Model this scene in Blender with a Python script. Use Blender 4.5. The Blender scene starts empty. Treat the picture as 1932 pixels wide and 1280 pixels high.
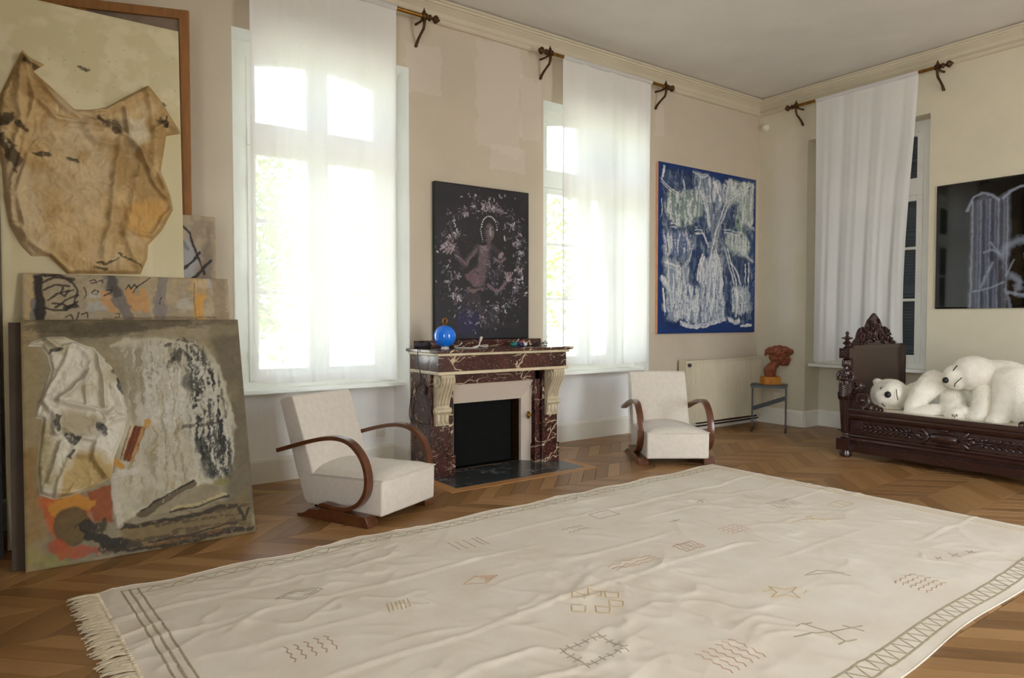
import bpy, bmesh, math, random
import numpy as np
from mathutils import Vector, Matrix
from mathutils import noise as mnoise

S = bpy.context.scene
COL = S.collection
R = math.radians

# ------------------------------------------------------------------ camera
cam_data = bpy.data.cameras.new('camera')
cam_data.sensor_width = 36.0
cam_data.lens = 36.0 * 1280.0 / 1932.0
cam_data.clip_start = 0.05
cam_data.clip_end = 200
cam = bpy.data.objects.new('camera', cam_data)
COL.objects.link(cam)
CAM = Vector((-7.3963, -5.0846, 1.28))
FWD = Vector((0.5820067, 0.81261351, -0.03045462))
cam.location = CAM
cam.rotation_euler = FWD.to_track_quat('-Z', 'Y').to_euler()
S.camera = cam

# ------------------------------------------------------------------ sky, sun, exposure
world = bpy.data.worlds.new('sky')
S.world = world
world.use_nodes = True
wn = world.node_tree
wn.nodes.clear()
w_out = wn.nodes.new('ShaderNodeOutputWorld')
w_bg = wn.nodes.new('ShaderNodeBackground')
w_sky = wn.nodes.new('ShaderNodeTexSky')
w_sky.sky_type = 'NISHITA'
w_sky.sun_disc = False
w_sky.sun_elevation = R(48)
w_sky.sun_rotation = R(100)
w_sky.air_density = 1.0
w_sky.dust_density = 2.5
w_mix = wn.nodes.new('ShaderNodeMix')
w_mix.data_type = 'RGBA'
w_mix.inputs[0].default_value = 0.55
w_mix.inputs[7].default_value = (3.4, 3.6, 3.75, 1)     # thin white cloud over the blue
wn.links.new(w_sky.outputs[0], w_mix.inputs[6])
wn.links.new(w_mix.outputs[2], w_bg.inputs[0])
w_bg.inputs[1].default_value = 1.42
wn.links.new(w_bg.outputs[0], w_out.inputs[0])

sun = bpy.data.lights.new('sun', 'SUN')
sun.energy = 9.0
sun.angle = R(1.0)
sun.color = (1.0, 0.95, 0.86)
sun_o = bpy.data.objects.new('sun', sun)
COL.objects.link(sun_o)
sun_o.location = (12, 10, 14)
sun_o.rotation_euler = Vector((-0.80, 0.12, -0.80)).to_track_quat('-Z', 'Y').to_euler()

def portal(name, loc, direction, sx, sy):
    l = bpy.data.lights.new(name, 'AREA')
    l.shape = 'RECTANGLE'
    l.size = sx
    l.size_y = sy
    l.cycles.is_portal = True
    o = bpy.data.objects.new(name, l)
    COL.objects.link(o)
    o.location = loc
    o.rotation_euler = Vector(direction).to_track_quat('-Z', 'Z').to_euler()

portal('daylight_window_1', (-5.49, 0.55, 2.05), (0, -1, 0), 1.45, 2.7)
portal('daylight_window_2', (-2.665, 0.55, 2.05), (0, -1, 0), 1.5, 2.7)
FRONT_OPEN = [(-3.6, -2.1)]  # unseen opening, made for the front fill lamp
LEFT_OPEN = (-6.5, -4.9)  # unseen opening, made for the side fill lamp
for i, (a, b) in enumerate(FRONT_OPEN):
    l = bpy.data.lights.new('fill_front_%d' % (i + 1), 'AREA')      # added fill lamp at an unseen opening in the front wall
    l.shape = 'RECTANGLE'; l.size = b - a; l.size_y = 3.1; l.energy = 30.0; l.color = (1.0, 0.91, 0.78)
    o = bpy.data.objects.new(l.name, l); COL.objects.link(o)
    o.location = ((a + b) / 2, -7.1, 1.65)
    o.rotation_euler = Vector((0, 1, 0)).to_track_quat('-Z', 'Z').to_euler()

l = bpy.data.lights.new('fill_side', 'AREA')       # added fill lamp at an unseen opening in the left wall
l.shape = 'RECTANGLE'; l.size = LEFT_OPEN[1] - LEFT_OPEN[0]; l.size_y = 3.1; l.energy = 62.0; l.color = (1.0, 0.94, 0.85)
o = bpy.data.objects.new(l.name, l); COL.objects.link(o)
o.location = (-8.8, sum(LEFT_OPEN) / 2, 1.75)
o.rotation_euler = Vector((1, 0, 0)).to_track_quat('-Z', 'Z').to_euler()

S.view_settings.view_transform = 'Standard'
S.view_settings.look = 'None'
S.view_settings.gamma = 1.0
S.view_settings.use_curve_mapping = False
S.view_settings.exposure = 0.9
S.cycles.max_bounces = 14
S.cycles.diffuse_bounces = 8
S.cycles.transmission_bounces = 10
S.cycles.transparent_max_bounces = 16
S.cycles.sample_clamp_indirect = 6.0
S.cycles.use_denoising = True

# ------------------------------------------------------------------ helpers
def lin(c):
    return tuple((x / 12.92 if x <= 0.04045 else ((x + 0.055) / 1.055) ** 2.4) for x in c)

def rgb(r, g, b):
    return lin((r / 255.0, g / 255.0, b / 255.0))

ROOTLOC = {}

def tag(o, label=None, cat=None, group=None, kind=None):
    if label: o['label'] = label
    if cat: o['category'] = cat
    if group: o['group'] = group
    if kind: o['kind'] = kind
    return o

def empty(name, loc=(0, 0, 0), label=None, cat=None, group=None, kind=None):
    o = bpy.data.objects.new(name, None)
    o.empty_display_size = 0.1
    o.location = loc
    COL.objects.link(o)
    ROOTLOC[o] = Vector(loc)
    return tag(o, label, cat, group, kind)

def link_mesh(name, me, mat, parent=None, smooth=False, origin=None):
    o = bpy.data.objects.new(name, me)
    COL.objects.link(o)
    off = Vector((0, 0, 0))
    if parent is not None:
        off = ROOTLOC[parent]
        o.parent = parent
        ROOTLOC[o] = off
    elif origin is not None:
        off = Vector(origin)
        o.location = off
        ROOTLOC[o] = off
    else:
        ROOTLOC[o] = off
    if off.length > 0:
        me.transform(Matrix.Translation(-off))
    if mat is not None:
        me.materials.append(mat)
    if smooth:
        me.polygons.foreach_set('use_smooth', [True] * len(me.polygons))
    me.update()
    return o

class MB:
    """collects shapes into one bmesh"""
    def __init__(self):
        self.bm = bmesh.new()

    def box(self, x0, x1, y0, y1, z0, z1, M=None):
        v = [self.bm.verts.new(p) for p in ((x0, y0, z0), (x1, y0, z0), (x1, y1, z0), (x0, y1, z0),
                                            (x0, y0, z1), (x1, y0, z1), (x1, y1, z1), (x0, y1, z1))]
        for f in ((0, 3, 2, 1), (4, 5, 6, 7), (0, 1, 5, 4), (1, 2, 6, 5), (2, 3, 7, 6), (3, 0, 4, 7)):
            self.bm.faces.new([v[i] for i in f])
        if M is not None:
            for q in v: q.co = M @ q.co
        return self

    def hexa(self, pts):
        v = [self.bm.verts.new(p) for p in pts]
        for f in ((0, 3, 2, 1), (4, 5, 6, 7), (0, 1, 5, 4), (1, 2, 6, 5), (2, 3, 7, 6), (3, 0, 4, 7)):
            self.bm.faces.new([v[i] for i in f])
        return self

    def prism(self, poly, f0, f1):
        """poly list of 2D points, f0/f1 functions (a,b)->3D for the two caps"""
        a = [self.bm.verts.new(f0(*p)) for p in poly]
        b = [self.bm.verts.new(f1(*p)) for p in poly]
        n = len(poly)
        try:
            self.bm.faces.new(list(reversed(a)))
            self.bm.faces.new(b)
        except ValueError:
            pass
        for i in range(n):
            self.bm.faces.new((a[i], a[(i + 1) % n], b[(i + 1) % n], b[i]))
        return self

    def tube(self, pts, rad, n=10, flat=1.0, cap=True):
        pts = [Vector(p) for p in pts]
        rads = rad if isinstance(rad, (list, tuple)) else [rad] * len(pts)
        rings = []
        prev = None
        for i, p in enumerate(pts):
            if i == 0: t = pts[1] - pts[0]
            elif i == len(pts) - 1: t = pts[-1] - pts[-2]
            else: t = (pts[i + 1] - pts[i - 1])
            if t.length < 1e-9: t = Vector((0, 0, 1))
            t.normalize()
            if prev is None:
                u = t.orthogonal().normalized()
            else:
                u = (prev - t * prev.dot(t))
                u = u.normalized() if u.length > 1e-6 else t.orthogonal().normalized()
            prev = u
            w = t.cross(u)
            r = rads[i]
            rings.append([self.bm.verts.new(p + u * (math.cos(2 * math.pi * k / n) * r) + w * (math.sin(2 * math.pi * k / n) * r * flat)) for k in range(n)])
        for a, b in zip(rings, rings[1:]):
            for k in range(n):
                self.bm.faces.new((a[k], a[(k + 1) % n], b[(k + 1) % n], b[k]))
        if cap:
            self.bm.faces.new(list(reversed(rings[0])))
            self.bm.faces.new(rings[-1])
        return self

    def lathe(self, prof, c, n=20, axis='z'):
        """prof [(r, h)], c centre"""
        rings = []
        c = Vector(c)
        for r, h in prof:
            ring = []
            for k in range(n):
                a = 2 * math.pi * k / n
                if axis == 'z': p = Vector((r * math.cos(a), r * math.sin(a), h))
                elif axis == 'x': p = Vector((h, r * math.cos(a), r * math.sin(a)))
                else: p = Vector((r * math.sin(a), h, r * math.cos(a)))
                ring.append(self.bm.verts.new(c + p))
            rings.append(ring)
        for a, b in zip(rings, rings[1:]):
            for k in range(n):
                self.bm.faces.new((a[k], a[(k + 1) % n], b[(k + 1) % n], b[k]))
        self.bm.faces.new(list(reversed(rings[0])))
        self.bm.faces.new(rings[-1])
        return self

    def ell(self, c, r, M=None, sub=2):
        """ellipsoid; r scalar or 3 radii; M optional 3x3 rotation"""
        if not isinstance(r, (list, tuple)): r = (r, r, r)
        T = Matrix.Translation(Vector(c))
        if M is not None: T = T @ M.to_4x4()
        T = T @ Matrix.Diagonal((r[0], r[1], r[2], 1))
        bmesh.ops.create_icosphere(self.bm, subdivisions=sub, radius=1.0, matrix=T)
        return self

    def torus(self, c, R0, r0, n=24, m=8, axis='y'):
        c = Vector(c)
        rings = []
        for i in range(n):
            a = 2 * math.pi * i / n
            ring = []
            for j in range(m):
                b = 2 * math.pi * j / m
                q = R0 + r0 * math.cos(b)
                p = {'y': (q * math.cos(a), r0 * math.sin(b), q * math.sin(a)),
                     'z': (q * math.cos(a), q * math.sin(a), r0 * math.sin(b)),
                     'x': (r0 * math.sin(b), q * math.cos(a), q * math.sin(a))}[axis]
                ring.append(self.bm.verts.new(c + Vector(p)))
            rings.append(ring)
        for i in range(n):
            a, b = rings[i], rings[(i + 1) % n]
            for j in range(m):
                self.bm.faces.new((a[j], b[j], b[(j + 1) % m], a[(j + 1) % m]))
        return self

    def strip(self, xs, zlo, zhi, y0, y1, fn=None):
        """solid between two curves over xs, extruded in y (fn remaps x,y,z)"""
        fn = fn or (lambda x, y, z: (x, y, z))
        q = []
        for x in xs:
            q.append([self.bm.verts.new(fn(x, y0, zlo(x))), self.bm.verts.new(fn(x, y0, zhi(x))),
                      self.bm.verts.new(fn(x, y1, zhi(x))), self.bm.verts.new(fn(x, y1, zlo(x)))])
        for a, b in zip(q, q[1:]):
            for k in range(4):
                self.bm.faces.new((a[k], b[k], b[(k + 1) % 4], a[(k + 1) % 4]))
        self.bm.faces.new(q[0])
        self.bm.faces.new(list(reversed(q[-1])))
        return self

    def build(self, name, mat, parent=None, smooth=False, bevel=0.0, seg=2, origin=None, angle=40):
        bm = self.bm
        bmesh.ops.recalc_face_normals(bm, faces=bm.faces)
        if bevel > 0:
            es = [e for e in bm.edges if len(e.link_faces) == 2 and e.calc_face_angle(0) > R(30)]
            try:
                bmesh.ops.bevel(bm, geom=es, offset=bevel, segments=seg, profile=0.6, affect='EDGES', clamp_overlap=True)
            except Exception:
                pass
        me = bpy.data.meshes.new(name)
        bm.to_mesh(me)
        bm.free()
        o = link_mesh(name, me, mat, parent, smooth, origin)
        if smooth and hasattr(me, 'set_sharp_from_angle'):
            me.set_sharp_from_angle(angle=R(angle))
        return o

def blob(mb, name, mat, parent=None, voxel=0.01, iters=6, disp=None, origin=None):
    """fuses the overlapping solids of mb into one continuous smooth skin"""
    me = bpy.data.meshes.new('t')
    bmesh.ops.recalc_face_normals(mb.bm, faces=mb.bm.faces)
    mb.bm.to_mesh(me); mb.bm.free()
    t = bpy.data.objects.new('t', me)
    COL.objects.link(t)
    m = t.modifiers.new('r', 'REMESH'); m.mode = 'VOXEL'; m.voxel_size = voxel
    if iters:
        s = t.modifiers.new('s', 'SMOOTH'); s.factor = 0.5; s.iterations = iters
    dg = bpy.context.evaluated_depsgraph_get()
    out = bpy.data.meshes.new_from_object(t.evaluated_get(dg))
    bpy.data.objects.remove(t)
    bpy.data.meshes.remove(me)
    out.name = name
    if disp:
        nrm = [v.normal.copy() for v in out.vertices]
        for v, n in zip(out.vertices, nrm):
            v.co = v.co + n * disp(v.co)
    return link_mesh(name, out, mat, parent, True, origin)

def grid_mesh(name, P, mat, parent=None, colors=None, mask=None, smooth=True, origin=None, uv=None):
    """P (ny,nx,3) vertices"""
    ny, nx = P.shape[:2]
    idx = np.arange(ny * nx).reshape(ny, nx)
    q = np.stack([idx[:-1, :-1], idx[:-1, 1:], idx[1:, 1:], idx[1:, :-1]], -1).reshape(-1, 4)
    co = P.reshape(-1, 3)
    cc = None if colors is None else colors.reshape(-1, 3)
    if mask is not None:
        q = q[mask.reshape(-1)]
        used = np.unique(q)
        remap = -np.ones(ny * nx, dtype=np.int64)
        remap[used] = np.arange(len(used))
        q = remap[q]
        co = co[used]
        if cc is not None: cc = cc[used]
    me = bpy.data.meshes.new(name)
    me.vertices.add(len(co))
    me.vertices.foreach_set('co', np.ascontiguousarray(co, dtype=np.float32).ravel())
    me.loops.add(len(q) * 4)
    me.loops.foreach_set('vertex_index', np.ascontiguousarray(q, dtype=np.int32).ravel())
    me.polygons.add(len(q))
    me.polygons.foreach_set('loop_start', np.arange(0, len(q) * 4, 4, dtype=np.int32))
    me.polygons.foreach_set('loop_total', np.full(len(q), 4, dtype=np.int32))
    me.update(calc_edges=True)
    if cc is not None:
        a = me.color_attributes.new('paint', 'FLOAT_COLOR', 'POINT')
        rgba = np.ones((len(cc), 4), dtype=np.float32)
        rgba[:, :3] = cc
        a.data.foreach_set('color', rgba.ravel())
    return link_mesh(name, me, mat, parent, smooth, origin)

# ------------------------------------------------------------------ materials
def nmat(name):
    m = bpy.data.materials.new(name)
    m.use_nodes = True
    nt = m.node_tree
    nt.nodes.clear()
    out = nt.nodes.new('ShaderNodeOutputMaterial')
    b = nt.nodes.new('ShaderNodeBsdfPrincipled')
    nt.links.new(b.outputs[0], out.inputs[0])
    return m, nt, b, out

def ramp(nt, src, stops):
    r = nt.nodes.new('ShaderNodeValToRGB')
    e = r.color_ramp.elements
    while len(e) < len(stops): e.new(0.5)
    for k, (p, c) in enumerate(stops):
        e[k].position = p
        e[k].color = (c[0], c[1], c[2], 1)
    nt.links.new(src, r.inputs[0])
    return r.outputs[0]

def tex_noise(nt, scale, detail=4, rough=0.55, coord=None, dist=0.0, stretch=None):
    if coord is None:
        tc = nt.nodes.new('ShaderNodeTexCoord')
        coord = tc.outputs['Object']
    if stretch:
        mp = nt.nodes.new('ShaderNodeMapping')
        mp.inputs['Scale'].default_value = stretch
        nt.links.new(coord, mp.inputs[0])
        coord = mp.outputs[0]
    n = nt.nodes.new('ShaderNodeTexNoise')
    n.inputs['Scale'].default_value = scale
    n.inputs['Detail'].default_value = detail
    n.inputs['Roughness'].default_value = rough
    n.inputs['Distortion'].default_value = dist
    nt.links.new(coord, n.inputs['Vector'])
    return n.outputs[0]

def bump(nt, b, src, strength=0.2, dist=0.01):
    bp = nt.nodes.new('ShaderNodeBump')
    bp.inputs['Strength'].default_value = strength
    bp.inputs['Distance'].default_value = dist
    nt.links.new(src, bp.inputs['Height'])
    nt.links.new(bp.outputs[0], b.inputs['Normal'])

def simple(name, c, rough=0.6, var=0.12, scale=8.0, bs=0.0, bscale=60.0, metal=0.0, coat=0.0, spec=0.5, stretch=None, sheen=0.0):
    m, nt, b, out = nmat(name)
    n = tex_noise(nt, scale, stretch=stretch)
    lo = tuple(x * (1 - var) for x in c)
    hi = tuple(min(1, x * (1 + var)) for x in c)
    nt.links.new(ramp(nt, n, [(0.3, lo), (0.7, hi)]), b.inputs['Base Color'])
    b.inputs['Roughness'].default_value = rough
    b.inputs['Metallic'].default_value = metal
    b.inputs['Coat Weight'].default_value = coat
    b.inputs['Specular IOR Level'].default_value = spec
    if sheen:
        b.inputs['Sheen Weight'].default_value = sheen
    if bs > 0:
        bump(nt, b, tex_noise(nt, bscale, 3), bs, 0.004)
    return m

def painted(name, rough=0.6, bs=0.15, bscale=500.0, coat=0.0, spec=0.4):
    m, nt, b, out = nmat(name)
    a = nt.nodes.new('ShaderNodeAttribute')
    a.attribute_name = 'paint'
    nt.links.new(a.outputs['Color'], b.inputs['Base Color'])
    b.inputs['Roughness'].default_value = rough
    b.inputs['Coat Weight'].default_value = coat
    b.inputs['Coat Roughness'].default_value = 0.03
    b.inputs['Specular IOR Level'].default_value = spec
    if bs > 0:
        bump(nt, b, tex_noise(nt, bscale, 2), bs, 0.002)
    return m

def math_n(nt, op, a, b=None, c=None):
    n = nt.nodes.new('ShaderNodeMath')
    n.operation = op
    for k, v in enumerate((a, b, c)):
        if v is None: continue
        if isinstance(v, (int, float)): n.inputs[k].default_value = v
        else: nt.links.new(v, n.inputs[k])
    return n.outputs[0]

def mixc(nt, fac, a, b):
    n = nt.nodes.new('ShaderNodeMix')
    n.data_type = 'RGBA'
    for k, v in ((0, fac), (6, a), (7, b)):
        if isinstance(v, (int, float)): n.inputs[k].default_value = v
        elif isinstance(v, tuple): n.inputs[k].default_value = (v[0], v[1], v[2], 1)
        else: nt.links.new(v, n.inputs[k])
    return n.outputs[2]

def wall_material(name, base, patches=(), axis=0, low=None):
    """old limewashed plaster; patches = filler repairs (u0,u1,z0,z1); low = whiter paint below the sills"""
    m, nt, b, out = nmat(name)
    tc = nt.nodes.new('ShaderNodeTexCoord')
    sep = nt.nodes.new('ShaderNodeSeparateXYZ')
    nt.links.new(tc.outputs['Object'], sep.inputs[0])
    u, z = sep.outputs[axis], sep.outputs[2]
    big = tex_noise(nt, 1.6, 5, 0.6)
    col = ramp(nt, big, [(0.3, tuple(x * 0.93 for x in base)), (0.7, tuple(x * 1.05 for x in base))])
    fine = tex_noise(nt, 9.0, 5, 0.65)
    col = mixc(nt, math_n(nt, 'MULTIPLY', fine, 0.16), col, tuple(x * 0.8 for x in base))
    wob = tex_noise(nt, 7.0, 5, 0.65)
    wobc = math_n(nt, 'MULTIPLY', math_n(nt, 'SUBTRACT', wob, 0.5), 0.9)
    for (u0, u1, z0, z1) in patches:
        du = math_n(nt, 'DIVIDE', math_n(nt, 'ABSOLUTE', math_n(nt, 'SUBTRACT', u, (u0 + u1) / 2)), (u1 - u0) / 2)
        dz = math_n(nt, 'DIVIDE', math_n(nt, 'ABSOLUTE', math_n(nt, 'SUBTRACT', z, (z0 + z1) / 2)), (z1 - z0) / 2)
        d = math_n(nt, 'MAXIMUM', du, dz)
        d = math_n(nt, 'ADD', d, wobc)
        msk = math_n(nt, 'MULTIPLY', math_n(nt, 'LESS_THAN', d, 1.0), 0.32)
        col = mixc(nt, msk, col, rgb(212, 202, 194))
    if low:
        zz, c2 = low
        f = math_n(nt, 'LESS_THAN', math_n(nt, 'ADD', z, math_n(nt, 'MULTIPLY', wobc, 0.02)), zz)
        col = mixc(nt, f, col, c2)
    nt.links.new(col, b.inputs['Base Color'])
    b.inputs['Roughness'].default_value = 0.75
    bump(nt, b, tex_noise(nt, 14.0, 6, 0.7), 0.25, 0.01)
    return m

def wood_floor_material():
    m, nt, b, out = nmat('oak_parquet')
    uv = nt.nodes.new('ShaderNodeUVMap')
    oi = nt.nodes.new('ShaderNodeObjectInfo')
    at = nt.nodes.new('ShaderNodeAttribute'); at.attribute_name = 'plank_seed'
    seed = math_n(nt, 'FRACT', math_n(nt, 'ADD', oi.outputs['Random'], at.outputs['Fac']))
    cmb = nt.nodes.new('ShaderNodeCombineXYZ')
    nt.links.new(math_n(nt, 'MULTIPLY', seed, 37.0), cmb.inputs[0])
    nt.links.new(math_n(nt, 'MULTIPLY', seed, 91.0), cmb.inputs[1])
    add = nt.nodes.new('ShaderNodeVectorMath'); add.operation = 'ADD'
    nt.links.new(uv.outputs[0], add.inputs[0]); nt.links.new(cmb.outputs[0], add.inputs[1])
    grain = tex_noise(nt, 3.0, 6, 0.65, coord=add.outputs[0], dist=0.6, stretch=(1.2, 16.0, 1.0))
    fine = tex_noise(nt, 10.0, 4, 0.7, coord=add.outputs[0], stretch=(1.0, 30.0, 1.0))
    col = ramp(nt, grain, [(0.25, rgb(96, 69, 38)), (0.5, rgb(148, 110, 66)), (0.75, rgb(180, 141, 94))])
    col = mixc(nt, math_n(nt, 'MULTIPLY', fine, 0.35), col, rgb(104, 66, 30))
    tint = ramp(nt, seed, [(0.0, rgb(100, 68, 34)), (0.35, rgb(150, 109, 62)), (0.7, rgb(188, 147, 98)), (1.0, rgb(126, 88, 46))])
    col = mixc(nt, 0.55, col, tint)
    nt.links.new(col, b.inputs['Base Color'])
    rr = ramp(nt, grain, [(0.2, (0.30, 0.30, 0.30)), (0.8, (0.44, 0.44, 0.44))])
    nt.links.new(rr, b.inputs['Roughness'])
    bump(nt, b, grain, 0.08, 0.003)
    return m

def marble(name, base, dark, vein, sc=1.0, amount=0.5, rough=0.22):
    m, nt, b, out = nmat(name)
    tc = nt.nodes.new('ShaderNodeTexCoord')
    warp = nt.nodes.new('ShaderNodeTexNoise')
    warp.inputs['Scale'].default_value = 4.0 * sc
    warp.inputs['Detail'].default_value = 4
    nt.links.new(tc.outputs['Object'], warp.inputs['Vector'])
    mul = nt.nodes.new('ShaderNodeVectorMath'); mul.operation = 'SCALE'
    mul.inputs['Scale'].default_value = 0.22
    nt.links.new(warp.outputs['Color'], mul.inputs[0])
    add = nt.nodes.new('ShaderNodeVectorMath'); add.operation = 'ADD'
    nt.links.new(tc.outputs['Object'], add.inputs[0]); nt.links.new(mul.outputs[0], add.inputs[1])
    mp = nt.nodes.new('ShaderNodeMapping')
    mp.inputs['Rotation'].default_value = (0.3, 0.75, 0.4)
    mp.inputs['Scale'].default_value = (0.8, 2.0, 2.6)
    nt.links.new(add.outputs[0], mp.inputs[0])
    cl = tex_noise(nt, 7.0 * sc, 6, 0.65, coord=add.outputs[0])
    col = ramp(nt, cl, [(0.3, dark), (0.7, base)])
    spk = tex_noise(nt, 60.0 * sc, 3, 0.6)
    col = mixc(nt, math_n(nt, 'MULTIPLY', math_n(nt, 'GREATER_THAN', spk, 0.6), 0.18), col, vein)
    for s, wd, th in ((2.6, 0.020, 0.56), (5.5, 0.022, 0.60), (9.0, 0.03, 0.66)):
        vo = nt.nodes.new('ShaderNodeTexVoronoi')
        vo.feature = 'DISTANCE_TO_EDGE'
        vo.inputs['Scale'].default_value = s * sc
        nt.links.new(mp.outputs[0], vo.inputs['Vector'])
        patch = tex_noise(nt, s * 0.9 * sc, 3, 0.6, coord=add.outputs[0])
        k = math_n(nt, 'SMOOTH_MIN', math_n(nt, 'MULTIPLY', math_n(nt, 'MAXIMUM', math_n(nt, 'SUBTRACT', patch, th - amount * 0.12), 0.0), 0.6), wd, 0.01)
        f = math_n(nt, 'LESS_THAN', vo.outputs['Distance'], k)
        col = mixc(nt, math_n(nt, 'MULTIPLY', f, 0.85), col, vein)
    nt.links.new(col, b.inputs['Base Color'])
    b.inputs['Roughness'].default_value = rough
    return m

def glass_material(name, tint=(0.97, 0.985, 0.98)):
    m, nt, b, out = nmat(name)
    nt.nodes.remove(b)
    tr = nt.nodes.new('ShaderNodeBsdfTransparent'); tr.inputs[0].default_value = (*tint, 1)
    gl = nt.nodes.new('ShaderNodeBsdfGlossy'); gl.inputs['Roughness'].default_value = 0.02
    fr = nt.nodes.new('ShaderNodeFresnel'); fr.inputs[0].default_value = 1.45
    mx = nt.nodes.new('ShaderNodeMixShader')
    nt.links.new(fr.outputs[0], mx.inputs[0]); nt.links.new(tr.outputs[0], mx.inputs[1]); nt.links.new(gl.outputs[0], mx.inputs[2])
    nt.links.new(mx.outputs[0], out.inputs[0])
    return m

def curtain_material(name, color, open_fac, trans=0.5):
    m, nt, b, out = nmat(name)
    nt.nodes.remove(b)
    tc = nt.nodes.new('ShaderNodeTexCoord')
    weave = tex_noise(nt, 30.0, 3, 0.6, stretch=(12, 12, 1.2))
    c = ramp(nt, weave, [(0.3, tuple(x * 0.93 for x in color)), (0.7, color)])
    df = nt.nodes.new('ShaderNodeBsdfDiffuse')
    tl = nt.nodes.new('ShaderNodeBsdfTranslucent')
    tr = nt.nodes.new('ShaderNodeBsdfTransparent')
    nt.links.new(c, df.inputs[0]); nt.links.new(c, tl.inputs[0])
    m1 = nt.nodes.new('ShaderNodeMixShader'); m1.inputs[0].default_value = trans
    nt.links.new(df.outputs[0], m1.inputs[1]); nt.links.new(tl.outputs[0], m1.inputs[2])
    m2 = nt.nodes.new('ShaderNodeMixShader')
    fac = math_n(nt, 'ADD', math_n(nt, 'MULTIPLY', weave, 0.06), open_fac - 0.03)
    nt.links.new(fac, m2.inputs[0])
    nt.links.new(m1.outputs[0], m2.inputs[1]); nt.links.new(tr.outputs[0], m2.inputs[2])
    nt.links.new(m2.outputs[0], out.inputs[0])
    return m

M = {}
M['wall'] = wall_material('cream_plaster', rgb(194, 182, 163),
    patches=[(-4.14, -3.66, 2.78, 3.76), (-4.84, -4.50, 3.16, 3.56), (-3.66, -3.42, 2.95, 3.5), (-4.0, -3.6, 2.62, 2.85), (-1.86, -1.72, 3.25, 3.58)], axis=0)
M['niche'] = wall_material('white_plaster', rgb(236, 235, 232))
M['wall_right'] = wall_material('cream_plaster_right', rgb(206, 198, 176),
    patches=[(-0.60, -0.22, 2.0, 3.45), (-0.5, -0.28, 1.2, 2.1)], axis=1)
M['ceiling'] = wall_material('ceiling_white', rgb(216, 212, 204))
M['far_wall'] = simple('olive_wall', rgb(120, 108, 88), 0.85, 0.08, 3)  # unseen left wall, toned dark to reduce bounced light
M['cornice'] = simple('cornice_cream', rgb(198, 188, 166), 0.6, 0.05, 3)
M['trim'] = simple('white_gloss_paint', rgb(226, 222, 210), 0.4, 0.05, 4)
M['window'] = simple('window_white_paint', rgb(232, 232, 226), 0.4, 0.04, 4)
M['floor'] = wood_floor_material()
M['subfloor'] = simple('dark_joint', rgb(34, 22, 12), 0.9)
M['glass'] = glass_material('clear_glass')
M['curtain'] = curtain_material('sheer_white_cotton', (0.94, 0.94, 0.93), 0.11, 0.38)
M['curtain2'] = curtain_material('dense_white_cotton', (0.92, 0.92, 0.92), 0.06, 0.35)
M['brass'] = simple('aged_brass', rgb(138, 98, 44), 0.38, 0.3, 20, metal=0.9)
M['iron'] = simple('rusted_iron', rgb(76, 50, 24), 0.5, 0.35, 25, metal=0.6)
M['marble'] = marble('red_marble', rgb(84, 40, 36), rgb(40, 18, 17), rgb(200, 182, 152))
M['marble_cream'] = simple('cream_marble', rgb(206, 190, 160), 0.35, 0.12, 9)
M['console'] = simple('carved_pale_stone', rgb(190, 176, 148), 0.5, 0.18, 14, 0.3, 60)
M['faience'] = simple('white_speckled_tile', rgb(216, 200, 184), 0.4, 0.05, 120)
M['soot'] = simple('black_sheet_iron', rgb(11, 12, 11), 0.75, 0.3, 12, spec=0.15)
M['slate'] = marble('slate_hearth', rgb(62, 68, 70), rgb(32, 36, 38), rgb(150, 156, 156), 1.4, 0.1, 0.25)
M['upholstery'] = simple('ivory_cotton', rgb(212, 203, 190), 0.85, 0.05, 30, 0.12, 400, sheen=0.15)
M['chairwood'] = simple('walnut_bentwood', rgb(92, 52, 30), 0.28, 0.3, 6, stretch=(3, 3, 3), coat=0.3)
M['darkwood'] = simple('dark_carved_oak', rgb(48, 25, 22), 0.27, 0.3, 14, 0.12, 40, coat=0.4)
M['radiator'] = simple('radiator_cream_enamel', rgb(206, 196, 172), 0.4, 0.03, 4)
M['terracotta'] = simple('brown_terracotta', rgb(126, 68, 42), 0.6, 0.3, 18, 0.4, 50)
M['ochreblock'] = simple('ochre_stone', rgb(188, 124, 44), 0.7, 0.2, 22, 0.3, 60)
M['steel'] = simple('grey_steel', rgb(74, 74, 78), 0.5, 0.15, 16, metal=0.35)
M['black'] = simple('black_rubber', rgb(16, 15, 18), 0.45, 0.2, 20)
M['plastic'] = simple('white_plastic', rgb(218, 212, 198), 0.45, 0.03, 5)
M['fur'] = simple('white_plush', rgb(236, 231, 218), 0.9, 0.06, 20, 0.3, 120, sheen=0.3)
M['linen'] = simple('white_linen', rgb(226, 220, 204), 0.85, 0.04, 20, 0.15, 200)
M['canvas'] = simple('raw_canvas', rgb(186, 166, 128), 0.85, 0.12, 10, 0.2, 300)
M['orangewood'] = simple('orange_pine', rgb(142, 96, 50), 0.6, 0.18, 5, stretch=(8, 8, 1))
M['paint'] = painted('oil_paint', 0.62, 0.25, 260)
M['darkpaint'] = painted('dark_oil_paint', 0.48, 0.5, 420)
M['clothpaint'] = painted('stiffened_cloth', 0.75, 0.3, 160)
M['rug'] = None
M['cream_panel'] = simple('cream_painted_panel', rgb(206, 196, 158), 0.75, 0.05, 3, 0.12, 200)
M['leaf'] = simple('sunlit_leaf', rgb(150, 176, 92), 0.6, 0.4, 1.2)
M['bark'] = simple('bark', rgb(90, 74, 58), 0.9, 0.3, 10)
M['grass'] = simple('pale_bounce_ground', rgb(206, 200, 186), 0.9, 0.15, 2)  # garden ground kept pale so it bounces whiter light indoors
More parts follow.
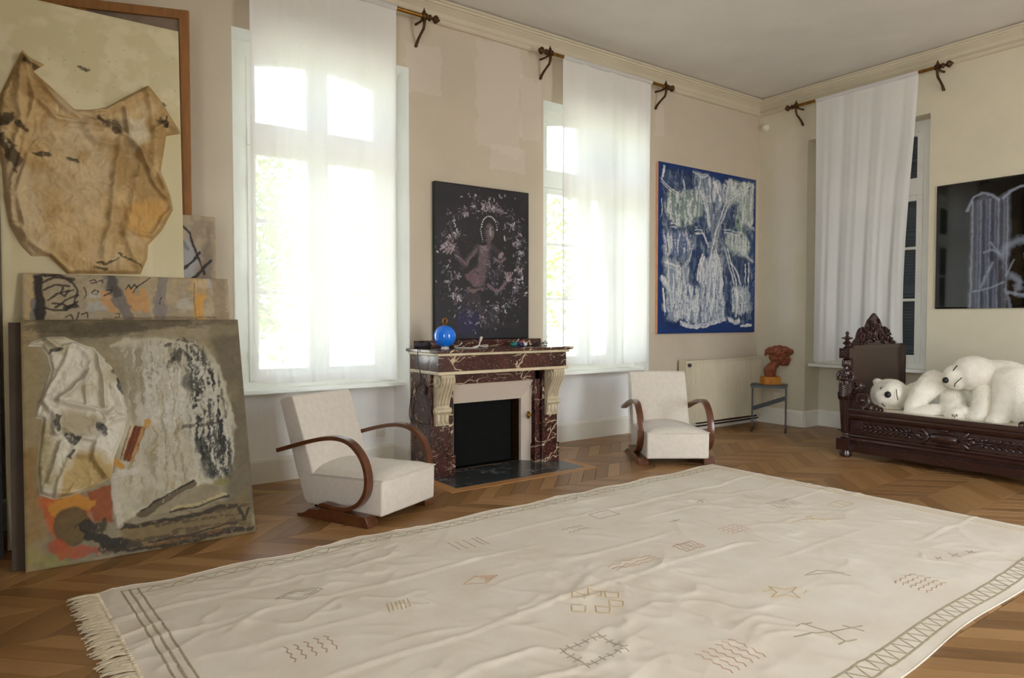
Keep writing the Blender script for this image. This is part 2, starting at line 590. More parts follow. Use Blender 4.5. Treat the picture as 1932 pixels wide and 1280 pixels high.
M['shutter'] = simple('blue_grey_shutter_paint', rgb(64, 78, 92), 0.6, 0.12, 4)

# ------------------------------------------------------------------ measured outlines (metres)
BEAR1 = [
    ('e', (-0.92, -2.037, 0.57), (0.150, 0.160, 0.151)),
    ('e', (-1.0, -2.038, 0.571), (0.120, 0.089, 0.085)),
    ('e', (-0.98, -2.089, 0.589), (0.120, 0.107, 0.120)),
    ('e', (-0.93, -1.93, 0.685), (0.030, 0.040, 0.036)),
    ('e', (-0.93, -1.915, 0.43), (0.030, 0.036, 0.036)),
    ('c', [(-0.9, -2.4, 0.715), (-0.98, -2.349, 0.622), (-1.04, -2.29, 0.508)], [0.111, 0.098, 0.067]),
    ('c', [(-1.06, -2.282, 0.452), (-1.06, -2.386, 0.459), (-1.04, -2.471, 0.481)], [0.058, 0.062, 0.067]),
    ('c', [(-0.78, -2.174, 0.544), (-0.76, -2.379, 0.596), (-0.74, -2.665, 0.589)], [0.134, 0.16, 0.16]),
    ('c', [(-0.9, -2.562, 0.576), (-1.0, -2.607, 0.497), (-1.06, -2.698, 0.477)], [0.107, 0.098, 0.071]),
    ('e', (-1.07, -2.655, 0.473), (0.070, 0.098, 0.067)),
    ('c', [(-0.95, -2.809, 0.679), (-1.0, -2.821, 0.565), (-1.06, -2.822, 0.487)], [0.08, 0.085, 0.076]),
    ('e', (-1.08, -2.814, 0.474), (0.070, 0.089, 0.053)),
]
BEAR2 = [
    ('e', (-0.92, -2.718, 0.817), (0.150, 0.169, 0.147)),
    ('e', (-0.98, -2.614, 0.781), (0.100, 0.107, 0.107)),
    ('e', (-1.0, -2.586, 0.771), (0.080, 0.067, 0.076)),
    ('e', (-0.86, -2.742, 0.909), (0.040, 0.044, 0.036)),
    ('c', [(-0.85, -2.779, 0.804), (-0.82, -2.902, 0.793), (-0.8, -3.026, 0.732)], [0.125, 0.142, 0.16]),
    ('c', [(-0.9, -2.97, 0.759), (-0.98, -2.977, 0.644), (-1.06, -2.962, 0.499)], [0.134, 0.102, 0.076]),
    ('e', (-1.1, -2.947, 0.466), (0.080, 0.080, 0.044)),
    ('c', [(-0.75, -3.011, 0.697), (-0.72, -3.197, 0.669), (-0.72, -3.317, 0.659)], [0.187, 0.223, 0.2]),
    ('c', [(-0.8, -3.012, 0.526), (-0.95, -3.078, 0.482)], [0.098, 0.08]),
    ('e', (-0.95, -3.282, 0.548), (0.150, 0.178, 0.089)),
]

NOSE1 = (-1.115, -2.111, 0.595) 
EYE1 = [(-1.075, -2.03, 0.638), (-1.075, -2.056, 0.491)]  
MOUTH1 = [(-1.085, -2.169, 0.646), (-1.085, -2.174, 0.599), (-1.085, -2.184, 0.552)]

NOSE2 = (-1.08, -2.565, 0.756) 
EYE2 = [(-1.06, -2.608, 0.829), (-1.06, -2.624, 0.857), (-1.06, -2.643, 0.885)] 
MOUTH2 = [(-1.08, -2.63, 0.707), (-1.08, -2.638, 0.734), (-1.08, -2.661, 0.758), (-1.08, -2.688, 0.787)]

CLAW = [(-1.14, -2.646, 0.464), (-1.14, -2.662, 0.457), (-1.14, -2.678, 0.468)]

FRONT= {'shirt': [(0.029, 1.17), (0.046, 1.195), (0.111, 1.221), (0.194, 1.222), (0.247, 1.191), (0.301, 1.165), (0.333, 1.155), (0.379, 1.091), (0.413, 1.042), (0.454, 0.944), (0.48, 0.789), (0.478, 0.733), (0.458, 0.66), (0.405, 0.528), (0.391, 0.421), (0.298, 0.38), (0.2, 0.347), (0.128, 0.341), (0.064, 0.376), (0.056, 0.475), (0.057, 0.543), (0.075, 0.698), (0.083, 0.768), (0.051, 0.78), (0.059, 0.823), (0.089, 0.892), (0.129, 1.036), (0.116, 1.11), (0.088, 1.166)], 'toppatch': [(0.336, 1.194), (0.459, 1.221), (0.613, 1.256), (0.858, 1.285), (0.972, 1.292), (0.88, 1.198), (0.743, 1.201), (0.559, 1.204)], 'pale': [(0.425, 1.155), (0.483, 1.198), (0.743, 1.201), (0.879, 1.182), (0.932, 1.134), (0.995, 1.006), (1.053, 0.723), (1.016, 0.425), (0.903, 0.308), (0.796, 0.309), (0.512, 0.201), (0.403, 0.153), (0.389, 0.408), (0.462, 0.716), (0.478, 0.943)], 'brown': [(0.492, 0.699), (0.565, 0.681), (0.495, 0.496), (0.432, 0.518)], 'orange': [(0.065, 0.357), (0.266, 0.339), (0.305, 0.301), (0.243, 0.13), (0.144, 0.074), (0.103, 0.156), (0.074, 0.261)], 'redbrown': [(0.278, 0.364), (0.395, 0.387), (0.386, 0.182), (0.296, 0.204)], 'circle': [(0.201, 0.189), (0.278, 0.175)], 'arc': [(0.138, 0.289), (0.205, 0.323), (0.265, 0.294)], 'smudge': [(0.268, 0.203), (0.298, 0.12), (0.41, 0.06), (0.323, 0.167)], 'dark1': [(0.524, 0.199), (0.638, 0.262), (0.797, 0.33)], 'dark2': [(0.438, 0.147), (0.682, 0.145), (1.018, 0.182)], 'dark3': [(0.552, 0.047), (0.805, 0.041), (1.049, 0.039)], 'bottom': [(0.41, 0.047), (0.438, 0.147), (0.683, 0.159), (1.02, 0.204), (1.096, 0.266), (1.117, -0.002), (0.673, -0.003)], 'ochre': [(-0.014, 0.617), (0.071, 0.62), (0.076, 0.349), (0.061, 0.164), (0.009, 0.112)], 'whitestripe': [(0.395, 0.407), (0.402, 0.286), (0.42, 0.157)]}
FRONT_FOLDS= [[(0.224, 1.172), (0.182, 1.052), (0.097, 0.901), (0.058, 0.788)], [(0.247, 1.181), (0.315, 1.084), (0.28, 0.972), (0.162, 0.86)], [(0.162, 0.86), (0.24, 0.937), (0.312, 1.018)], [(0.333, 1.15), (0.36, 1.015), (0.376, 0.816)], [(0.347, 1.092), (0.421, 0.927), (0.471, 0.781)], [(0.089, 0.866), (0.146, 0.78), (0.151, 0.691)], [(0.17, 0.851), (0.305, 0.813), (0.399, 0.777)], [(0.391, 0.778), (0.347, 0.671), (0.312, 0.548), (0.354, 0.435)], [(0.174, 0.724), (0.232, 0.664), (0.315, 0.638)], [(0.164, 0.627), (0.101, 0.435)], [(0.223, 0.603), (0.144, 0.429), (0.128, 0.345)], [(0.236, 0.566), (0.312, 0.539)], [(0.314, 0.62), (0.296, 0.532), (0.369, 0.424)], [(0.28, 0.982), (0.291, 0.842)], [(0.374, 0.977), (0.376, 0.816)], [(0.065, 0.389), (0.223, 0.357), (0.384, 0.395)], [(0.118, 1.203), (0.177, 1.154), (0.224, 1.172)], [(0.425, 1.041), (0.455, 0.963), (0.467, 0.876)], [(0.415, 0.795), (0.478, 0.752), (0.413, 0.739)]]
JERSEY= [(0.114, 2.787), (0.144, 2.753), (0.216, 2.724), (0.163, 2.675), (0.256, 2.592), (0.356, 2.494), (0.417, 2.503), (0.507, 2.526), (0.613, 2.615), (0.741, 2.712), (0.807, 2.631), (0.868, 2.53), (0.919, 2.441), (0.834, 2.413), (0.819, 2.314), (0.798, 2.186), (0.845, 2.053), (0.862, 1.957), (0.802, 1.827), (0.721, 1.725), (0.713, 1.643), (0.675, 1.546), (0.3, 1.534), (0.217, 1.63), (0.134, 1.626), (0.085, 1.685), (0.037, 1.794), (0.015, 1.952), (0.011, 2.099), (-0.01, 2.244), (-0.002, 2.418), (0.01, 2.518), (0.072, 2.68)]
JERSEY_FOLDS= [[(0.124, 2.742), (0.16, 2.51), (0.115, 2.263), (0.061, 2.056), (0.047, 1.832)], [(0.114, 2.739), (0.085, 2.533), (0.107, 2.362), (0.043, 2.128)], [(0.124, 2.742), (0.234, 2.562), (0.371, 2.432), (0.471, 2.423)], [(0.161, 2.522), (0.274, 2.415), (0.404, 2.405), (0.563, 2.411), (0.678, 2.294), (0.759, 2.112), (0.819, 2.008)], [(0.735, 2.686), (0.766, 2.444), (0.761, 2.195)], [(0.735, 2.686), (0.612, 2.568), (0.45, 2.498)], [(0.612, 2.527), (0.632, 2.368), (0.748, 2.166)], [(0.702, 2.27), (0.648, 1.991), (0.597, 1.784)], [(0.585, 2.361), (0.544, 2.047), (0.49, 1.645)], [(0.797, 2.172), (0.82, 2.064), (0.855, 1.956)], [(0.855, 1.956), (0.74, 1.781), (0.644, 1.788)], [(0.596, 1.771), (0.641, 1.653), (0.687, 1.56)], [(0.057, 1.795), (0.136, 1.689), (0.228, 1.631), (0.311, 1.539)], [(0.766, 2.43), (0.829, 2.482), (0.916, 2.44)], [(0.404, 2.385), (0.469, 2.316), (0.678, 2.28)], [(0.124, 2.189), (0.08, 1.959), (0.106, 1.737)]]
SECOND= {'blob': [(0.052, 1.554), (0.1, 1.552), (0.098, 1.292), (0.05, 1.292)], 'diag': [(0.425, 1.552), (0.461, 1.449), (0.513, 1.291)], 'vert': [(0.704, 1.57), (0.687, 1.438), (0.671, 1.307)], 'or': [(0.414, 1.417), (0.519, 1.434), (0.591, 1.428), (0.92, 1.416), (0.893, 1.348)], 'wh': [(0.937, 1.523), (0.375, 1.44), (0.346, 1.369), (0.813, 1.398)], 'scrib': [[(0.099, 1.51), (0.155, 1.542), (0.229, 1.529), (0.259, 1.468), (0.245, 1.391), (0.2, 1.352), (0.138, 1.352), (0.096, 1.367)], [(0.104, 1.465), (0.154, 1.496), (0.216, 1.49)], [(0.115, 1.404), (0.165, 1.443), (0.24, 1.468)], [(0.151, 1.367), (0.201, 1.406), (0.258, 1.437)], [(0.19, 1.482), (0.183, 1.444), (0.202, 1.429), (0.215, 1.46)], [(0.139, 1.39), (0.188, 1.39), (0.213, 1.368)], [(0.213, 1.368), (0.257, 1.399)], [(0.112, 1.548), (0.174, 1.558), (0.229, 1.514)], [(0.292, 1.485), (0.303, 1.446), (0.29, 1.423)], [(0.33, 1.458), (0.35, 1.475), (0.369, 1.467), (0.359, 1.447), (0.336, 1.451)], [(0.394, 1.44), (0.428, 1.461), (0.436, 1.497)], [(0.409, 1.48), (0.442, 1.477)], [(0.325, 1.525), (0.345, 1.537), (0.357, 1.518), (0.331, 1.513)], [(0.364, 1.526), (0.384, 1.535), (0.387, 1.519)], [(0.503, 1.482), (0.522, 1.515), (0.531, 1.483), (0.546, 1.516), (0.559, 1.492)], [(0.54, 1.459), (0.559, 1.5), (0.631, 1.555)], [(0.262, 1.341), (0.254, 1.291)], [(0.275, 1.33), (0.3, 1.341), (0.306, 1.314)], [(0.199, 1.314), (0.224, 1.33), (0.236, 1.307)], [(0.682, 1.396), (0.694, 1.438)], [(0.437, 1.315), (0.457, 1.311), (0.461, 1.338), (0.444, 1.338)]]}
DARK= {'head': [(0.549, 0.995), (0.548, 0.89), (0.613, 1.0)], 'neck': [(0.541, 0.889), (0.532, 0.823)], 'torso': [(0.438, 0.817), (0.58, 0.839), (0.564, 0.719), (0.516, 0.598), (0.485, 0.452), (0.375, 0.449), (0.314, 0.551), (0.407, 0.659)], 'larm': [(0.423, 0.803), (0.284, 0.653), (0.224, 0.702), (0.18, 0.801)], 'lhand': [(0.18, 0.801), (0.092, 0.783), (0.048, 0.806)], 'rarm': [(0.596, 0.814), (0.694, 0.726), (0.596, 0.694)], 'rarm2': [(0.532, 0.48), (0.628, 0.416), (0.726, 0.512), (0.768, 0.54)], 'rhand': [(0.735, 0.539), (0.743, 0.593)], 'rh2': [(0.768, 0.534), (0.768, 0.594)], 'rh3': [(0.801, 0.535), (0.801, 0.589)], 'leg': [(0.406, 0.385), (0.468, 0.241), (0.516, 0.135)], 'leg2': [(0.596, 0.242), (0.596, 0.055)], 'crown': [(0.438, 0.987), (0.446, 1.04), (0.501, 1.084), (0.565, 1.102), (0.605, 1.066), (0.613, 1.014)], 'blue': [(0.298, 0.188), (0.375, 0.11)], 'wreath': [(0.454, 0.766), (0.027, 0.742), (0.454, 1.184)], 'heart': [(0.669, 0.751)]}
BLUE_B = [([(1.154, 1.536), (1.055, 1.362), (0.971, 1.191), (0.916, 1.006), (0.862, 0.858), (0.808, 0.675)], 0.05), ([(1.154, 1.536), (1.256, 1.602), (1.497, 1.702), (1.715, 1.792)], 0.03), ([(1.154, 1.554), (1.181, 1.686), (1.224, 1.783)], 0.035), ([(1.052, 1.544), (0.992, 1.683), (0.934, 1.74)], 0.02), ([(0.857, 1.218), (0.827, 1.342), (0.783, 1.481), (0.713, 1.616)], 0.035), ([(0.832, 1.001), (0.775, 1.087), (0.719, 1.154), (0.609, 1.146)], 0.014), ([(0.974, 0.955), (1.063, 0.777), (1.095, 0.594), (1.069, 0.409)], 0.035), ([(0.918, 0.897), (0.808, 0.711), (0.755, 0.529)], 0.03), ([(0.862, 0.858), (0.866, 0.587), (0.813, 0.314)], 0.035), ([(1.004, 0.884), (0.979, 0.59), (0.927, 0.279)], 0.035), ([(0.75, 0.87), (0.696, 0.742), (0.671, 0.581)], 0.02), ([(1.163, 0.966), (1.24, 0.766), (1.348, 0.545)], 0.016), ([(1.284, 0.805), (1.392, 0.697), (1.44, 0.567)], 0.014), ([(1.606, 0.82), (1.594, 0.59)], 0.016), ([(1.528, 0.816), (1.531, 0.607)], 0.012), ([(1.364, 0.546), (1.396, 0.396), (1.369, 0.226)], 0.04), ([(1.517, 0.55), (1.519, 0.398), (1.491, 0.227)], 0.04), ([(0.323, 0.726), (0.325, 0.483), (0.303, 0.169)], 0.03), ([(0.401, 0.73), (0.457, 0.486), (0.434, 0.169)], 0.035), ([(0.246, 0.654), (0.25, 0.308)], 0.025), ([(0.096, 0.477), (0.123, 0.221)], 0.016), ([(0.197, 0.428), (0.225, 0.221)], 0.016), ([(0.536, 0.523), (0.566, 0.311), (0.514, 0.134)], 0.035), ([(0.645, 0.491), (0.647, 0.312), (0.622, 0.116)], 0.03), ([(0.093, 0.767), (0.219, 0.739), (0.323, 0.726)], 0.016), ([(0.044, 0.612), (0.095, 0.563), (0.197, 0.445)], 0.02), ([(0.427, 0.766), (0.506, 0.84), (0.544, 0.948)], 0.012), ([(0.369, 0.117), (0.569, 0.081), (0.816, 0.097), (1.16, 0.169)], 0.018), ([(1.22, 0.151), (1.34, 0.113), (1.431, 0.132)], 0.02), ([(1.463, 0.094), (1.65, 0.102)], 0.02), ([(1.115, 1.202), (1.263, 1.204), (1.414, 1.187)], 0.012), ([(0.574, 1.812), (0.71, 1.776), (0.821, 1.807)], 0.018), ([(1.434, 1.845), (1.557, 1.831), (1.714, 1.849)], 0.014), ([(1.566, 1.312), (1.725, 1.248)], 0.01), ([(1.448, 0.963), (1.604, 0.896), (1.732, 0.845)], 0.01), ([(0.034, 1.677), (0.16, 1.59), (0.314, 1.539)], 0.007), ([(0.048, 1.477), (0.05, 1.325), (0.014, 1.237)], 0.008), ([(0.189, 1.201), (0.292, 1.192)], 0.012), ([(0.165, 1.13), (0.179, 0.977)], 0.008), ([(0.353, 1.525), (0.417, 1.602), (0.39, 1.685)], 0.012), ([(0.083, 1.785), (0.071, 1.716)], 0.02), ([(0.343, 1.265), (0.37, 1.146)], 0.006)]
BLUE_M = [([(1.165, 1.794), (1.714, 1.83), (1.691, 1.341), (1.474, 1.248), (1.35, 1.388), (1.407, 1.58), (1.199, 1.504)], (160, 172, 164)), ([(1.204, 1.162), (1.444, 1.208), (1.633, 1.088), (1.573, 0.932), (1.326, 0.975), (1.117, 1.055)], (172, 182, 176)), ([(0.655, 1.822), (1.049, 1.744), (1.081, 1.51), (0.856, 1.254), (0.659, 1.504), (0.548, 1.721)], (130, 144, 160)), ([(0.185, 1.559), (0.658, 1.628), (0.743, 1.388), (0.528, 1.228), (0.266, 1.172), (0.087, 1.362)], (128, 146, 140)), ([(0.064, 1.123), (0.529, 1.123), (0.585, 0.95), (0.117, 0.82)], (88, 104, 146)), ([(0.117, 0.82), (0.453, 0.767), (0.672, 0.527), (0.677, 0.116), (0.149, 0.169)], (140, 152, 168)), ([(0.695, 0.849), (1.09, 0.943), (1.126, 0.502), (1.16, 0.169), (0.705, 0.116)], (150, 160, 176)), ([(1.273, 0.543), (1.61, 0.553), (1.632, 0.246), (1.279, 0.207)], (150, 160, 172)), ([(0.935, 1.713), (1.136, 1.754), (1.11, 1.532), (0.856, 1.29), (0.797, 1.518)], (124, 138, 158))]
BLUE_D = [[(1.142, 1.369), (1.317, 1.552), (1.393, 1.55), (1.322, 1.255), (1.173, 1.225)], [(0.501, 1.191), (0.663, 1.239), (0.719, 1.154), (0.556, 1.116)], [(0.469, 0.557), (0.559, 0.86), (0.723, 0.851), (0.672, 0.527)], [(1.119, 0.945), (1.604, 0.896), (1.639, 0.745), (1.579, 0.552), (1.455, 0.548), (1.33, 0.77)], [(0.183, 1.814), (0.574, 1.812), (0.657, 1.663), (0.417, 1.584), (0.235, 1.684)], [(1.154, 0.54), (1.288, 0.544), (1.249, 0.207), (1.16, 0.207)], [(1.189, 0.244), (1.585, 0.227), (1.618, 0.15), (1.19, 0.151)], [(0.909, 1.512), (0.967, 1.481), (0.94, 1.37), (0.883, 1.365)]]

# ================================================================== ROOM SHELL
H = 3.94                      # ceiling
XL, YF = -8.7, -7.0           # left wall, wall behind the viewer
NT = 3.34                     # top of the window niches
W1 = (-6.185, -4.80)
W2 = (-3.39, -1.94)
W3 = (-1.955, -0.635)         # along y on the right wall
SILL = 0.75
ND = 0.30                     # niche depth
WT = 0.52                     # wall thickness

def st(o):
    o['kind'] = 'structure'
    return o

# back wall (long wall with two windows)
mb = MB()
xs = [XL - 0.3, W1[0], W1[1], W2[0], W2[1], WT]
for a, b in ((xs[0], xs[1]), (xs[2], xs[3]), (xs[4], xs[5])):
    mb.box(a, b, 0, WT, -0.05, H + 0.2)
for a, b in ((xs[1], xs[2]), (xs[3], xs[4])):
    mb.box(a, b, 0, WT, NT, H + 0.2)
wall_back = st(mb.build('wall_back', M['wall']))
for a, b in (W1, W2):
    mb = MB()
    mb.box(a, b, ND, WT, -0.05, SILL - 0.03)
    # white-painted linings of the niche
    mb.box(a, a + 0.004, 0.0, ND, 0, NT); mb.box(b - 0.004, b, 0.0, ND, 0, NT)
    mb.box(a, b, 0.0, ND, NT - 0.004, NT)
    mb.build('niche_lining', M['niche'], wall_back)

# right wall (one window)
mb = MB()
for a, b in ((YF - 0.3, W3[0]), (W3[1], 0.0)):
    mb.box(0, WT, a, b, -0.05, H + 0.2)
mb.box(0, WT, W3[0], W3[1], NT, H + 0.2)
wall_right = st(mb.build('wall_right', M['wall_right']))
mb = MB()
mb.box(ND, WT, W3[0], W3[1], -0.05, SILL - 0.03)
mb.box(0, ND, W3[0], W3[0] + 0.004, 0, NT); mb.box(0, ND, W3[1] - 0.004, W3[1], 0, NT)
mb.box(0, ND, W3[0], W3[1], NT - 0.004, NT)
mb.build('niche_lining', M['wall_right'], wall_right)

# the two walls behind the viewer
mb = MB(); mb.box(XL - 0.3, XL, YF - 0.3, LEFT_OPEN[0], -0.05, H + 0.2); mb.box(XL - 0.3, XL, LEFT_OPEN[1], 0, -0.05, H + 0.2); mb.box(XL - 0.3, XL, *LEFT_OPEN, 3.4, H + 0.2)
st(mb.build('wall_left', M['far_wall']))
mb = MB()
cuts = [XL] + [v for ab in FRONT_OPEN for v in ab] + [0.0]
for a, b in zip(cuts[0::2], cuts[1::2]):
    mb.box(a, b, YF - 0.3, YF, -0.05, H + 0.2)
for a, b in FRONT_OPEN:
    mb.box(a, b, YF - 0.3, YF, 3.4, H + 0.2)
st(mb.build('wall_front', M['wall']))
mb = MB(); mb.box(XL - 0.3, WT, YF - 0.3, WT, H, H + 0.2)
ceiling = st(mb.build('ceiling', M['ceiling']))

# cornice: stepped profile swept along the back and right walls, mitred in the corner
PROF = [(0.0, 3.755), (0.022, 3.757), (0.036, 3.768), (0.040, 3.784), (0.034, 3.798), (0.016, 3.804), (0.012, 3.822),
        (0.026, 3.850), (0.056, 3.874), (0.066, 3.880), (0.066, 3.890), (0.080, 3.893), (0.086, 3.903), (0.086, 3.910),
        (0.100, 3.912), (0.106, 3.920), (0.106, 3.926), (0.080, 3.928), (0.080, H), (0.0, H)]
mb = MB()
a = [mb.bm.verts.new((XL, -d, z)) for d, z in PROF]
b = [mb.bm.verts.new((-d, -d, z)) for d, z in PROF]
for i in range(len(PROF)):
    j = (i + 1) % len(PROF)
    mb.bm.faces.new((a[i], a[j], b[j], b[i]))
mb.bm.faces.new(a)
st(mb.build('trim_1', M['cornice']))
mb = MB()
a = [mb.bm.verts.new((-d, YF, z)) for d, z in PROF]
b = [mb.bm.verts.new((-d, -d, z)) for d, z in PROF]
for i in range(len(PROF)):
    j = (i + 1) % len(PROF)
    mb.bm.faces.new((a[i], a[j], b[j], b[i]))
mb.bm.faces.new(a)
st(mb.build('trim_2', M['cornice']))

# baseboards
def base_prof(t):
    return [(0, 0), (t, 0), (t, 0.165), (t * 0.75, 0.18), (t * 0.45, 0.188), (0, 0.192)]
mb = MB()
for a, b in ((XL, W1[0]), (W1[1], -4.80 + 0.0), (-3.50, W2[0]), (W2[1], -0.02)):
    if b - a < 0.05: continue
    mb.prism(base_prof(0.02), lambda d, z: (a, -d, z), lambda d, z: (b, -d, z))
for a, b in (W1, W2):
    mb.prism(base_prof(0.018), lambda d, z: (a + 0.004, ND - d, z), lambda d, z: (b - 0.004, ND - d, z))
    mb.prism(base_prof(0.012), lambda d, z: (b - 0.004 - d, -0.0, z), lambda d, z: (b - 0.004 - d, ND - 0.018, z))
st(mb.build('baseboard_back', M['trim']))
mb = MB()
for a, b in ((YF, W3[0]), (W3[1], -0.0)):
    mb.prism(base_prof(0.02), lambda d, z: (-d, a, z), lambda d, z: (-d, b, z))
mb.prism(base_prof(0.018), lambda d, z: (ND - d, W3[0] + .004, z), lambda d, z: (ND - d, W3[1] - .004, z))
mb.prism(base_prof(0.012), lambda d, z: (0, W3[1] - 0.004 - d, z), lambda d, z: (ND - 0.018, W3[1] - 0.004 - d, z))
st(mb.build('baseboard_right', M['trim']))

# ------------------------------------------------------------------ floor: point-de-Hongrie parquet, one piece per plank
mb = MB(); mb.box(XL, 0.0, YF, 0.0, -0.06, -0.012)
for a, b in (W1, W2):
    mb.box(a, b, 0.0, ND, -0.06, -0.012)
mb.box(0.0, ND, W3[0], W3[1], -0.06, -0.012)
floor = st(mb.build('floor', M['subfloor']))
BD = 0.352                    # depth of one band of the chevron
PX = 0.1395                   # spacing of the planks along the wall
Y0 = -0.06
RUG_X = (-7.13, -2.46)
RUG_Y = (-3.97, -1.33)

def plank_mesh(name, sign, seed=None, clip=None):
    """one mitred plank: local origin at its lower-left corner"""
    g = 0.0015
    s = PX
    top = [(g, g), (s - g, g), (s - g + sign * (BD - 2 * g), BD - g), (g + sign * (BD - 2 * g), BD - g)]
    return top

def add_plank(verts, faces, uvs, top, ox, oy, sign, zo):
    i = len(verts)
    z = zo
    c = 0.0016
    cx = sum(p[0] for p in top) / 4; cy = sum(p[1] for p in top) / 4
    def ins(p):
        dx, dy = cx - p[0], cy - p[1]
        l = math.hypot(dx, dy)
        return (p[0] + dx / l * c * 1.6, p[1] + dy / l * c * 1.6)
    for p in top: verts.append((ox + p[0], oy + p[1], -0.014))
    for p in top: verts.append((ox + p[0], oy + p[1], z - 0.0012))
    for p in top:
        q = ins(p); verts.append((ox + q[0], oy + q[1], z))
    fs = [(8, 9, 10, 11)]
    for k in range(4):
        j = (k + 1) % 4
        fs.append((k, j, 4 + j, 4 + k)); fs.append((4 + k, 4 + j, 8 + j, 8 + k))
    if sign < 0 and False: fs = [tuple(reversed(f)) for f in fs]
    for f in fs: faces.append(tuple(i + v for v in f))
    r = math.sqrt(0.5)
    for v in list(top) * 3:
        uvs.append(((v[0] * sign + v[1]) * r, (v[0] - v[1] * sign) * r))

def mesh_from(name, verts, faces, uvs, seeds=None):
    me = bpy.data.meshes.new(name)
    me.from_pydata(verts, [], faces)
    ul = me.uv_layers.new(name='grain')
    li = np.zeros(len(me.loops), dtype=np.int32)
    me.loops.foreach_get('vertex_index', li)
    ul.data.foreach_set('uv', np.array(uvs, dtype=np.float32)[li].ravel())
    if seeds is not None:
        a = me.attributes.new('plank_seed', 'FLOAT', 'POINT')
        a.data.foreach_set('value', np.array(seeds, dtype=np.float32))
    me.materials.append(M['floor'])
    return me

def project(p):
    v = Vector(p) - CAM
    z = v.dot(FWD)
    right = Vector((FWD.y, -FWD.x, 0)).normalized()
    up = right.cross(FWD)
    if z < 0.2: return None
    return 966 + 1280 * v.dot(right) / z, 640 - 1280 * v.dot(up) / z, z

rnd = random.Random(4)
cands = []
nb = 0
y = Y0 + BD                    # a band that starts inside the niches
k = -1
while y > YF:
    sign = 1 if (k % 2 == 0) else -1
    ylo = y - BD
    n0 = int(math.floor((XL - 0.6) / PX))
    for i in range(n0, 8):
        ox = i * PX + 0.02
        # clip in x to the room
        x0 = ox + min(0, sign * BD); x1 = ox + PX + max(0, sign * BD)
        cands.append((ox if sign > 0 else ox, ylo, sign))
    y -= BD; k += 1

def inside(x, yy):
    if XL < x < 0 and YF < yy < 0: return True
    if W1[0] < x < W1[1] and 0 <= yy < ND: return True
    if W2[0] < x < W2[1] and 0 <= yy < ND: return True
    if W3[0] < yy < W3[1] and 0 <= x < ND: return True
    return False

full, rest = [], []
for ox, oy, sg in cands:
    cx, cy = ox + PX / 2 + sg * BD / 2, oy + BD / 2
    pts = [(ox, oy), (ox + PX, oy), (ox + PX + sg * BD, oy + BD), (ox + sg * BD, oy + BD)]
    ins = [XL - .25 < p[0] < 0.5 and YF - .25 < p[1] < 0.36 for p in pts]
    if not all(ins) or not any(inside(*p) for p in pts): continue
    under = RUG_X[0] + .12 < cx < RUG_X[1] - .12 and RUG_Y[0] + .05 < cy < RUG_Y[1] - .05
    q = project((cx, cy, 0))
    vis = q is not None and -20 < q[0] < 1950 and q[1] < 1290 and not under
    if cx > -1.2 and cy < -1.95 and cy > -4: vis = False      # beneath the bed
    if cy > -0.75 and cx < -6.3: vis = False                  # behind the stacked canvases
    if -4.8 < cx < -3.5 and cy > -.6: vis = False              # beneath the hearth
    (full if vis else rest).append((q[2] if q else 99, ox, oy, sg))
full.sort()
rest += full[290:]
full = full[:290]
planks = {}
for sg in (1, -1):
    vs, fs, us = [], [], []
    add_plank(vs, fs, us, plank_mesh('plank', sg), 0, 0, sg, 0.0)
    planks[sg] = mesh_from('plank', vs, fs, us)
for d, ox, oy, sg in full:
    o = bpy.data.objects.new('plank', planks[sg])
    COL.objects.link(o)
    o.parent = floor
    o.location = (ox, oy, rnd.uniform(-0.0005, 0.0))
vs, fs, us, sd = [], [], [], []
for d, ox, oy, sg in rest:
    n = len(vs)
    add_plank(vs, fs, us, plank_mesh('plank', sg), ox, oy, sg, rnd.uniform(-0.0005, 0.0))
    sd += [rnd.random()] * (len(vs) - n)
o = bpy.data.objects.new('parquet_planks', mesh_from('parquet_planks', vs, fs, us, sd))
COL.objects.link(o); o.parent = floor; o['kind'] = 'stuff'

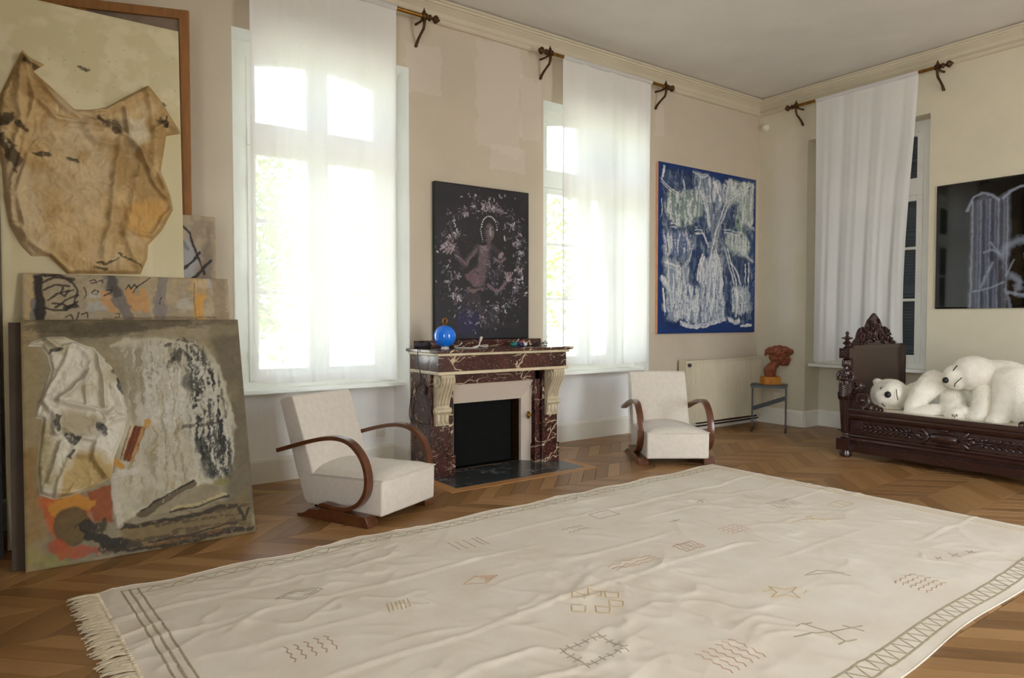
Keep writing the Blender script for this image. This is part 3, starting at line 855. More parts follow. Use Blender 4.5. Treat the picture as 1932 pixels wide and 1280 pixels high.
# ------------------------------------------------------------------ windows (built along x at y=0, remapped for the right wall)
def make_window(idx, a, b, fn, flip=False, open_light=True):
    """a..b opening, fn(x, y, z) -> world; y grows outwards"""
    w = empty('window_%d' % idx, fn((a + b) / 2, 0.24, SILL), kind='structure')
    xc = (a + b) / 2
    half = (b - a) / 2
    Y1, Y2 = 0.215, 0.285
    def B(mb, x0, x1, y0, y1, z0, z1):
        p = [fn(x0, y0, z0), fn(x1, y0, z0), fn(x1, y1, z0), fn(x0, y1, z0), fn(x0, y0, z1), fn(x1, y0, z1), fn(x1, y1, z1), fn(x0, y1, z1)]
        return mb.hexa(p)
    arch = lambda x, top: top - 0.10 * ((x - xc) / half) ** 2 * 1.15
    # sill board with a rounded nose
    mb = MB(); B(mb, a + .004, b - .004, 0.06, ND + 0.05, SILL - 0.035, SILL)
    mb.build('sill', M['window'], w, bevel=0.008)
    # fixed frame: jambs, transom, spandrel over the arch
    mb = MB()
    B(mb, a + .004, a + 0.15, Y1, Y2 + 0.03, SILL, NT - .004)
    B(mb, b - 0.15, b - .004, Y1, Y2 + 0.03, SILL, NT - .004)
    B(mb, a + 0.15, b - 0.15, Y1 - 0.02, Y2 + 0.03, 2.575, 2.70)
    B(mb, a + 0.15, b - 0.15, Y1, Y2 + 0.03, SILL, SILL + 0.05)
    xs = [a + 0.15 + (b - a - 0.30) * i / 20 for i in range(21)]
    mb.strip(xs, lambda x: arch(x, 3.285), lambda x: NT - .004, Y1, Y2 + 0.03, fn)
    mb.build('frame', M['window'], w)
    # two casements with three panes each
    for s in (-1, 1):
        x0, x1 = (a + 0.15, xc) if s < 0 else (xc, b - 0.15)
        c = MB()
        z0, z1 = SILL + 0.05, 2.575
        so, si = (0.062, 0.080)
        l, r = (so, si) if s < 0 else (si, so)
        B(c, x0, x0 + l, Y1 - 0.012, Y2 - 0.01, z0, z1); B(c, x1 - r, x1, Y1 - 0.012, Y2 - 0.01, z0, z1)
        B(c, x0 + l, x1 - r, Y1 - 0.012, Y2 - 0.01, z0, z0 + 0.09); B(c, x0 + l, x1 - r, Y1 - 0.012, Y2 - 0.01, z1 - 0.06, z1)
        for zb in (2.02, 1.475):
            B(c, x0 + l, x1 - r, Y1, Y2 - 0.02, zb - 0.014, zb + 0.014)
        co = c.build('casement', M['window'], w, bevel=0.004, seg=1)
        for za, zb in ((z0 + 0.09, 1.461), (1.489, 2.006), (2.034, z1 - 0.06)):
            p = MB(); B(p, x0 + l, x1 - r, Y2 - 0.045, Y2 - 0.041, za, zb)
            p.build('pane', M['glass'], co)
        # hinges on the outer edge
        for zh in (1.0, 1.55, 2.3):
            hx = x0 + 0.004 if s < 0 else x1 - 0.004
            h = MB(); h.tube([fn(hx, Y1 - 0.016, zh - 0.045), fn(hx, Y1 - 0.016, zh + 0.045)], 0.008, 8)
            h.build('hinge', M['window'], co)
        # arched light above the transom
        t = MB()
        t0, t1 = 2.70, 3.285
        B(t, x0, x0 + l, Y1 - 0.006, Y2 - 0.01, t0, arch(x0 + l / 2, t1)); B(t, x1 - r, x1, Y1 - 0.006, Y2 - 0.01, t0, arch(x1 - r / 2, t1) - 0.0)
        B(t, x0 + l, x1 - r, Y1 - 0.006, Y2 - 0.01, t0, t0 + 0.05)
        xs = [x0 + l + (x1 - r - x0 - l) * i / 12 for i in range(13)]
        t.strip(xs, lambda x: arch(x, t1) - 0.05, lambda x: arch(x, t1), Y1 - 0.006, Y2 - 0.01, fn)
        to = t.build('top_light', M['window'], w)
        p = MB(); p.strip(xs, lambda x: t0 + 0.05, lambda x: arch(x, t1) - 0.05, Y2 - 0.045, Y2 - 0.041, fn)
        p.build('pane', M['glass'], to)
    # cover strip and espagnolette bolt on the meeting stiles
    mb = MB(); B(mb, xc - 0.018, xc + 0.018, Y1 - 0.028, Y1 - 0.012, SILL + 0.06, 2.57)
    mb.build('cover_strip', M['window'], w, bevel=0.005)
    mb = MB(); mb.tube([fn(xc, Y1 - 0.04, SILL + 0.08), fn(xc, Y1 - 0.04, 2.55)], 0.006, 8)
    mb.tube([fn(xc - 0.02, Y1 - 0.05, 1.62), fn(xc + 0.10, Y1 - 0.06, 1.60)], [0.009, 0.012], 8)
    mb.build('espagnolette', M['window'], w)
    return w

idn = lambda x, y, z: (x, y, z)
rot = lambda x, y, z: (y, x, z)
make_window(1, W1[0], W1[1], idn)
make_window(2, W2[0], W2[1], idn)
w3 = make_window(3, W3[0], W3[1], rot)
# closed slatted shutters outside the right-hand window
for s in (0, 1):
    y0 = W3[0] + 0.02 + s * 0.65
    mb = MB()
    mb.box(0.42, 0.46, y0 + (0.02 if s else -0.02), y0 + 0.07, SILL - .02, NT + .02); mb.box(0.42, 0.46, y0 + 0.56, y0 + (0.66 if s else 0.65), SILL - .02, NT + .02)
    mb.box(0.456, 0.464, y0, y0 + 0.64, SILL, NT)  # solid backing added to block sky light between the slats
    for z in (SILL, 1.55, 2.4, NT - 0.08): mb.box(0.418, 0.46, y0 + .07, y0 + .56, z, z + 0.08)
    z = SILL + 0.09
    while z < NT - 0.09:
        mb.hexa([(0.425, y0 + .07, z), (0.425, y0 + .56, z), (0.455, y0 + .56, z - .03), (0.455, y0 + .07, z - .03),
                 (0.425, y0 + .07, z + .01), (0.425, y0 + .56, z + .01), (0.455, y0 + .56, z - .02), (0.455, y0 + .07, z - .02)])
        z += 0.034
    mb.build('shutter', M['shutter'], w3)

# ------------------------------------------------------------------ garden beyond the windows
mb = MB(); mb.box(-30, 30, 1.0, 40, -1.6, -1.5)
st(mb.build('garden_ground', M['grass']))
rt = random.Random(7)
def garden_tree(x, y, h, rad, label):
    t = empty('garden_tree', (x, y, -1.5), label, 'tree', 'trees in the garden outside the windows')
    b = MB(); b.tube([(x, y, -1.5), (x + .1, y, h * 0.3), (x, y + .1, h * 0.75)], [0.2, 0.14, 0.04], 8)
    b.build('trunk', M['bark'], t)
    n = 3000
    vs, fs = [], []
    for i in range(n):
        while True:
            p = Vector((rt.uniform(-1, 1), rt.uniform(-1, 1), rt.uniform(-1, 1)))
            if 0.25 < p.length < 1: break
        lump = 0.75 + 0.45 * mnoise.noise(p * 2.2 + Vector((x, y, 0)))
        c = Vector((x, y, h * 0.55 - 0.4)) + Vector((p.x * rad, p.y * rad, p.z * h * 0.52)) * lump
        d = Vector((rt.uniform(-1, 1), rt.uniform(-1, 1), rt.uniform(-1, .6))).normalized()
        u = d.orthogonal().normalized(); s = rt.uniform(0.07, 0.15)
        q = len(vs)
        vs += [c - d * s, c + u * s * 0.5, c + d * s, c - u * s * 0.5]
        fs.append((q, q + 1, q + 2, q + 3))
    me = bpy.data.meshes.new('foliage'); me.from_pydata([tuple(v) for v in vs], [], fs)
    o = link_mesh('foliage', me, M['leaf'], t)
    o['kind'] = 'stuff'
for a in ((-6.3, 5.6, 5.4, 1.5, 'leafy garden tree outside, straight behind the wide sheer curtain'), (-1.0, 5.6, 5.0, 1.7, 'leafy garden tree outside, seen in the gap left of the second curtain'),
          (-3.4, 10.5, 6.0, 2.0, 'leafy garden tree farther off, behind the wide sheer curtain on its right side'), (3.6, 9.6, 6.4, 2.3, 'leafy garden tree farther off, hazy behind the second curtain')):
    garden_tree(*a)

# ================================================================== CURTAINS AND RODS
def curtain(name, label, mat, ax, u0, u1, z0t, z1, d, seed, tilt=0.0, swing=0.0, flare=0.02, amp=0.012, taper=0.0):
    """ax 'back': u is x and d is -y; ax 'right': u is y and d is -x.  u0>u1 allowed"""
    rn = random.Random(seed)
    nx, nz = 130, 110
    U = np.linspace(0, 1, nx)[None, :]
    T = np.linspace(0, 1, nz)[:, None]              # 0 top, 1 bottom
    ph = [rn.uniform(0, 6.28) for _ in range(8)]
    fr = [rn.uniform(2, 4), rn.uniform(5, 8), rn.uniform(9, 14), rn.uniform(15, 22)]
    am = [1.8, 1.0, 0.35, 0.10]
    y = 0
    for k in range(4):
        y = y + amp * am[k] * np.sin(fr[k] * 2 * np.pi * U * (1 + 0.05 * np.sin(T * 2 + ph[k + 4])) + ph[k] + 0.6 * T) * (0.35 + 0.75 * T)
    y = y + swing * T ** 2
    # edges curl towards the room at the bottom
    e = np.exp(-((U) / 0.05) ** 2) - 0.8 * np.exp(-((1 - U) / 0.05) ** 2)
    y = y + flare * e * T ** 1.5
    u = u0 + (u1 - u0) * U + 0.012 * np.sin(3 * T + ph[1]) * T * np.ones_like(U)
    u = u + (u1 - u0) * 0.035 * (T ** 3) * (0.5 - U) * -0.4
    u = u - (u1 - u0) / abs(u1 - u0) * taper * U * np.sin(np.clip(T, 0, 1) * 2.0) ** 1.3
    zb = z1 + tilt * U + 0.008 * np.sin(U * 9 + ph[2])
    z = z0t + (zb - z0t) * T
    dd = d + y
    def pts(off, zz):
        D = dd + off
        if ax == 'back': return np.stack([u * np.ones_like(zz), -D, zz], -1)
        return np.stack([-D, u * np.ones_like(zz), zz], -1)
    root = empty(name, (0, 0, 0), label, 'curtain')
    loc = (u0 + u1) / 2
    root.location = (loc, -d, z0t) if ax == 'back' else (-d, loc, z0t)
    ROOTLOC[root] = Vector(root.location)
    grid_mesh('cloth', pts(0, z), mat, root)
    # sewn hem and rod pocket: a second layer of the cloth
    k = nz - 3
    hem = pts(0.003, z)[k:, :]
    grid_mesh('hem', hem, mat, root)
    grid_mesh('side_hem', pts(0.003, z)[:, :3], mat, root)
    grid_mesh('side_hem', pts(0.003, z)[:, -3:], mat, root)
    # pocket round the rod
    ph_ = np.linspace(-np.pi, np.pi, 15)
    P = np.zeros((15, nx, 3))
    for i, a in enumerate(ph_):
        D = d + 0.021 * np.cos(a)
        Z = z0t - 0.006 + 0.021 * np.sin(a)
        uu = u0 + (u1 - u0) * U[0]
        P[i] = np.stack([uu, np.full(nx, -D), np.full(nx, Z)], -1) if ax == 'back' else np.stack([np.full(nx, -D), uu, np.full(nx, Z)], -1)
    grid_mesh('rod_pocket', P, mat, root)
    return root

RZ = 3.722
curtain('curtain', 'wide sheer white curtain over the window between the stacked canvases and the fireplace', M['curtain'], 'back', -6.10, -4.985, RZ + .006, 0.825, 0.15, 3, tilt=-0.025, flare=0.02, amp=0.006)
curtain('curtain', 'sheer white curtain with soft vertical folds over the window right of the fireplace', M['curtain'], 'back', -3.275, -2.085, RZ + .006, 0.83, 0.15, 11, tilt=-0.01, flare=0.025, amp=0.010)
curtain('curtain', 'dense white curtain over the window behind the carved dark wooden bed', M['curtain2'], 'right', -0.825, -1.90, RZ + .006, 0.79, 0.15, 5, tilt=0.05, flare=-0.02, swing=-0.01, amp=0.0055, taper=0.11)

def rod(label, ax, ua, ub, bra, fin):
    """rod from ua to ub, brackets at bra, finials listed (u, direction)"""
    def P(u, d, z): return (u, -d, z) if ax == 'back' else (-d, u, z)
    D = 0.15
    mid = (ua + ub) / 2
    r = empty('curtain_rod', P(mid, D, RZ), label, 'curtain rod')
    mb = MB(); mb.tube([P(ua, D, RZ), P(ub, D, RZ)], 0.0165, 14)
    mb.build('rod', M['brass'], r, smooth=True)
    for u in bra:
        mb = MB()
        # ring holder with pointed top
        for s in (-0.016, 0.016): mb.lathe([(0.020, -0.006), (0.028, -0.004), (0.028, 0.004), (0.020, 0.006)], P(u + s, D, RZ), 14, 'x' if ax == 'back' else 'y')
        mb.lathe([(0.024, -0.014), (0.024, 0.014)], P(u, D, RZ), 14, 'x' if ax == 'back' else 'y')
        mb.tube([P(u, D, RZ + .02), P(u, D, RZ + 0.035), P(u, D, RZ + 0.048), P(u, D, RZ + .068)], [0.012, 0.015, 0.008, 0.002], 8)
        # straight stay to the wall and S-shaped brace below it
        mb.tube([P(u, D, RZ - .012), P(u, 0.08, RZ - .02), P(u, 0.0, RZ - .014)], [0.012, 0.009, 0.011], 8)
        mb.tube([P(u, D + .004, RZ - .02), P(u, D + .003, RZ - .06), P(u, D - .012, RZ - 0.095), P(u, 0.085, RZ - .125), P(u, 0.045, RZ - .15), P(u, 0.018, RZ - .175), P(u, 0.012, RZ - .20)],
                [0.013, 0.013, 0.012, 0.011, 0.012, 0.013, 0.010], 8)
        mb.ell(P(u, 0.012, RZ - .185), 0.014, sub=1)
        mb.tube([P(u, 0.0, RZ - .19), P(u, 0.014, RZ - .19)], 0.013, 8)
        mb.build('bracket', M['iron'], r, smooth=True)
    for u, s in fin:
        mb = MB()
        prof = [(0.017, 0.0), (0.017, 0.012), (0.024, 0.018), (0.026, 0.030), (0.018, 0.038), (0.012, 0.046), (0.012, 0.054), (0.022, 0.062), (0.032, 0.074), (0.034, 0.084), (0.024, 0.098), (0.012, 0.110), (0.006, 0.118), (0.002, 0.122)]
        mb.lathe([(q, s * h) for q, h in prof], P(u, D, RZ), 16, 'x' if ax == 'back' else 'y')
        mb.build('finial', M['iron'], r, smooth=True)

rod('brass curtain rod carrying the wide sheer curtain left of the fireplace', 'back', -6.42, -4.70, [-6.33, -4.735], [(-4.71, 1), (-6.42, -1)])
rod('brass curtain rod over the window between the fireplace and the blue painting', 'back', -3.455, -1.84, [-3.43, -1.865], [(-3.45, -1), (-1.85, 1)])
rod('brass curtain rod on the right wall above the carved bed', 'right', -0.55, -2.10, [-0.58, -2.07], [(-0.555, 1), (-2.09, -1)])

# ================================================================== FIREPLACE
FX0, FX1 = -4.80, -3.51
fp = empty('fireplace', ((FX0 + FX1) / 2, 0, 0), 'dark red veined marble fireplace with pale scrolled consoles', 'fireplace')
mb = MB()                                      # cheeks and back block
mb.box(FX0 + .005, FX0 + 0.05, -0.31, -0.002, 0, 0.985)
mb.build('side_cheek', M['marble'], fp, bevel=0.003)
mb = MB(); mb.box(FX1 - 0.05, FX1 - .005, -0.31, -0.002, 0, 0.985)
mb.build('side_cheek', M['marble'], fp, bevel=0.003)
for s, xa in ((1, FX0), (-1, FX1)):
    mb = MB()
    def bx(a, b, *r): mb.box(min(xa + s * a, xa + s * b), max(xa + s * a, xa + s * b), *r)
    bx(-0.002, 0.165, -0.355, -0.27, 0.165, 0.84)
    bx(0.172, 0.225, -0.325, -0.27, 0.165, 0.84)
    bx(-0.014, 0.180, -0.372, -0.27, 0.0, 0.165)
    bx(0.180, 0.235, -0.34, -0.27, 0.0, 0.165)
    mb.build('pilaster', M['marble'], fp, bevel=0.003)
    # scrolled console: S profile swept across, side volutes
    c0, c1 = sorted((xa + s * 0.022, xa + s * 0.145))
    prof = [(0.0, 0.845), (0.128, 0.845), (0.138, 0.815), (0.134, 0.775), (0.112, 0.73), (0.082, 0.68), (0.058, 0.63), (0.048, 0.585), (0.05, 0.565), (0.066, 0.553), (0.068, 0.535), (0.052, 0.522), (0.040, 0.50), (0.036, 0.46), (0.042, 0.425), (0.0, 0.42)]
    mb = MB()
    mb.prism(prof, lambda d, z: (c0, -0.355 - d, z), lambda d, z: (c1, -0.355 - d, z))
    # raised ribs along the face
    for k in range(4):
        x = c0 + (c1 - c0) * (0.14 + 0.24 * k)
        pts = [(x, -0.355 - d - 0.002, z) for d, z in prof[2:8]]
        mb.tube(pts, 0.009, 8)
    con = mb.build('console', M['console'], fp, bevel=0.003, seg=1)
    for xx in (c0 - .006, c1 + .006):
        mb = MB()
        mb.lathe([(0.045, -0.006), (0.05, 0), (0.045, 0.006)], (xx, -0.355 - 0.075, 0.785), 20, 'x')
        mb.lathe([(0.018, -0.012), (0.024, 0), (0.018, 0.012)], (xx, -0.355 - 0.075, 0.785), 14, 'x')
        mb.build('volute', M['console'], con, smooth=True)
        mb = MB(); mb.lathe([(0.022, -0.008), (0.026, 0), (0.022, 0.008)], (xx, -0.355 - 0.04, 0.545), 14, 'x')
        mb.build('small_volute', M['console'], con, smooth=True)
    mb = MB()                                   # leaf at the foot
    for k in (-1, 0, 1):
        x = (c0 + c1) / 2 + k * 0.038
        mb.ell((x, -0.355 - 0.036, 0.475), (0.020, 0.018, 0.05), sub=2)
    mb.build('leaf_drop', M['console'], con, smooth=True)
mb = MB(); mb.box(FX0 + 0.17, FX1 - 0.17, -0.325, -0.27, 0.738, 0.835)
mb.build('lintel', M['marble'], fp, bevel=0.003)
mb = MB(); mb.box(FX0 - .012, FX1 + .012, -0.505, -0.0, 0.836, 0.862)
mb.build('lower_moulding', M['marble_cream'], fp, bevel=0.009, seg=3)
mb = MB(); mb.box(FX0, FX1, -0.483, 0, 0.862, 0.985)
mb.build('frieze', M['marble'], fp, bevel=0.003)
mb = MB(); mb.box(FX0 - .02, FX1 + .02, -0.505, 0, 0.985, 1.008)
mb.build('upper_moulding', M['marble_cream'], fp, bevel=0.008, seg=3)
mb = MB(); mb.box(FX0 - .04, FX1 + .045, -0.53, 0, 1.008, 1.032)
mb.build('mantel_shelf', M['marble'], fp, bevel=0.006, seg=3)
mb = MB(); mb.box(FX0 + .035, FX1 + .06, -0.045, -0.0, 1.032, 1.092)
mb.build('backsplash', M['marble'], fp, bevel=0.003)
# splayed white slips around the firebox
ox0, ox1, oz = FX0 + 0.222, FX1 - 0.187, 0.738
ix0, ix1, iz = ox0 + 0.085, ox1 - 0.095, 0.562
yo, yi = -0.30, -0.19
mb = MB()
mb.hexa([(ox0, yo, 0), (ix0, yi, 0), (ix0 - .001, yi + .03, 0), (ox0, yo + .03, 0), (ox0, yo, oz), (ix0, yi, iz), (ix0 - .001, yi + .03, iz), (ox0, yo + .03, oz)])
mb.build('splayed_slip', M['faience'], fp)
mb = MB()
mb.hexa([(ix1, yi, 0), (ox1, yo, 0), (ox1, yo + .03, 0), (ix1, yi + .03, 0), (ix1, yi, iz), (ox1, yo, oz), (ox1, yo + .03, oz), (ix1, yi + .03, iz)])
sr = mb.build('splayed_slip', M['faience'], fp)
mb = MB()
mb.hexa([(ix0, yi, iz + .0015), (ix1, yi, iz + .0015), (ix1, yi + .03, iz + .0015), (ix0, yi + .03, iz + .0015), (ox0, yo, oz + .0015), (ox1, yo, oz + .0015), (ox1, yo + .03, oz + .0015), (ox0, yo + .03, oz + .0015)])
mb.build('splayed_slip', M['faience'], fp)
mb = MB()                                       # brass draught-register key on the right slip
kx, ky, kz = -3.755, -0.255, 0.415
mb.lathe([(0.012, 0.0), (0.022, -0.004), (0.018, -0.010), (0.010, -0.014)], (kx, ky, kz), 12, 'y')
mb.box(kx - .035, kx + .035, ky - .02, ky - .011, kz - .007, kz + .007)
mb.box(kx - .007, kx + .007, ky - .006, ky + .01, kz - .032, kz + .032)
mb.ell((kx, ky - .014, kz), 0.012, sub=1)
mb.build('register_key', M['brass'], sr)
mb = MB()                                       # brass-brown reveal and black shutter of the firebox
mb.box(ix1 - 0.004, ix1 + .01, yi + .03, -0.02, 0, iz); mb.box(ix0 - .01, ix0 + 0.004, yi + .03, -0.02, 0, iz); mb.box(ix0, ix1, yi + .03, -0.02, iz, iz + .02)
mb.build('reveal', M['iron'], fp)
mb = MB()
mb.box(ix0 + 0.004, ix1 - 0.06, yi + 0.075, yi + 0.081, 0.012, iz - .002)
mb.box(ix0 + 0.004, ix1 - 0.06, yi + 0.066, yi + 0.081, iz - 0.06, iz - 0.045)
mb.build('iron_shutter', M['soot'], fp)
mb = MB(); mb.box(ix0, ix1, -0.02, -0.005, 0, iz); mb.box(ix0, ix1, yi + .03, -0.02, -0.004, 0.002)
mb.build('firebox', M['soot'], fp)

hearth = empty('hearth_slab', (-4.145, -0.54, 0), 'dark slate hearth slab in front of the marble fireplace', 'hearth')
mb = MB(); mb.box(FX0 + .01, FX1 - .0, -0.725, -0.19, -0.004, 0.004)
mb.build('slab', M['slate'], hearth, bevel=0.002, seg=1)
mb = MB()
mb.box(FX0 - .085, FX0 + .0085, -0.82, -0.375, -0.004, 0.0025); mb.box(FX1 + .0015, FX1 + 0.09, -0.82, -0.375, -0.004, 0.0025)
mb.box(FX0 + .0085, FX1 + .0015, -0.82, -0.7265, -0.004, 0.0025)
mb.build('oak_border', simple('pale_oak_border', rgb(176, 128, 76), 0.4, 0.15, 5, stretch=(1, 14, 1)), hearth, bevel=0.001, seg=1)

# ------------------------------------------------------------------ things on the mantel
MZ = 1.032
bl, nt, b, out = nmat('blue_glass')
b.inputs['Base Color'].default_value = (*rgb(14, 118, 236), 1)
b.inputs['Roughness'].default_value = 0.05
b.inputs['Transmission Weight'].default_value = 0.0
b.inputs['Coat Weight'].default_value = 0.6
M['blueglass'] = bl
gl = empty('glass_ball', (-4.655, -0.33, MZ), 'bright blue glass ball with a brass ring on the left of the mantel', 'ornament')
gc = (-4.655, -0.33, MZ + 0.104)
mb = MB(); mb.ell(gc, 0.090, sub=4)
mb.build('ball', M['blueglass'], gl, smooth=True)
mb = MB(); mb.lathe([(0.034, 0), (0.036, 0.004), (0.030, 0.010), (0.026, 0.024)], (gc[0], gc[1], MZ), 20)
mb.build('foot', M['plastic'], gl, smooth=True)
mb = MB(); mb.lathe([(0.020, 0.0), (0.022, 0.006), (0.012, 0.012), (0.008, 0.018)], (gc[0], gc[1], gc[2] + 0.086), 16)
mb.build('cap', M['brass'], gl, smooth=True)
mb = MB(); mb.torus((gc[0], gc[1], gc[2] + 0.122), 0.021, 0.0055, 24, 10, 'y')
mb.build('ring', M['brass'], gl, smooth=True)

def curve_pts(ctrl, n=8):
    """Catmull-Rom through the control points"""
    c = [Vector(p) for p in ctrl]
    c = [c[0] * 2 - c[1]] + c + [c[-1] * 2 - c[-2]]
    res = []
    for i in range(1, len(c) - 2):
        p0, p1, p2, p3 = c[i - 1], c[i], c[i + 1], c[i + 2]
        for k in range(n):
            t = k / n
            res.append(0.5 * ((2 * p1) + (p2 - p0) * t + (2 * p0 - 5 * p1 + 4 * p2 - p3) * t * t + (3 * p1 - p0 - 3 * p2 + p3) * t ** 3))
    res.append(c[-2])
    return res

cab = empty('power_cable', (-4.82, -0.2, MZ), 'black power cable with inline switch hanging over the left end of the mantel', 'cable')
mb = MB()
x = FX0 - 0.047
mb.tube(curve_pts([(-4.70, -0.25, MZ + .004), (-4.76, -0.22, MZ + .004), (-4.82, -0.23, MZ + .006), (x - .002, -0.235, MZ - .01), (x, -0.235, 0.93), (x + .02, -0.235, 0.83)]), 0.0035, 7)
mb.tube(curve_pts([(x + .02, -0.235, 0.83), (FX0 - .01, -0.20, 0.76), (FX0 - .012, -0.08, 0.70), (FX0 - .014, -0.03, 0.58), (FX0 - .014, -0.015, 0.46), (FX0 - .012, -0.1, 0.42), (FX0 - .012, -0.24, 0.425), (FX0 - .018, -0.35, 0.45), (FX0 - .018, -0.35, 0.56), (FX0 - .01, -0.30, 0.66), (FX0 - .008, -0.26, 0.76), (x + .02, -0.235, 0.83)]), 0.0035, 7)
mb.build('cord', M['black'], cab, smooth=True)
mb = MB(); mb.ell((FX0 - .011, -0.285, 0.70), (0.012, 0.013, 0.034), sub=2)
mb.build('inline_switch', M['black'], cab, smooth=True)

o = MB(); o.ell((-4.735, -0.11, MZ + .024), (0.075, 0.05, 0.024), sub=3); o.ell((-4.70, -0.12, MZ + .03), (0.035, 0.04, 0.03), sub=2); o.ell((-4.78, -0.10, MZ + .03), (0.03, 0.04, 0.028), sub=2)
tag(blob(o, 'pouch', simple('dark_grey_cloth', rgb(58, 54, 62), 0.8, 0.4, 25), None, 0.008, 3, lambda c: 0.006 * mnoise.noise(c * 40)), 'dark grey cloth pouch slumped behind the blue glass ball', 'pouch')

wc = empty('white_cable', (-4.38, -0.3, MZ), 'coiled white cable lying on the mantel right of the blue ball', 'cable')
mb = MB()
mb.tube(curve_pts([(-4.52, -0.28, MZ + .006), (-4.46, -0.36, MZ + .006), (-4.40, -0.38, MZ + .006), (-4.34, -0.34, MZ + .02), (-4.30, -0.30, MZ + .05), (-4.28, -0.28, MZ + .065)]), 0.006, 8)
mb.tube(curve_pts([(-4.52, -0.28, MZ + .006), (-4.50, -0.22, MZ + .012), (-4.45, -0.20, MZ + .02), (-4.47, -0.26, MZ + .03), (-4.44, -0.24, MZ + .045)]), 0.005, 8)
mb.tube(curve_pts([(-4.32, -0.24, MZ + .005), (-4.26, -0.20, MZ + .012), (-4.20, -0.24, MZ + .006), (-4.16, -0.20, MZ + .018), (-4.22, -0.16, MZ + .01), (-4.30, -0.19, MZ + .005)]), 0.005, 8)
mb.build('cord', M['plastic'], wc, smooth=True)
mb = MB(); mb.tube([(-4.286, -0.286, MZ + .06), (-4.262, -0.262, MZ + .085)], [0.010, 0.013], 8)
mb.build('plug', M['plastic'], wc, smooth=True)

mats = [simple('teal_glaze', rgb(40, 116, 112), 0.25, 0.25, 30), simple('ink_blue_glaze', rgb(30, 44, 92), 0.25, 0.3, 30), simple('white_glaze', rgb(220, 220, 224), 0.25, 0.05, 30), simple('pink_glaze', rgb(196, 108, 104), 0.3, 0.25, 30)]
orn = [(-3.975, -0.33, 0, .036, 'teal glazed pebble ornament at the left end of the cluster on the mantel'), (-3.925, -0.27, 0, .032, 'teal glazed pebble ornament tucked behind the first one in the mantel cluster'),
       (-3.885, -0.32, 1, .030, 'ink blue glazed ornament in the middle of the mantel cluster'), (-3.825, -0.29, 2, .028, 'white glazed ornament at the right front of the mantel cluster'),
       (-3.855, -0.22, 1, .030, 'ink blue glazed ornament behind the white one in the mantel cluster'), (-3.79, -0.20, 3, .038, 'pinkish glazed ornament at the back right of the mantel cluster')]
for (px_, py_, k, r_, lab) in orn:
    mb = MB()
    mb.ell((px_, py_, MZ + r_ * .62), (r_, r_ * .8, r_ * .62), sub=2); mb.ell((px_ + r_ * .5, py_ + .004, MZ + r_ * .9), (r_ * .55, r_ * .5, r_ * .5), sub=2)
    tag(blob(mb, 'pebble_ornament', mats[k], None, 0.006, 2, lambda c: 0.003 * mnoise.noise(c * 60)), lab, 'ornament', 'glazed ornaments clustered on the mantel')

gs = empty('wire_spectacles', (-3.63, -0.28, MZ), 'black wire spectacles folded at the right end of the mantel', 'spectacles')
for dx in (-0.03, 0.03):
    mb = MB(); mb.torus((-3.63 + dx, -0.30, MZ + .0225), 0.022, 0.0032, 20, 6, 'y')
    mb.build('rim', M['black'], gs, smooth=True)
for dx, e in ((-0.055, 0.03), (0.055, -0.06)):
    mb = MB(); mb.tube(curve_pts([(-3.63 + dx, -0.30, MZ + .026), (-3.63 + dx + e * .4, -0.24, MZ + .02), (-3.63 + dx + e, -0.19, MZ + .006), (-3.63 + dx + e * 1.5, -0.17, MZ + .004)]), 0.0032, 6)
    mb.build('temple', M['black'], gs, smooth=True)
mb = MB(); mb.tube(curve_pts([(-3.638, -0.30, MZ + .026), (-3.63, -0.303, MZ + .031), (-3.622, -0.30, MZ + .026)]), 0.003, 6)
mb.build('bridge', M['black'], gs, smooth=True)
ck = MB(); ck.tube(curve_pts([(-3.79, -0.20, MZ + .004), (-3.76, -0.27, MZ + .004), (-3.72, -0.25, MZ + .004), (-3.70, -0.33, MZ + .005), (-3.74, -0.36, MZ + .005), (-3.77, -0.31, MZ + .006)]), 0.004, 6)
tag(ck.build('cord_end', M['black'], None, True), 'short black cord curled beside the wire spectacles on the mantel', 'cord')

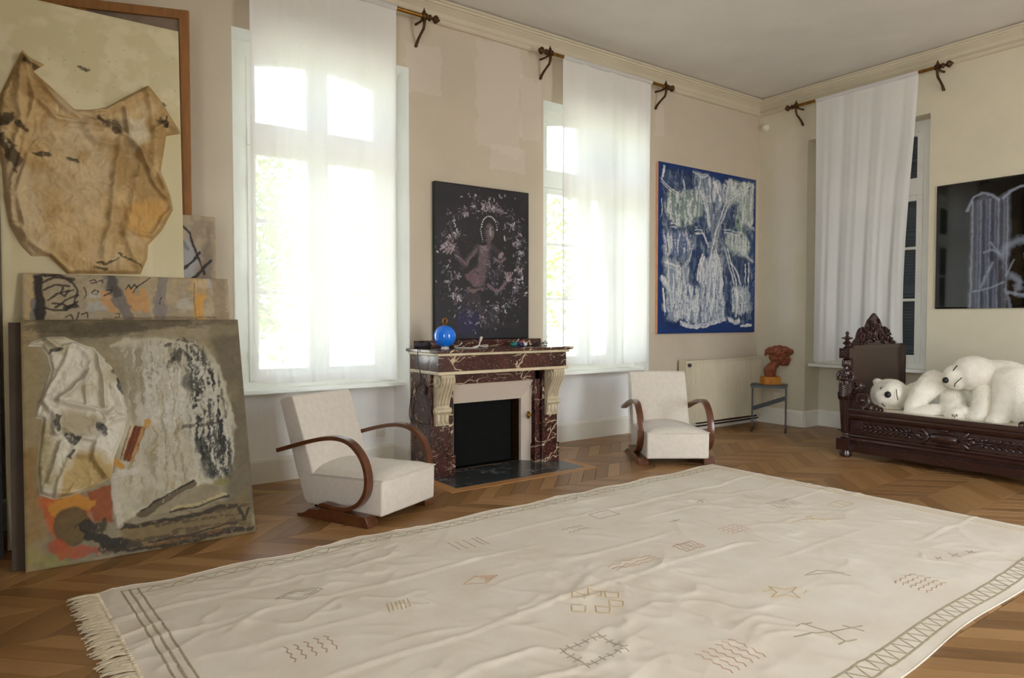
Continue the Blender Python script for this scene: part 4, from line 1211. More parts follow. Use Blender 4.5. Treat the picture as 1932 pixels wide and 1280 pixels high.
# ================================================================== ARMCHAIRS (bentwood lounge chairs)
def make_chair():
    r = empty('armchair', (0, 0, 0))
    hw = 0.272
    # seat block: box with a crowned top
    side = [(0.342, 0.062), (0.350, 0.286), (-0.25, 0.262), (-0.372, 0.235), (-0.335, 0.125), (-0.315, 0.082), (-0.285, 0.064)]
    mb = MB()
    mb.prism(side, lambda x, z: (x, -hw, z), lambda x, z: (x, hw, z))
    seat = mb.build('seat', M['upholstery'], r, smooth=True, bevel=0.018, seg=3, angle=50)
    # crowned cushion top
    nx, ny = 34, 34
    P = np.zeros((ny, nx, 3))
    for j in range(ny):
        for i in range(nx):
            u, v = i / (nx - 1), j / (ny - 1)
            x = -0.262 + (0.349 + 0.262) * u
            y = -hw + .001 + (2 * hw - .002) * v
            e = min(1, (1 - u) / 0.12) ** 0.5 * min(1, v / 0.10) ** 0.5 * min(1, (1 - v) / 0.10) ** 0.5 if 0 < v < 1 and u < 1 else 0.0
            z = 0.262 + (0.288 - 0.262) * u + e * (0.012 + 0.05 * math.sin(math.pi * v) ** 0.8 * (1 - 0.35 * u)) + 0.002 * mnoise.noise(Vector((x * 9, y * 9, 2)))
            P[j, i] = (x, y, z)
    grid_mesh('cushion', P, M['upholstery'], r)
    mb = MB()
    mb.tube([(-0.25, -hw - .001, 0.268), (0.349, -hw - .001, 0.288), (0.351, -hw, 0.288), (0.351, hw, 0.288), (0.349, hw + .001, 0.288), (-0.25, hw + .001, 0.268)], 0.0045, 6)
    mb.build('piping', M['upholstery'], seat, smooth=True)
    # backrest slab, slightly bellied
    back = [(-0.232, 0.25), (-0.268, 0.36), (-0.322, 0.52), (-0.408, 0.752), (-0.428, 0.766), (-0.522, 0.744), (-0.540, 0.728), (-0.462, 0.50), (-0.372, 0.225), (-0.30, 0.20)]
    mb = MB()
    mb.prism(back, lambda x, z: (x, -hw + .002, z), lambda x, z: (x, hw - .002, z))
    mb.build('backrest', M['upholstery'], r, smooth=True, bevel=0.022, seg=3, angle=50)
    # arms: one flat bent band each
    path = curve_pts([(-0.50, 0, 0.405), (-0.36, 0, 0.447), (-0.20, 0, 0.492), (-0.06, 0, 0.522), (0.05, 0, 0.528), (0.14, 0, 0.505), (0.215, 0, 0.445), (0.258, 0, 0.37), (0.272, 0, 0.29), (0.258, 0, 0.21), (0.205, 0, 0.14), (0.12, 0, 0.098), (0.02, 0, 0.088), (-0.07, 0, 0.098), (-0.12, 0, 0.088)], 6)
    for s in (-1, 1):
        mb = MB()
        y0, y1 = s * 0.282, s * 0.338
        rings = []
        for i, p in enumerate(path):
            t = (path[min(i + 1, len(path) - 1)] - path[max(i - 1, 0)]).normalized()
            n = Vector((-t.z, 0, t.x))
            h = 0.0135
            a, b_ = p + n * h, p - n * h
            rings.append([mb.bm.verts.new((a.x, y0, a.z)), mb.bm.verts.new((a.x, y1, a.z)), mb.bm.verts.new((b_.x, y1, b_.z)), mb.bm.verts.new((b_.x, y0, b_.z))])
        for a, b_ in zip(rings, rings[1:]):
            for k in range(4):
                mb.bm.faces.new((a[k], a[(k + 1) % 4], b_[(k + 1) % 4], b_[k]))
        mb.bm.faces.new(rings[0]); mb.bm.faces.new(list(reversed(rings[-1])))
        mb.build('arm', M['chairwood'], r, smooth=True, bevel=0.004, seg=2, angle=50)
        # sled runner with an ogee tail
        prof = [(-0.315, 0.0), (0.292, 0.0), (0.290, 0.028), (0.268, 0.066), (0.02, 0.076), (-0.10, 0.078), (-0.135, 0.062), (-0.21, 0.056), (-0.245, 0.034), (-0.272, 0.022), (-0.312, 0.016)]
        mb = MB()
        ya, yb = s * 0.242, s * 0.338
        mb.prism(prof, lambda x, z: (x, ya, z), lambda x, z: (x, yb, z))
        mb.build('runner', M['chairwood'], r, bevel=0.004, seg=1)
    mb = MB(); mb.box(-0.25, 0.28, -0.242, 0.242, 0.045, 0.064)
    mb.build('base_board', M['darkwood'], r)
    return r

def dup(root):
    n = root.copy(); COL.objects.link(n)
    for ch in list(root.children):
        c = ch.copy(); COL.objects.link(c); c.parent = n
        for g in list(ch.children):
            d = g.copy(); COL.objects.link(d); d.parent = c
    return n

ch1 = make_chair()
tag(ch1, 'ivory armchair with bentwood arms standing beside the leaning canvases, left of the fireplace', 'chair', 'ivory bentwood armchairs')
ch2 = dup(ch1)
tag(ch2, 'ivory armchair with bentwood arms standing in front of the radiator, facing the viewer', 'chair', 'ivory bentwood armchairs')
ch1.location = (-5.549, -0.856, 0); ch1.rotation_euler.z = R(-65)
ch2.location = (-2.637, -0.891, 0); ch2.rotation_euler.z = R(-124)

# ================================================================== RADIATOR
ra = empty('radiator', (-0.78, -0.09, 0.06), 'flat cream panel radiator on the wall under the blue painting', 'radiator')
rx0, rx1, rz0, rz1 = -1.495, -0.10, 0.10, 0.815
mb = MB()
n = 46
prof = []
w = (rx1 - rx0 - .02) / n
front = -0.135
for i in range(n):
    x = rx0 + .01 + i * w
    prof += [(x + w * .12, front), (x + w * .62, front), (x + w * .74, front + .007), (x + w, front + .007)]
prof = [(rx0 + .01, front + .02), (rx0 + .01, front)] + prof + [(rx1 - .01, front + .02)]
mb.prism(prof, lambda x, y: (x, y, rz0 + .01), lambda x, y: (x, y, rz1 - .03))
mb.build('ribbed_panel', M['radiator'], ra)
mb = MB(); mb.box(rx0 + .01, rx1 - .01, -0.055, -0.04, rz0 + .01, rz1 - .03)
mb.build('rear_panel', M['radiator'], ra)
for x0 in (rx0, rx1 - .012):
    mb = MB(); mb.box(x0, x0 + .012, front - .004, -0.035, rz0 - .005, rz1)
    mb.build('side_panel', M['radiator'], ra, bevel=0.003)
mb = MB()
for k in range(24):
    y0 = front
    x = rx0 + .02 + k * (rx1 - rx0 - .04) / 24
    mb.box(x, x + (rx1 - rx0 - .04) / 24 - .012, front + .004, -0.045, rz1 - .014, rz1 - .006)
mb.box(rx0 + .01, rx1 - .01, front - .003, front + .010, rz1 - .032, rz1 - .004); mb.box(rx0 + .01, rx1 - .01, -0.052, -0.040, rz1 - .032, rz1 - .004)
mb.build('top_grille', M['radiator'], ra)
mb = MB(); mb.lathe([(0.020, 0.0), (0.020, -0.02), (0.016, -0.026)], (rx0 + .05, front, rz1 - .055), 14, 'y')
mb.build('valve', M['steel'], ra, smooth=True)
mb = MB(); mb.tube([(rx1 + .0, -0.09, rz1 - .01), (rx1 + .03, -0.09, rz1 - .004)], 0.01, 8)
mb.build('bleed_screw', M['steel'], ra, smooth=True)
for x in (rx0 + .25, rx1 - .25):
    for z in (rz0 + .1, rz1 - .2):
        mb = MB(); mb.box(x, x + .03, -0.045, -0.001, z, z + .06)
        mb.build('wall_bracket', M['steel'], ra)
mb = MB()
mb.tube(curve_pts([(rx0 + .04, -0.09, rz0 - .0), (rx0 + .04, -0.09, 0.055), (rx0 + .1, -0.06, 0.05), (rx1 + .06, -0.05, 0.05)]), 0.009, 8)
mb.tube(curve_pts([(rx1 - .04, -0.09, rz0), (rx1 - .04, -0.08, 0.085), (rx1 - .1, -0.045, 0.08), (rx0 + .3, -0.04, 0.08)]), 0.009, 8)
mb.build('pipe', M['iron'], ra, smooth=True)

# ================================================================== SIDE TABLE AND BUST
tb = empty('side_table', (0, 0, 0), 'small grey steel side table with a slanted dark brace in the corner', 'table')
ROOTLOC[tb] = Vector((0, 0, 0))
mb = MB(); mb.box(-0.195, 0.195, -0.13, 0.13, 0.518, 0.530)
mb.build('tabletop', M['steel'], tb, bevel=0.003)
mb = MB(); mb.box(-0.19, 0.19, -0.125, -0.105, 0.498, 0.518); mb.box(-0.19, 0.19, 0.105, 0.125, 0.498, 0.518)
mb.build('apron', M['steel'], tb)
for s in (-1, 1):
    mb = MB(); mb.box(s * 0.178 - .009, s * 0.178 + .009, -0.014, 0.014, 0.03, 0.518)
    mb.build('leg', M['steel'], tb, bevel=0.002, seg=1)
    mb = MB(); mb.box(s * 0.178 - .012, s * 0.178 + .012, -0.12, 0.12, 0.022, 0.040)
    mb.build('foot_bar', M['iron'], tb, bevel=0.003, seg=1)
    for y in (-0.108, 0.108):
        mb = MB(); mb.lathe([(0.012, 0), (0.014, 0.008), (0.012, 0.022)], (s * 0.178, y, 0), 10)
        mb.build('foot_pad', M['black'], tb)
mb = MB()
mb.hexa([(-0.172, -0.02, 0.225), (0.172, -0.02, 0.355), (0.172, -0.012, 0.355), (-0.172, -0.012, 0.225), (-0.172, -0.02, 0.275), (0.172, -0.02, 0.405), (0.172, -0.012, 0.405), (-0.172, -0.012, 0.275)])
mb.build('slanted_brace', M['black'], tb)
tb.location = (-0.545, -0.535, 0); tb.rotation_euler.z = R(-59 + 0)

bu = empty('bust', (0, 0, 0), 'brown terracotta bust of a curly haired head in profile on an ochre block', 'sculpture')
mb = MB(); mb.box(-0.095, 0.095, -0.075, 0.075, 0, 0.088)
mb.build('plinth', M['ochreblock'], bu, bevel=0.006)
z0 = 0.086
mb = MB()
mb.tube([(0.0, 0, z0), (-0.005, 0, z0 + .05), (0.0, 0, z0 + .09), (0.03, 0, z0 + .125), (0.065, 0, z0 + .16), (0.09, 0, z0 + .20)], [0.058, 0.066, 0.062, 0.052, 0.048, 0.055], 14)
mb.ell((-0.02, 0, z0 + .075), (0.055, 0.075, 0.05)); mb.ell((0.035, 0, z0 + .075), (0.03, 0.05, 0.05))
mb.ell((0.10, 0, z0 + .245), (0.095, 0.078, 0.085))          # skull
mb.ell((0.155, 0, z0 + .205), (0.062, 0.058, 0.075))         # face
mb.ell((0.185, 0, z0 + .145), (0.026, 0.030, 0.024))         # chin
mb.ell((0.145, 0, z0 + .145), (0.045, 0.045, 0.022))         # jaw
mb.tube([(0.205, 0, z0 + .225), (0.228, 0, z0 + .188), (0.21, 0, z0 + .182)], [0.012, 0.014, 0.012], 8)   # nose
mb.ell((0.208, 0, z0 + .165), (0.013, 0.022, 0.007)); mb.ell((0.206, 0, z0 + .154), (0.012, 0.02, 0.007))  # lips
for s in (-1, 1):
    mb.ell((0.19, s * 0.034, z0 + .215), (0.018, 0.016, 0.008)); mb.ell((0.198, s * 0.028, z0 + .232), (0.012, 0.024, 0.007))  # eye, brow
    mb.ell((0.095, s * 0.076, z0 + .195), (0.018, 0.010, 0.03))  # ear
head = blob(mb, 'head', M['terracotta'], bu, 0.0065, 3, lambda c: 0.0025 * mnoise.noise(c * 55))
mb = MB()
rb = random.Random(9)
mb.ell((0.075, 0, z0 + .275), (0.098, 0.088, 0.07))
mb.ell((-0.005, 0, z0 + .285), (0.045, 0.055, 0.042)); mb.ell((0.20, 0, z0 + .283), (0.062, 0.066, 0.042)); mb.ell((0.15, 0, z0 + .30), (0.07, 0.08, 0.05)); mb.ell((0.045, 0, z0 + .225), (0.06, 0.078, 0.06))
for k in range(90):
    a = rb.uniform(0, 6.28); b_ = rb.uniform(-0.25, 1.4)
    c = Vector((0.075 + math.cos(a) * math.cos(b_) * 0.130, math.sin(a) * math.cos(b_) * 0.092, z0 + .265 + math.sin(b_) * 0.085))
    if c.x > 0.15 and c.z < z0 + .25: continue
    mb.ell(c, (rb.uniform(.016, .03), rb.uniform(.014, .022), rb.uniform(.008, .013)), Matrix.Rotation(rb.uniform(0, 3), 3, 'Z') @ Matrix.Rotation(rb.uniform(-.6, .6), 3, 'Y'), sub=1)
blob(mb, 'curled_hair', M['terracotta'], bu, 0.005, 1, lambda c: 0.005 * mnoise.noise(c * 70))
bu.location = (-0.525, -0.535, 0.530); bu.rotation_euler.z = R(-36)

# ================================================================== SMALL FITTINGS
def outlet(fn, label):
    o = empty('wall_socket', fn(0, 0, 0), label, 'socket')
    mb = MB(); mb.hexa([fn(x, y, z) for x, y, z in ((-.04, 0, -.04), (.04, 0, -.04), (.04, .012, -.04), (-.04, .012, -.04), (-.04, 0, .04), (.04, 0, .04), (.04, .012, .04), (-.04, .012, .04))])
    mb.build('plate', M['plastic'], o, bevel=0.004)
    mb = MB()
    mb.tube([fn(0, .012, 0), fn(0, .016, 0)], [0.028, 0.026], 20)
    mb.build('rim', M['plastic'], o)
    mb = MB()
    for dx in (-.0095, .0095): mb.tube([fn(dx, .0155, 0), fn(dx, .0168, 0)], 0.003, 8)
    mb.build('pin_hole', M['black'], o)
outlet(lambda x, y, z: (-4.93 + x, ND - y, 0.305 + z), 'white wall socket low in the window niche behind the left armchair')
outlet(lambda x, y, z: (0.0 - y, -0.285 + x, 0.335 + z), 'white wall socket on the right wall behind the steel side table')
se = empty('motion_sensor', (-0.0, -0.09, 3.61), 'small white dome sensor high in the corner above the blue painting', 'sensor')
mb = MB(); mb.lathe([(0.045, 0), (0.045, -0.012), (0.036, -0.026)], (0.0, -0.09, 3.61), 20, 'x')
mb.build('base', M['plastic'], se, smooth=True)
mb = MB(); mb.ell((-0.03, -0.09, 3.605), (0.03, 0.033, 0.033), sub=3)
mb.build('dome', M['plastic'], se, smooth=True)

# ================================================================== CARVED BED
BX0, BX1 = -1.24, -0.20
BY0, BY1 = -1.80, -3.47
dw = M['darkwood']
bed = empty('carved_bed', ((BX0 + BX1) / 2, (BY0 + BY1) / 2, 0), 'dark carved wooden day bed with a crested headboard and figure post', 'bed')
# front rail: moulded top, sunk panel, ledge, bottom board
def rail(x, name, s):
    mb = MB()
    prof = [(0.0, 0.055), (-0.018, 0.055), (-0.018, 0.120), (-0.012, 0.128), (-0.012, 0.150), (-0.026, 0.156), (-0.034, 0.170), (-0.030, 0.186), (-0.020, 0.192), (-0.026, 0.204), (-0.018, 0.214), (-0.006, 0.220),
            (-0.006, 0.352), (-0.018, 0.358), (-0.030, 0.372), (-0.036, 0.392), (-0.030, 0.408), (-0.038, 0.418), (-0.040, 0.442), (-0.032, 0.455), (0.022, 0.455), (0.022, 0.055)]
    mb.prism(prof, lambda d, z: (x + s * d, BY0 - 0.04, z), lambda d, z: (x + s * d, BY1 + 0.04, z))
    return mb.build(name, dw, bed)
fr = rail(BX0, 'front_rail', 1)
rail(BX1 + 0.02, 'back_rail', -1)
# bead row in the hollow under the ledge
mb = MB()
yy = BY0 - 0.055
while yy > BY1 + 0.05:
    mb.ell((BX0 - 0.020, yy, 0.139), (0.012, 0.0075, 0.010), sub=1)
    yy -= 0.0215
mb.build('bead_moulding', dw, fr, smooth=True)
# frame of the sunk panel with shaped corners
for y0, y1 in ((BY0 - 0.05, BY0 - 0.16), (BY1 + 0.16, BY1 + 0.05)):
    mb = MB(); mb.box(BX0 - 0.013, BX0, min(y0, y1), max(y0, y1), 0.22, 0.352)
    mb.build('panel_end', dw, fr, bevel=0.006)
# carved relief: cartouche in the middle, leafy sprays to both sides
yc = (BY0 + BY1) / 2
xf = BX0 - 0.008
mb = MB()
mb.lathe([(0.0, -0.105), (0.028, -0.10), (0.036, -0.09), (0.036, 0.09), (0.028, 0.10), (0.0, 0.105)], (xf - .006, yc, 0.284), 16, 'y')
for zz in (0.338, 0.232): mb.ell((xf - .004, yc, zz), (0.014, 0.07, 0.010), sub=2)
mb.ell((xf - .012, yc, 0.352), (0.018, 0.035, 0.012), sub=2)
mb.build('cartouche', dw, fr, smooth=True)
rc = random.Random(3)
mb = MB()
def leaf(y, z, ang, l, w, t=0.009):
    mb.ell((xf - 0.006, y, z), (t * 1.6, l, w * 1.15), Matrix.Rotation(ang, 3, 'X'), sub=2)
for s in (1, -1):
    # big curled acanthus beside the cartouche
    for a, l in ((0.9, .05), (0.35, .062), (-0.25, .058), (-0.8, .048)):
        leaf(yc + s * (0.135 + 0.02 * math.cos(a)), 0.285 + 0.045 * math.sin(a), s * a, l, 0.015, 0.013)
    mb.tube([(xf - .006, yc + s * .11, 0.29), (xf - .01, yc + s * .19, 0.277), (xf - .008, yc + s * .27, 0.292), (xf - .008, yc + s * .38, 0.283), (xf - .006, yc + s * .52, 0.29), (xf - .006, yc + s * .68, 0.286)], [0.014, 0.012, 0.010, 0.008, 0.007, 0.004], 8)
    mb.ell((xf - .012, yc + s * .205, 0.285), (0.016, 0.022, 0.024), sub=2)
    for k in range(6):                                   # star flower
        a = k * math.pi / 3
        leaf(yc + s * (0.285 + 0.028 * math.cos(a)), 0.288 + 0.028 * math.sin(a), s * a, 0.022, 0.008, 0.012)
    mb.ell((xf - .014, yc + s * .285, 0.288), 0.011, sub=1)
    for k in range(16):                                  # berry cluster
        mb.ell((xf - .008, yc + s * (0.415 + rc.uniform(-.045, .045)), 0.287 + rc.uniform(-.038, .038)), rc.uniform(.007, .011), sub=1)
    for k in range(8):
        yk = 0.34 + k * 0.045
        for q in (1, -1):
            leaf(yc + s * yk, 0.287 + q * 0.024, s * q * 0.7, 0.026, 0.008, 0.010)
    leaf(yc + s * 0.70, 0.286, 0, 0.035, 0.010, 0.010)
mb.build('carved_foliage', dw, fr, smooth=True)
# posts with carved figures
def post(py, name):
    p = (BX0 + 0.0, py)
    mb = MB()
    mb.lathe([(0.040, 0.0), (0.052, 0.012), (0.054, 0.04), (0.044, 0.060), (0.044, 0.07)], (p[0], py, 0), 18)
    o = mb.build(name, dw, bed, smooth=True)
    mb = MB(); mb.box(p[0] - .062, p[0] + .062, py - .062, py + .062, 0.066, 0.175)
    mb.build('foot_block', dw, o, bevel=0.006)
    mb = MB()
    mb.lathe([(0.048, 0.175), (0.052, 0.185), (0.044, 0.20), (0.034, 0.21), (0.032, 0.225)], (p[0], py, 0), 16)
    # tapered square shaft, fluted with a row of beads
    mb.hexa([(p[0] - .030, py - .030, .22), (p[0] + .030, py - .030, .22), (p[0] + .030, py + .030, .22), (p[0] - .030, py + .030, .22),
             (p[0] - .046, py - .046, .575), (p[0] + .046, py - .046, .575), (p[0] + .046, py + .046, .575), (p[0] - .046, py + .046, .575)])
    mb.build('tapered_shaft', dw, o, bevel=0.004)
    mb = MB()
    for k in range(22):
        z = 0.24 + k * 0.0145
        w = 0.031 + (z - .22) / .355 * 0.016
        mb.ell((p[0] - w, py, z), (0.006, 0.016, 0.006), sub=1)
        mb.ell((p[0], py - w, z), (0.016, 0.006, 0.006), sub=1)
    mb.build('beading', dw, o, smooth=True)
    # the figure: hips wrapped in cloth, bare torso, crossed arms, head with hair  (faces -x)
    mb = MB()
    x0 = p[0] - 0.012
    mb.tube([(x0, py, 0.555), (x0, py, 0.60), (x0 - .004, py, 0.64), (x0 - .002, py, 0.68), (x0, py, 0.715), (x0, py, 0.755), (x0, py, 0.79), (x0, py, 0.81), (x0 - .003, py, 0.84)],
            [0.050, 0.056, 0.054, 0.044, 0.038, 0.046, 0.046, 0.026, 0.02], 14)
    mb.ell((x0 - .002, py, 0.79), (0.030, 0.062, 0.022), sub=2)                   # shoulders
    for s in (1, -1):
        mb.ell((x0 - .036, py + s * .020, 0.755), (0.017, 0.018, 0.017), sub=2)
        mb.tube([(x0, py + s * .060, 0.79), (x0 - .012, py + s * .072, 0.745), (x0 - .02, py + s * .066, 0.715), (x0 - .048, py + s * .03, 0.718), (x0 - .056, py - s * .012, 0.728)], [0.017, 0.016, 0.015, 0.012, 0.011], 8)
    mb.ell((x0 - .004, py, 0.868), (0.034, 0.029, 0.040), sub=3)                  # head
    mb.ell((x0 - .038, py, 0.862), (0.007, 0.006, 0.011), sub=1)                  # nose
    mb.ell((x0 - .032, py, 0.842), (0.008, 0.012, 0.006), sub=1)                  # mouth
    mb.ell((x0 + .004, py, 0.885), (0.040, 0.040, 0.030), sub=2)                  # hair
    for s in (1, -1): mb.ell((x0 + .006, py + s * .032, 0.858), (0.018, 0.012, 0.032), sub=2)
    blob(mb, 'carved_figure', dw, o, 0.0055, 2)
    mb = MB()                                                                     # drapery folds at the hips
    for k in range(6):
        z = 0.665 - k * 0.017
        mb.tube([(x0 - .005, py - .058, z + .03), (x0 - .045, py - .035, z + .005), (x0 - .060, py, z - .015), (x0 - .045, py + .035, z + .004), (x0 - .005, py + .058, z + .028)], [0.005, 0.009, 0.010, 0.009, 0.005], 7)
    for k in range(7):
        y = py - .045 + k * .015
        mb.tube([(x0 - .045, y, 0.60), (x0 - .042, y, 0.56), (x0 - .034, y, 0.53)], [0.008, 0.009, 0.004], 7)
    mb.build('drapery', dw, o, smooth=True)
    mb = MB()
    mb.box(p[0] - .05, p[0] + .05, py - .05, py + .05, 0.912, 1.006)
    mb.build('rosette_block', dw, o, bevel=0.006)
    mb = MB()
    for k in range(6):
        a = k * math.pi / 3
        mb.ell((p[0] - .052, py + .019 * math.cos(a), 0.959 + .019 * math.sin(a)), (0.008, 0.014, 0.009), Matrix.Rotation(a, 3, 'X'), sub=2)
    mb.ell((p[0] - .056, py, 0.959), 0.010, sub=2)
    mb.build('rosette', dw, o, smooth=True)
    mb = MB()
    mb.lathe([(0.030, 1.006), (0.034, 1.012), (0.020, 1.022), (0.016, 1.032), (0.036, 1.044), (0.040, 1.052), (0.030, 1.062), (0.016, 1.072), (0.020, 1.084), (0.048, 1.094), (0.050, 1.102), (0.022, 1.110), (0.010, 1.122), (0.014, 1.134), (0.017, 1.144), (0.010, 1.156), (0.002, 1.162)], (p[0], py, 0), 18)
    mb.build('finial', dw, o, smooth=True)
post(BY0, 'head_post')
post(BY1, 'foot_post')
for (px_, py_) in ((BX1, BY0), (BX1, BY1)):
    mb = MB(); mb.box(px_ - .035, px_ + .035, py_ - .035, py_ + .035, 0.0, 1.0)
    mb.build('rear_post', dw, bed, bevel=0.006)
# head and foot boards
mb = MB(); mb.box(BX0 + .045, BX1 + .03, BY0 - .018, BY0 + .018, 0.25, 1.03)
hb = mb.build('headboard', dw, bed, bevel=0.005)
mb = MB()
mb.box(BX0 + .055, BX1 + .03, BY0 - .028, BY0 + .028, 0.985, 1.03)
mb.box(BX0 + .055, BX0 + .12, BY0 - .026, BY0, 0.46, 0.985); mb.box(BX1 - .06, BX1 + .03, BY0 - .026, BY0, 0.46, 0.985)
mb.build('headboard_frame', dw, hb, bevel=0.006)
mb = MB(); mb.box(BX0 + .045, BX1 + .03, BY1 - .018, BY1 + .018, 0.25, 0.62)
mb.build('footboard', dw, bed, bevel=0.005)
# pierced leafy crest on the headboard
xc_ = -0.765
mb = MB()
out_ = [(-0.41, 1.03), (-0.37, 1.07), (-0.33, 1.09), (-0.31, 1.14), (-0.28, 1.175), (-0.22, 1.19), (-0.17, 1.185), (-0.14, 1.22), (-0.11, 1.26), (-0.06, 1.29), (-0.02, 1.315), (0.0, 1.325)]
out_ = out_ + [(-x, z) for x, z in reversed(out_[:-1])]
mb.prism(out_, lambda x, z: (xc_ + x * .96, BY0 - .010, z), lambda x, z: (xc_ + x * .96, BY0 + .012, z))
cr = mb.build('crest', dw, bed)
mb = MB()
rk = random.Random(12)
def top_at(x):
    x = -abs(x) / .96
    for (a, za), (b, zb) in zip(out_, out_[1:12]):
        if a <= x <= b: return za + (zb - za) * (x - a) / (b - a)
    return 1.03
for k in range(150):
    x = rk.uniform(-.40, .40); t = top_at(x)
    z = rk.uniform(1.04, max(1.045, t + .004))
    mb.ell((xc_ + x, BY0 - .016, z), (rk.uniform(.012, .024), rk.uniform(.008, .018), rk.uniform(.006, .010)), Matrix.Rotation(rk.uniform(0, 3.14), 3, 'Y'), sub=1)
for i in range(60):                                       # leaf tips round the outline
    x = -0.40 + 0.80 * i / 59
    mb.ell((xc_ + x, BY0 - .002, top_at(x)), (0.010, 0.013, rk.uniform(.010, .018)), Matrix.Rotation(rk.uniform(-.6, .6), 3, 'Y'), sub=1)
for s in (1, -1):                                          # C-scrolls
    for (cx, cz, r_) in ((.12, 1.10, .045), (.24, 1.10, .04), (.05, 1.19, .035)):
        mb.tube([(xc_ + s * cx + r_ * math.cos(a) * (1 - a * .09), BY0 - .018, cz + r_ * math.sin(a) * (1 - a * .09)) for a in [k * .5 for k in range(14)]], 0.009, 7)
mb.ell((xc_, BY0 - .022, 1.13), (0.03, 0.016, 0.045), sub=2)
mb.build('crest_carving', dw, cr, smooth=True)
# scrolled brackets where the boards meet the rail
for y0, s in ((BY0 - .055, -1), (BY1 + .055, 1)):
    mb = MB()
    X = BX0 + 0.005
    sp = []
    for k in range(20):
        a = -1.2 + k * 0.42
        r_ = 0.075 * (1 - k / 26.0)
        sp.append((X, y0 + s * (0.085 + r_ * math.cos(a)), 0.535 + r_ * math.sin(a)))
    mb.tube(sp, [0.024 - 0.0006 * k for k in range(20)], 8, flat=1.0)
    mb.tube(curve_pts([(X, y0 + s * .005, 0.60), (X, y0 + s * .04, 0.63), (X, y0 + s * .075, 0.66), (X, y0 + s * .06, 0.69), (X, y0 + s * .02, 0.70)], 5), 0.022, 8)
    mb.ell((X, y0 + s * .055, 0.675), (0.026, 0.040, 0.032), sub=2); mb.ell((X, y0 + s * .095, 0.668), (0.016, 0.018, 0.014), sub=2)
    mb.ell((X, y0 + s * .085, 0.535), (0.026, 0.026, 0.026), sub=2)
    for k, (yk, zk, rk_) in enumerate(((0.175, 0.482, .030), (0.215, 0.475, .024), (0.25, 0.466, .018))):
        mb.torus((X, y0 + s * yk, zk), rk_, 0.011, 16, 7, 'x')
    mb.box(X - .012, X + .012, min(y0, y0 + s * .09), max(y0, y0 + s * .09), 0.45, 0.60)
    mb.build('scroll_bracket', dw, bed, smooth=True)
mz = 0.447
mb = MB(); mb.box(BX0 + .03, BX1 - .005, BY1 + .03, BY0 - .03, 0.30, mz)
tag(mb.build('mattress', M['linen'], None, True, bevel=0.02, seg=3), 'thin white mattress lying in the carved wooden bed under the plush bears', 'mattress')
mb = MB(); mb.box(BX0 + .022, BX1 - .0, BY1 + .02, BY0 - .02, 0.25, 0.298)
mb.build('slat_base', dw, bed)

# ================================================================== PLUSH POLAR BEARS
def bear(data, label, nose, eyes, mouth, name='plush_bear', seed=1, claws=None, nose_r=0.03):
    r = empty(name, (-0.9, data[0][1][1], mz), label, 'plush toy', 'white plush polar bears')
    mb = MB()
    for it in data:
        if it[0] == 'e':
            mb.ell(it[1], it[2], sub=3)
        else:
            pts = curve_pts(it[1], 5) if len(it[1]) > 2 else [Vector(it[1][0]).lerp(Vector(it[1][1]), k / 5) for k in range(6)]
            n = len(pts)
            rr = []
            for k in range(n):
                t = k / (n - 1) * (len(it[2]) - 1)
                i = min(int(t), len(it[2]) - 2)
                rr.append(it[2][i] + (it[2][i + 1] - it[2][i]) * (t - i))
            mb.tube(pts, rr, 14)
            mb.ell(pts[0], rr[0], sub=2); mb.ell(pts[-1], rr[-1], sub=2)
    body = blob(mb, 'body', M['fur'], r, 0.011, 4, lambda c: 0.004 * mnoise.noise(c * 14) + 0.0025 * mnoise.noise(c * 45))
    off = ROOTLOC[r]
    for v in body.data.vertices:
        v.co.z = max(v.co.z, mz + 0.001 - off.z)
        v.co.x = min(v.co.x, -0.235 - off.x)
    # short pile over the whole skin
    rf = random.Random(seed)
    me = body.data
    vs, fs = [], []
    polys = list(me.polygons)
    for p in polys:
        for q in range(2):
            vsx = [me.vertices[i].co for i in p.vertices]
            w = [rf.random() + .05 for _ in vsx]; sw = sum(w)
            c = sum((a * (b / sw) for a, b in zip(vsx, w)), Vector())
            n = p.normal
            d = (n + Vector((rf.uniform(-.9, .9), rf.uniform(-.9, .9), rf.uniform(-1.1, .5)))).normalized()
            t = d.orthogonal().normalized()
            l = rf.uniform(0.006, 0.013)
            i = len(vs)
            vs += [c - t * .0014, c + t * .0014, c + d * l]
            fs.append((i, i + 1, i + 2))
    fm = bpy.data.meshes.new('fur_pile'); fm.from_pydata([tuple(v + off) for v in vs], [], fs)
    fo = link_mesh('fur_pile', fm, M['fur'], r)
    fo['kind'] = 'stuff'
    mb = MB(); mb.ell(nose, (0.022, nose_r * .95, nose_r), sub=3)
    mb.build('nose', M['black'], r, smooth=True)
    for e in eyes:
        mb = MB(); mb.tube(e, 0.0042, 6)
        mb.build('closed_eye', M['black'], r, smooth=True)
    mb = MB(); mb.tube(mouth, 0.0035, 6)
    mb.build('mouth', M['black'], r, smooth=True)
    for c in claws or []:
        mb = MB(); mb.tube([c, (c[0] - .008, c[1] - .004, c[2] + .018)], [0.006, 0.004], 6)
        mb.build('claw', simple('grey_claw', rgb(120, 112, 112), .6), r, smooth=True)
    return r
def near(p, d): return (p[0] - d, p[1], p[2])
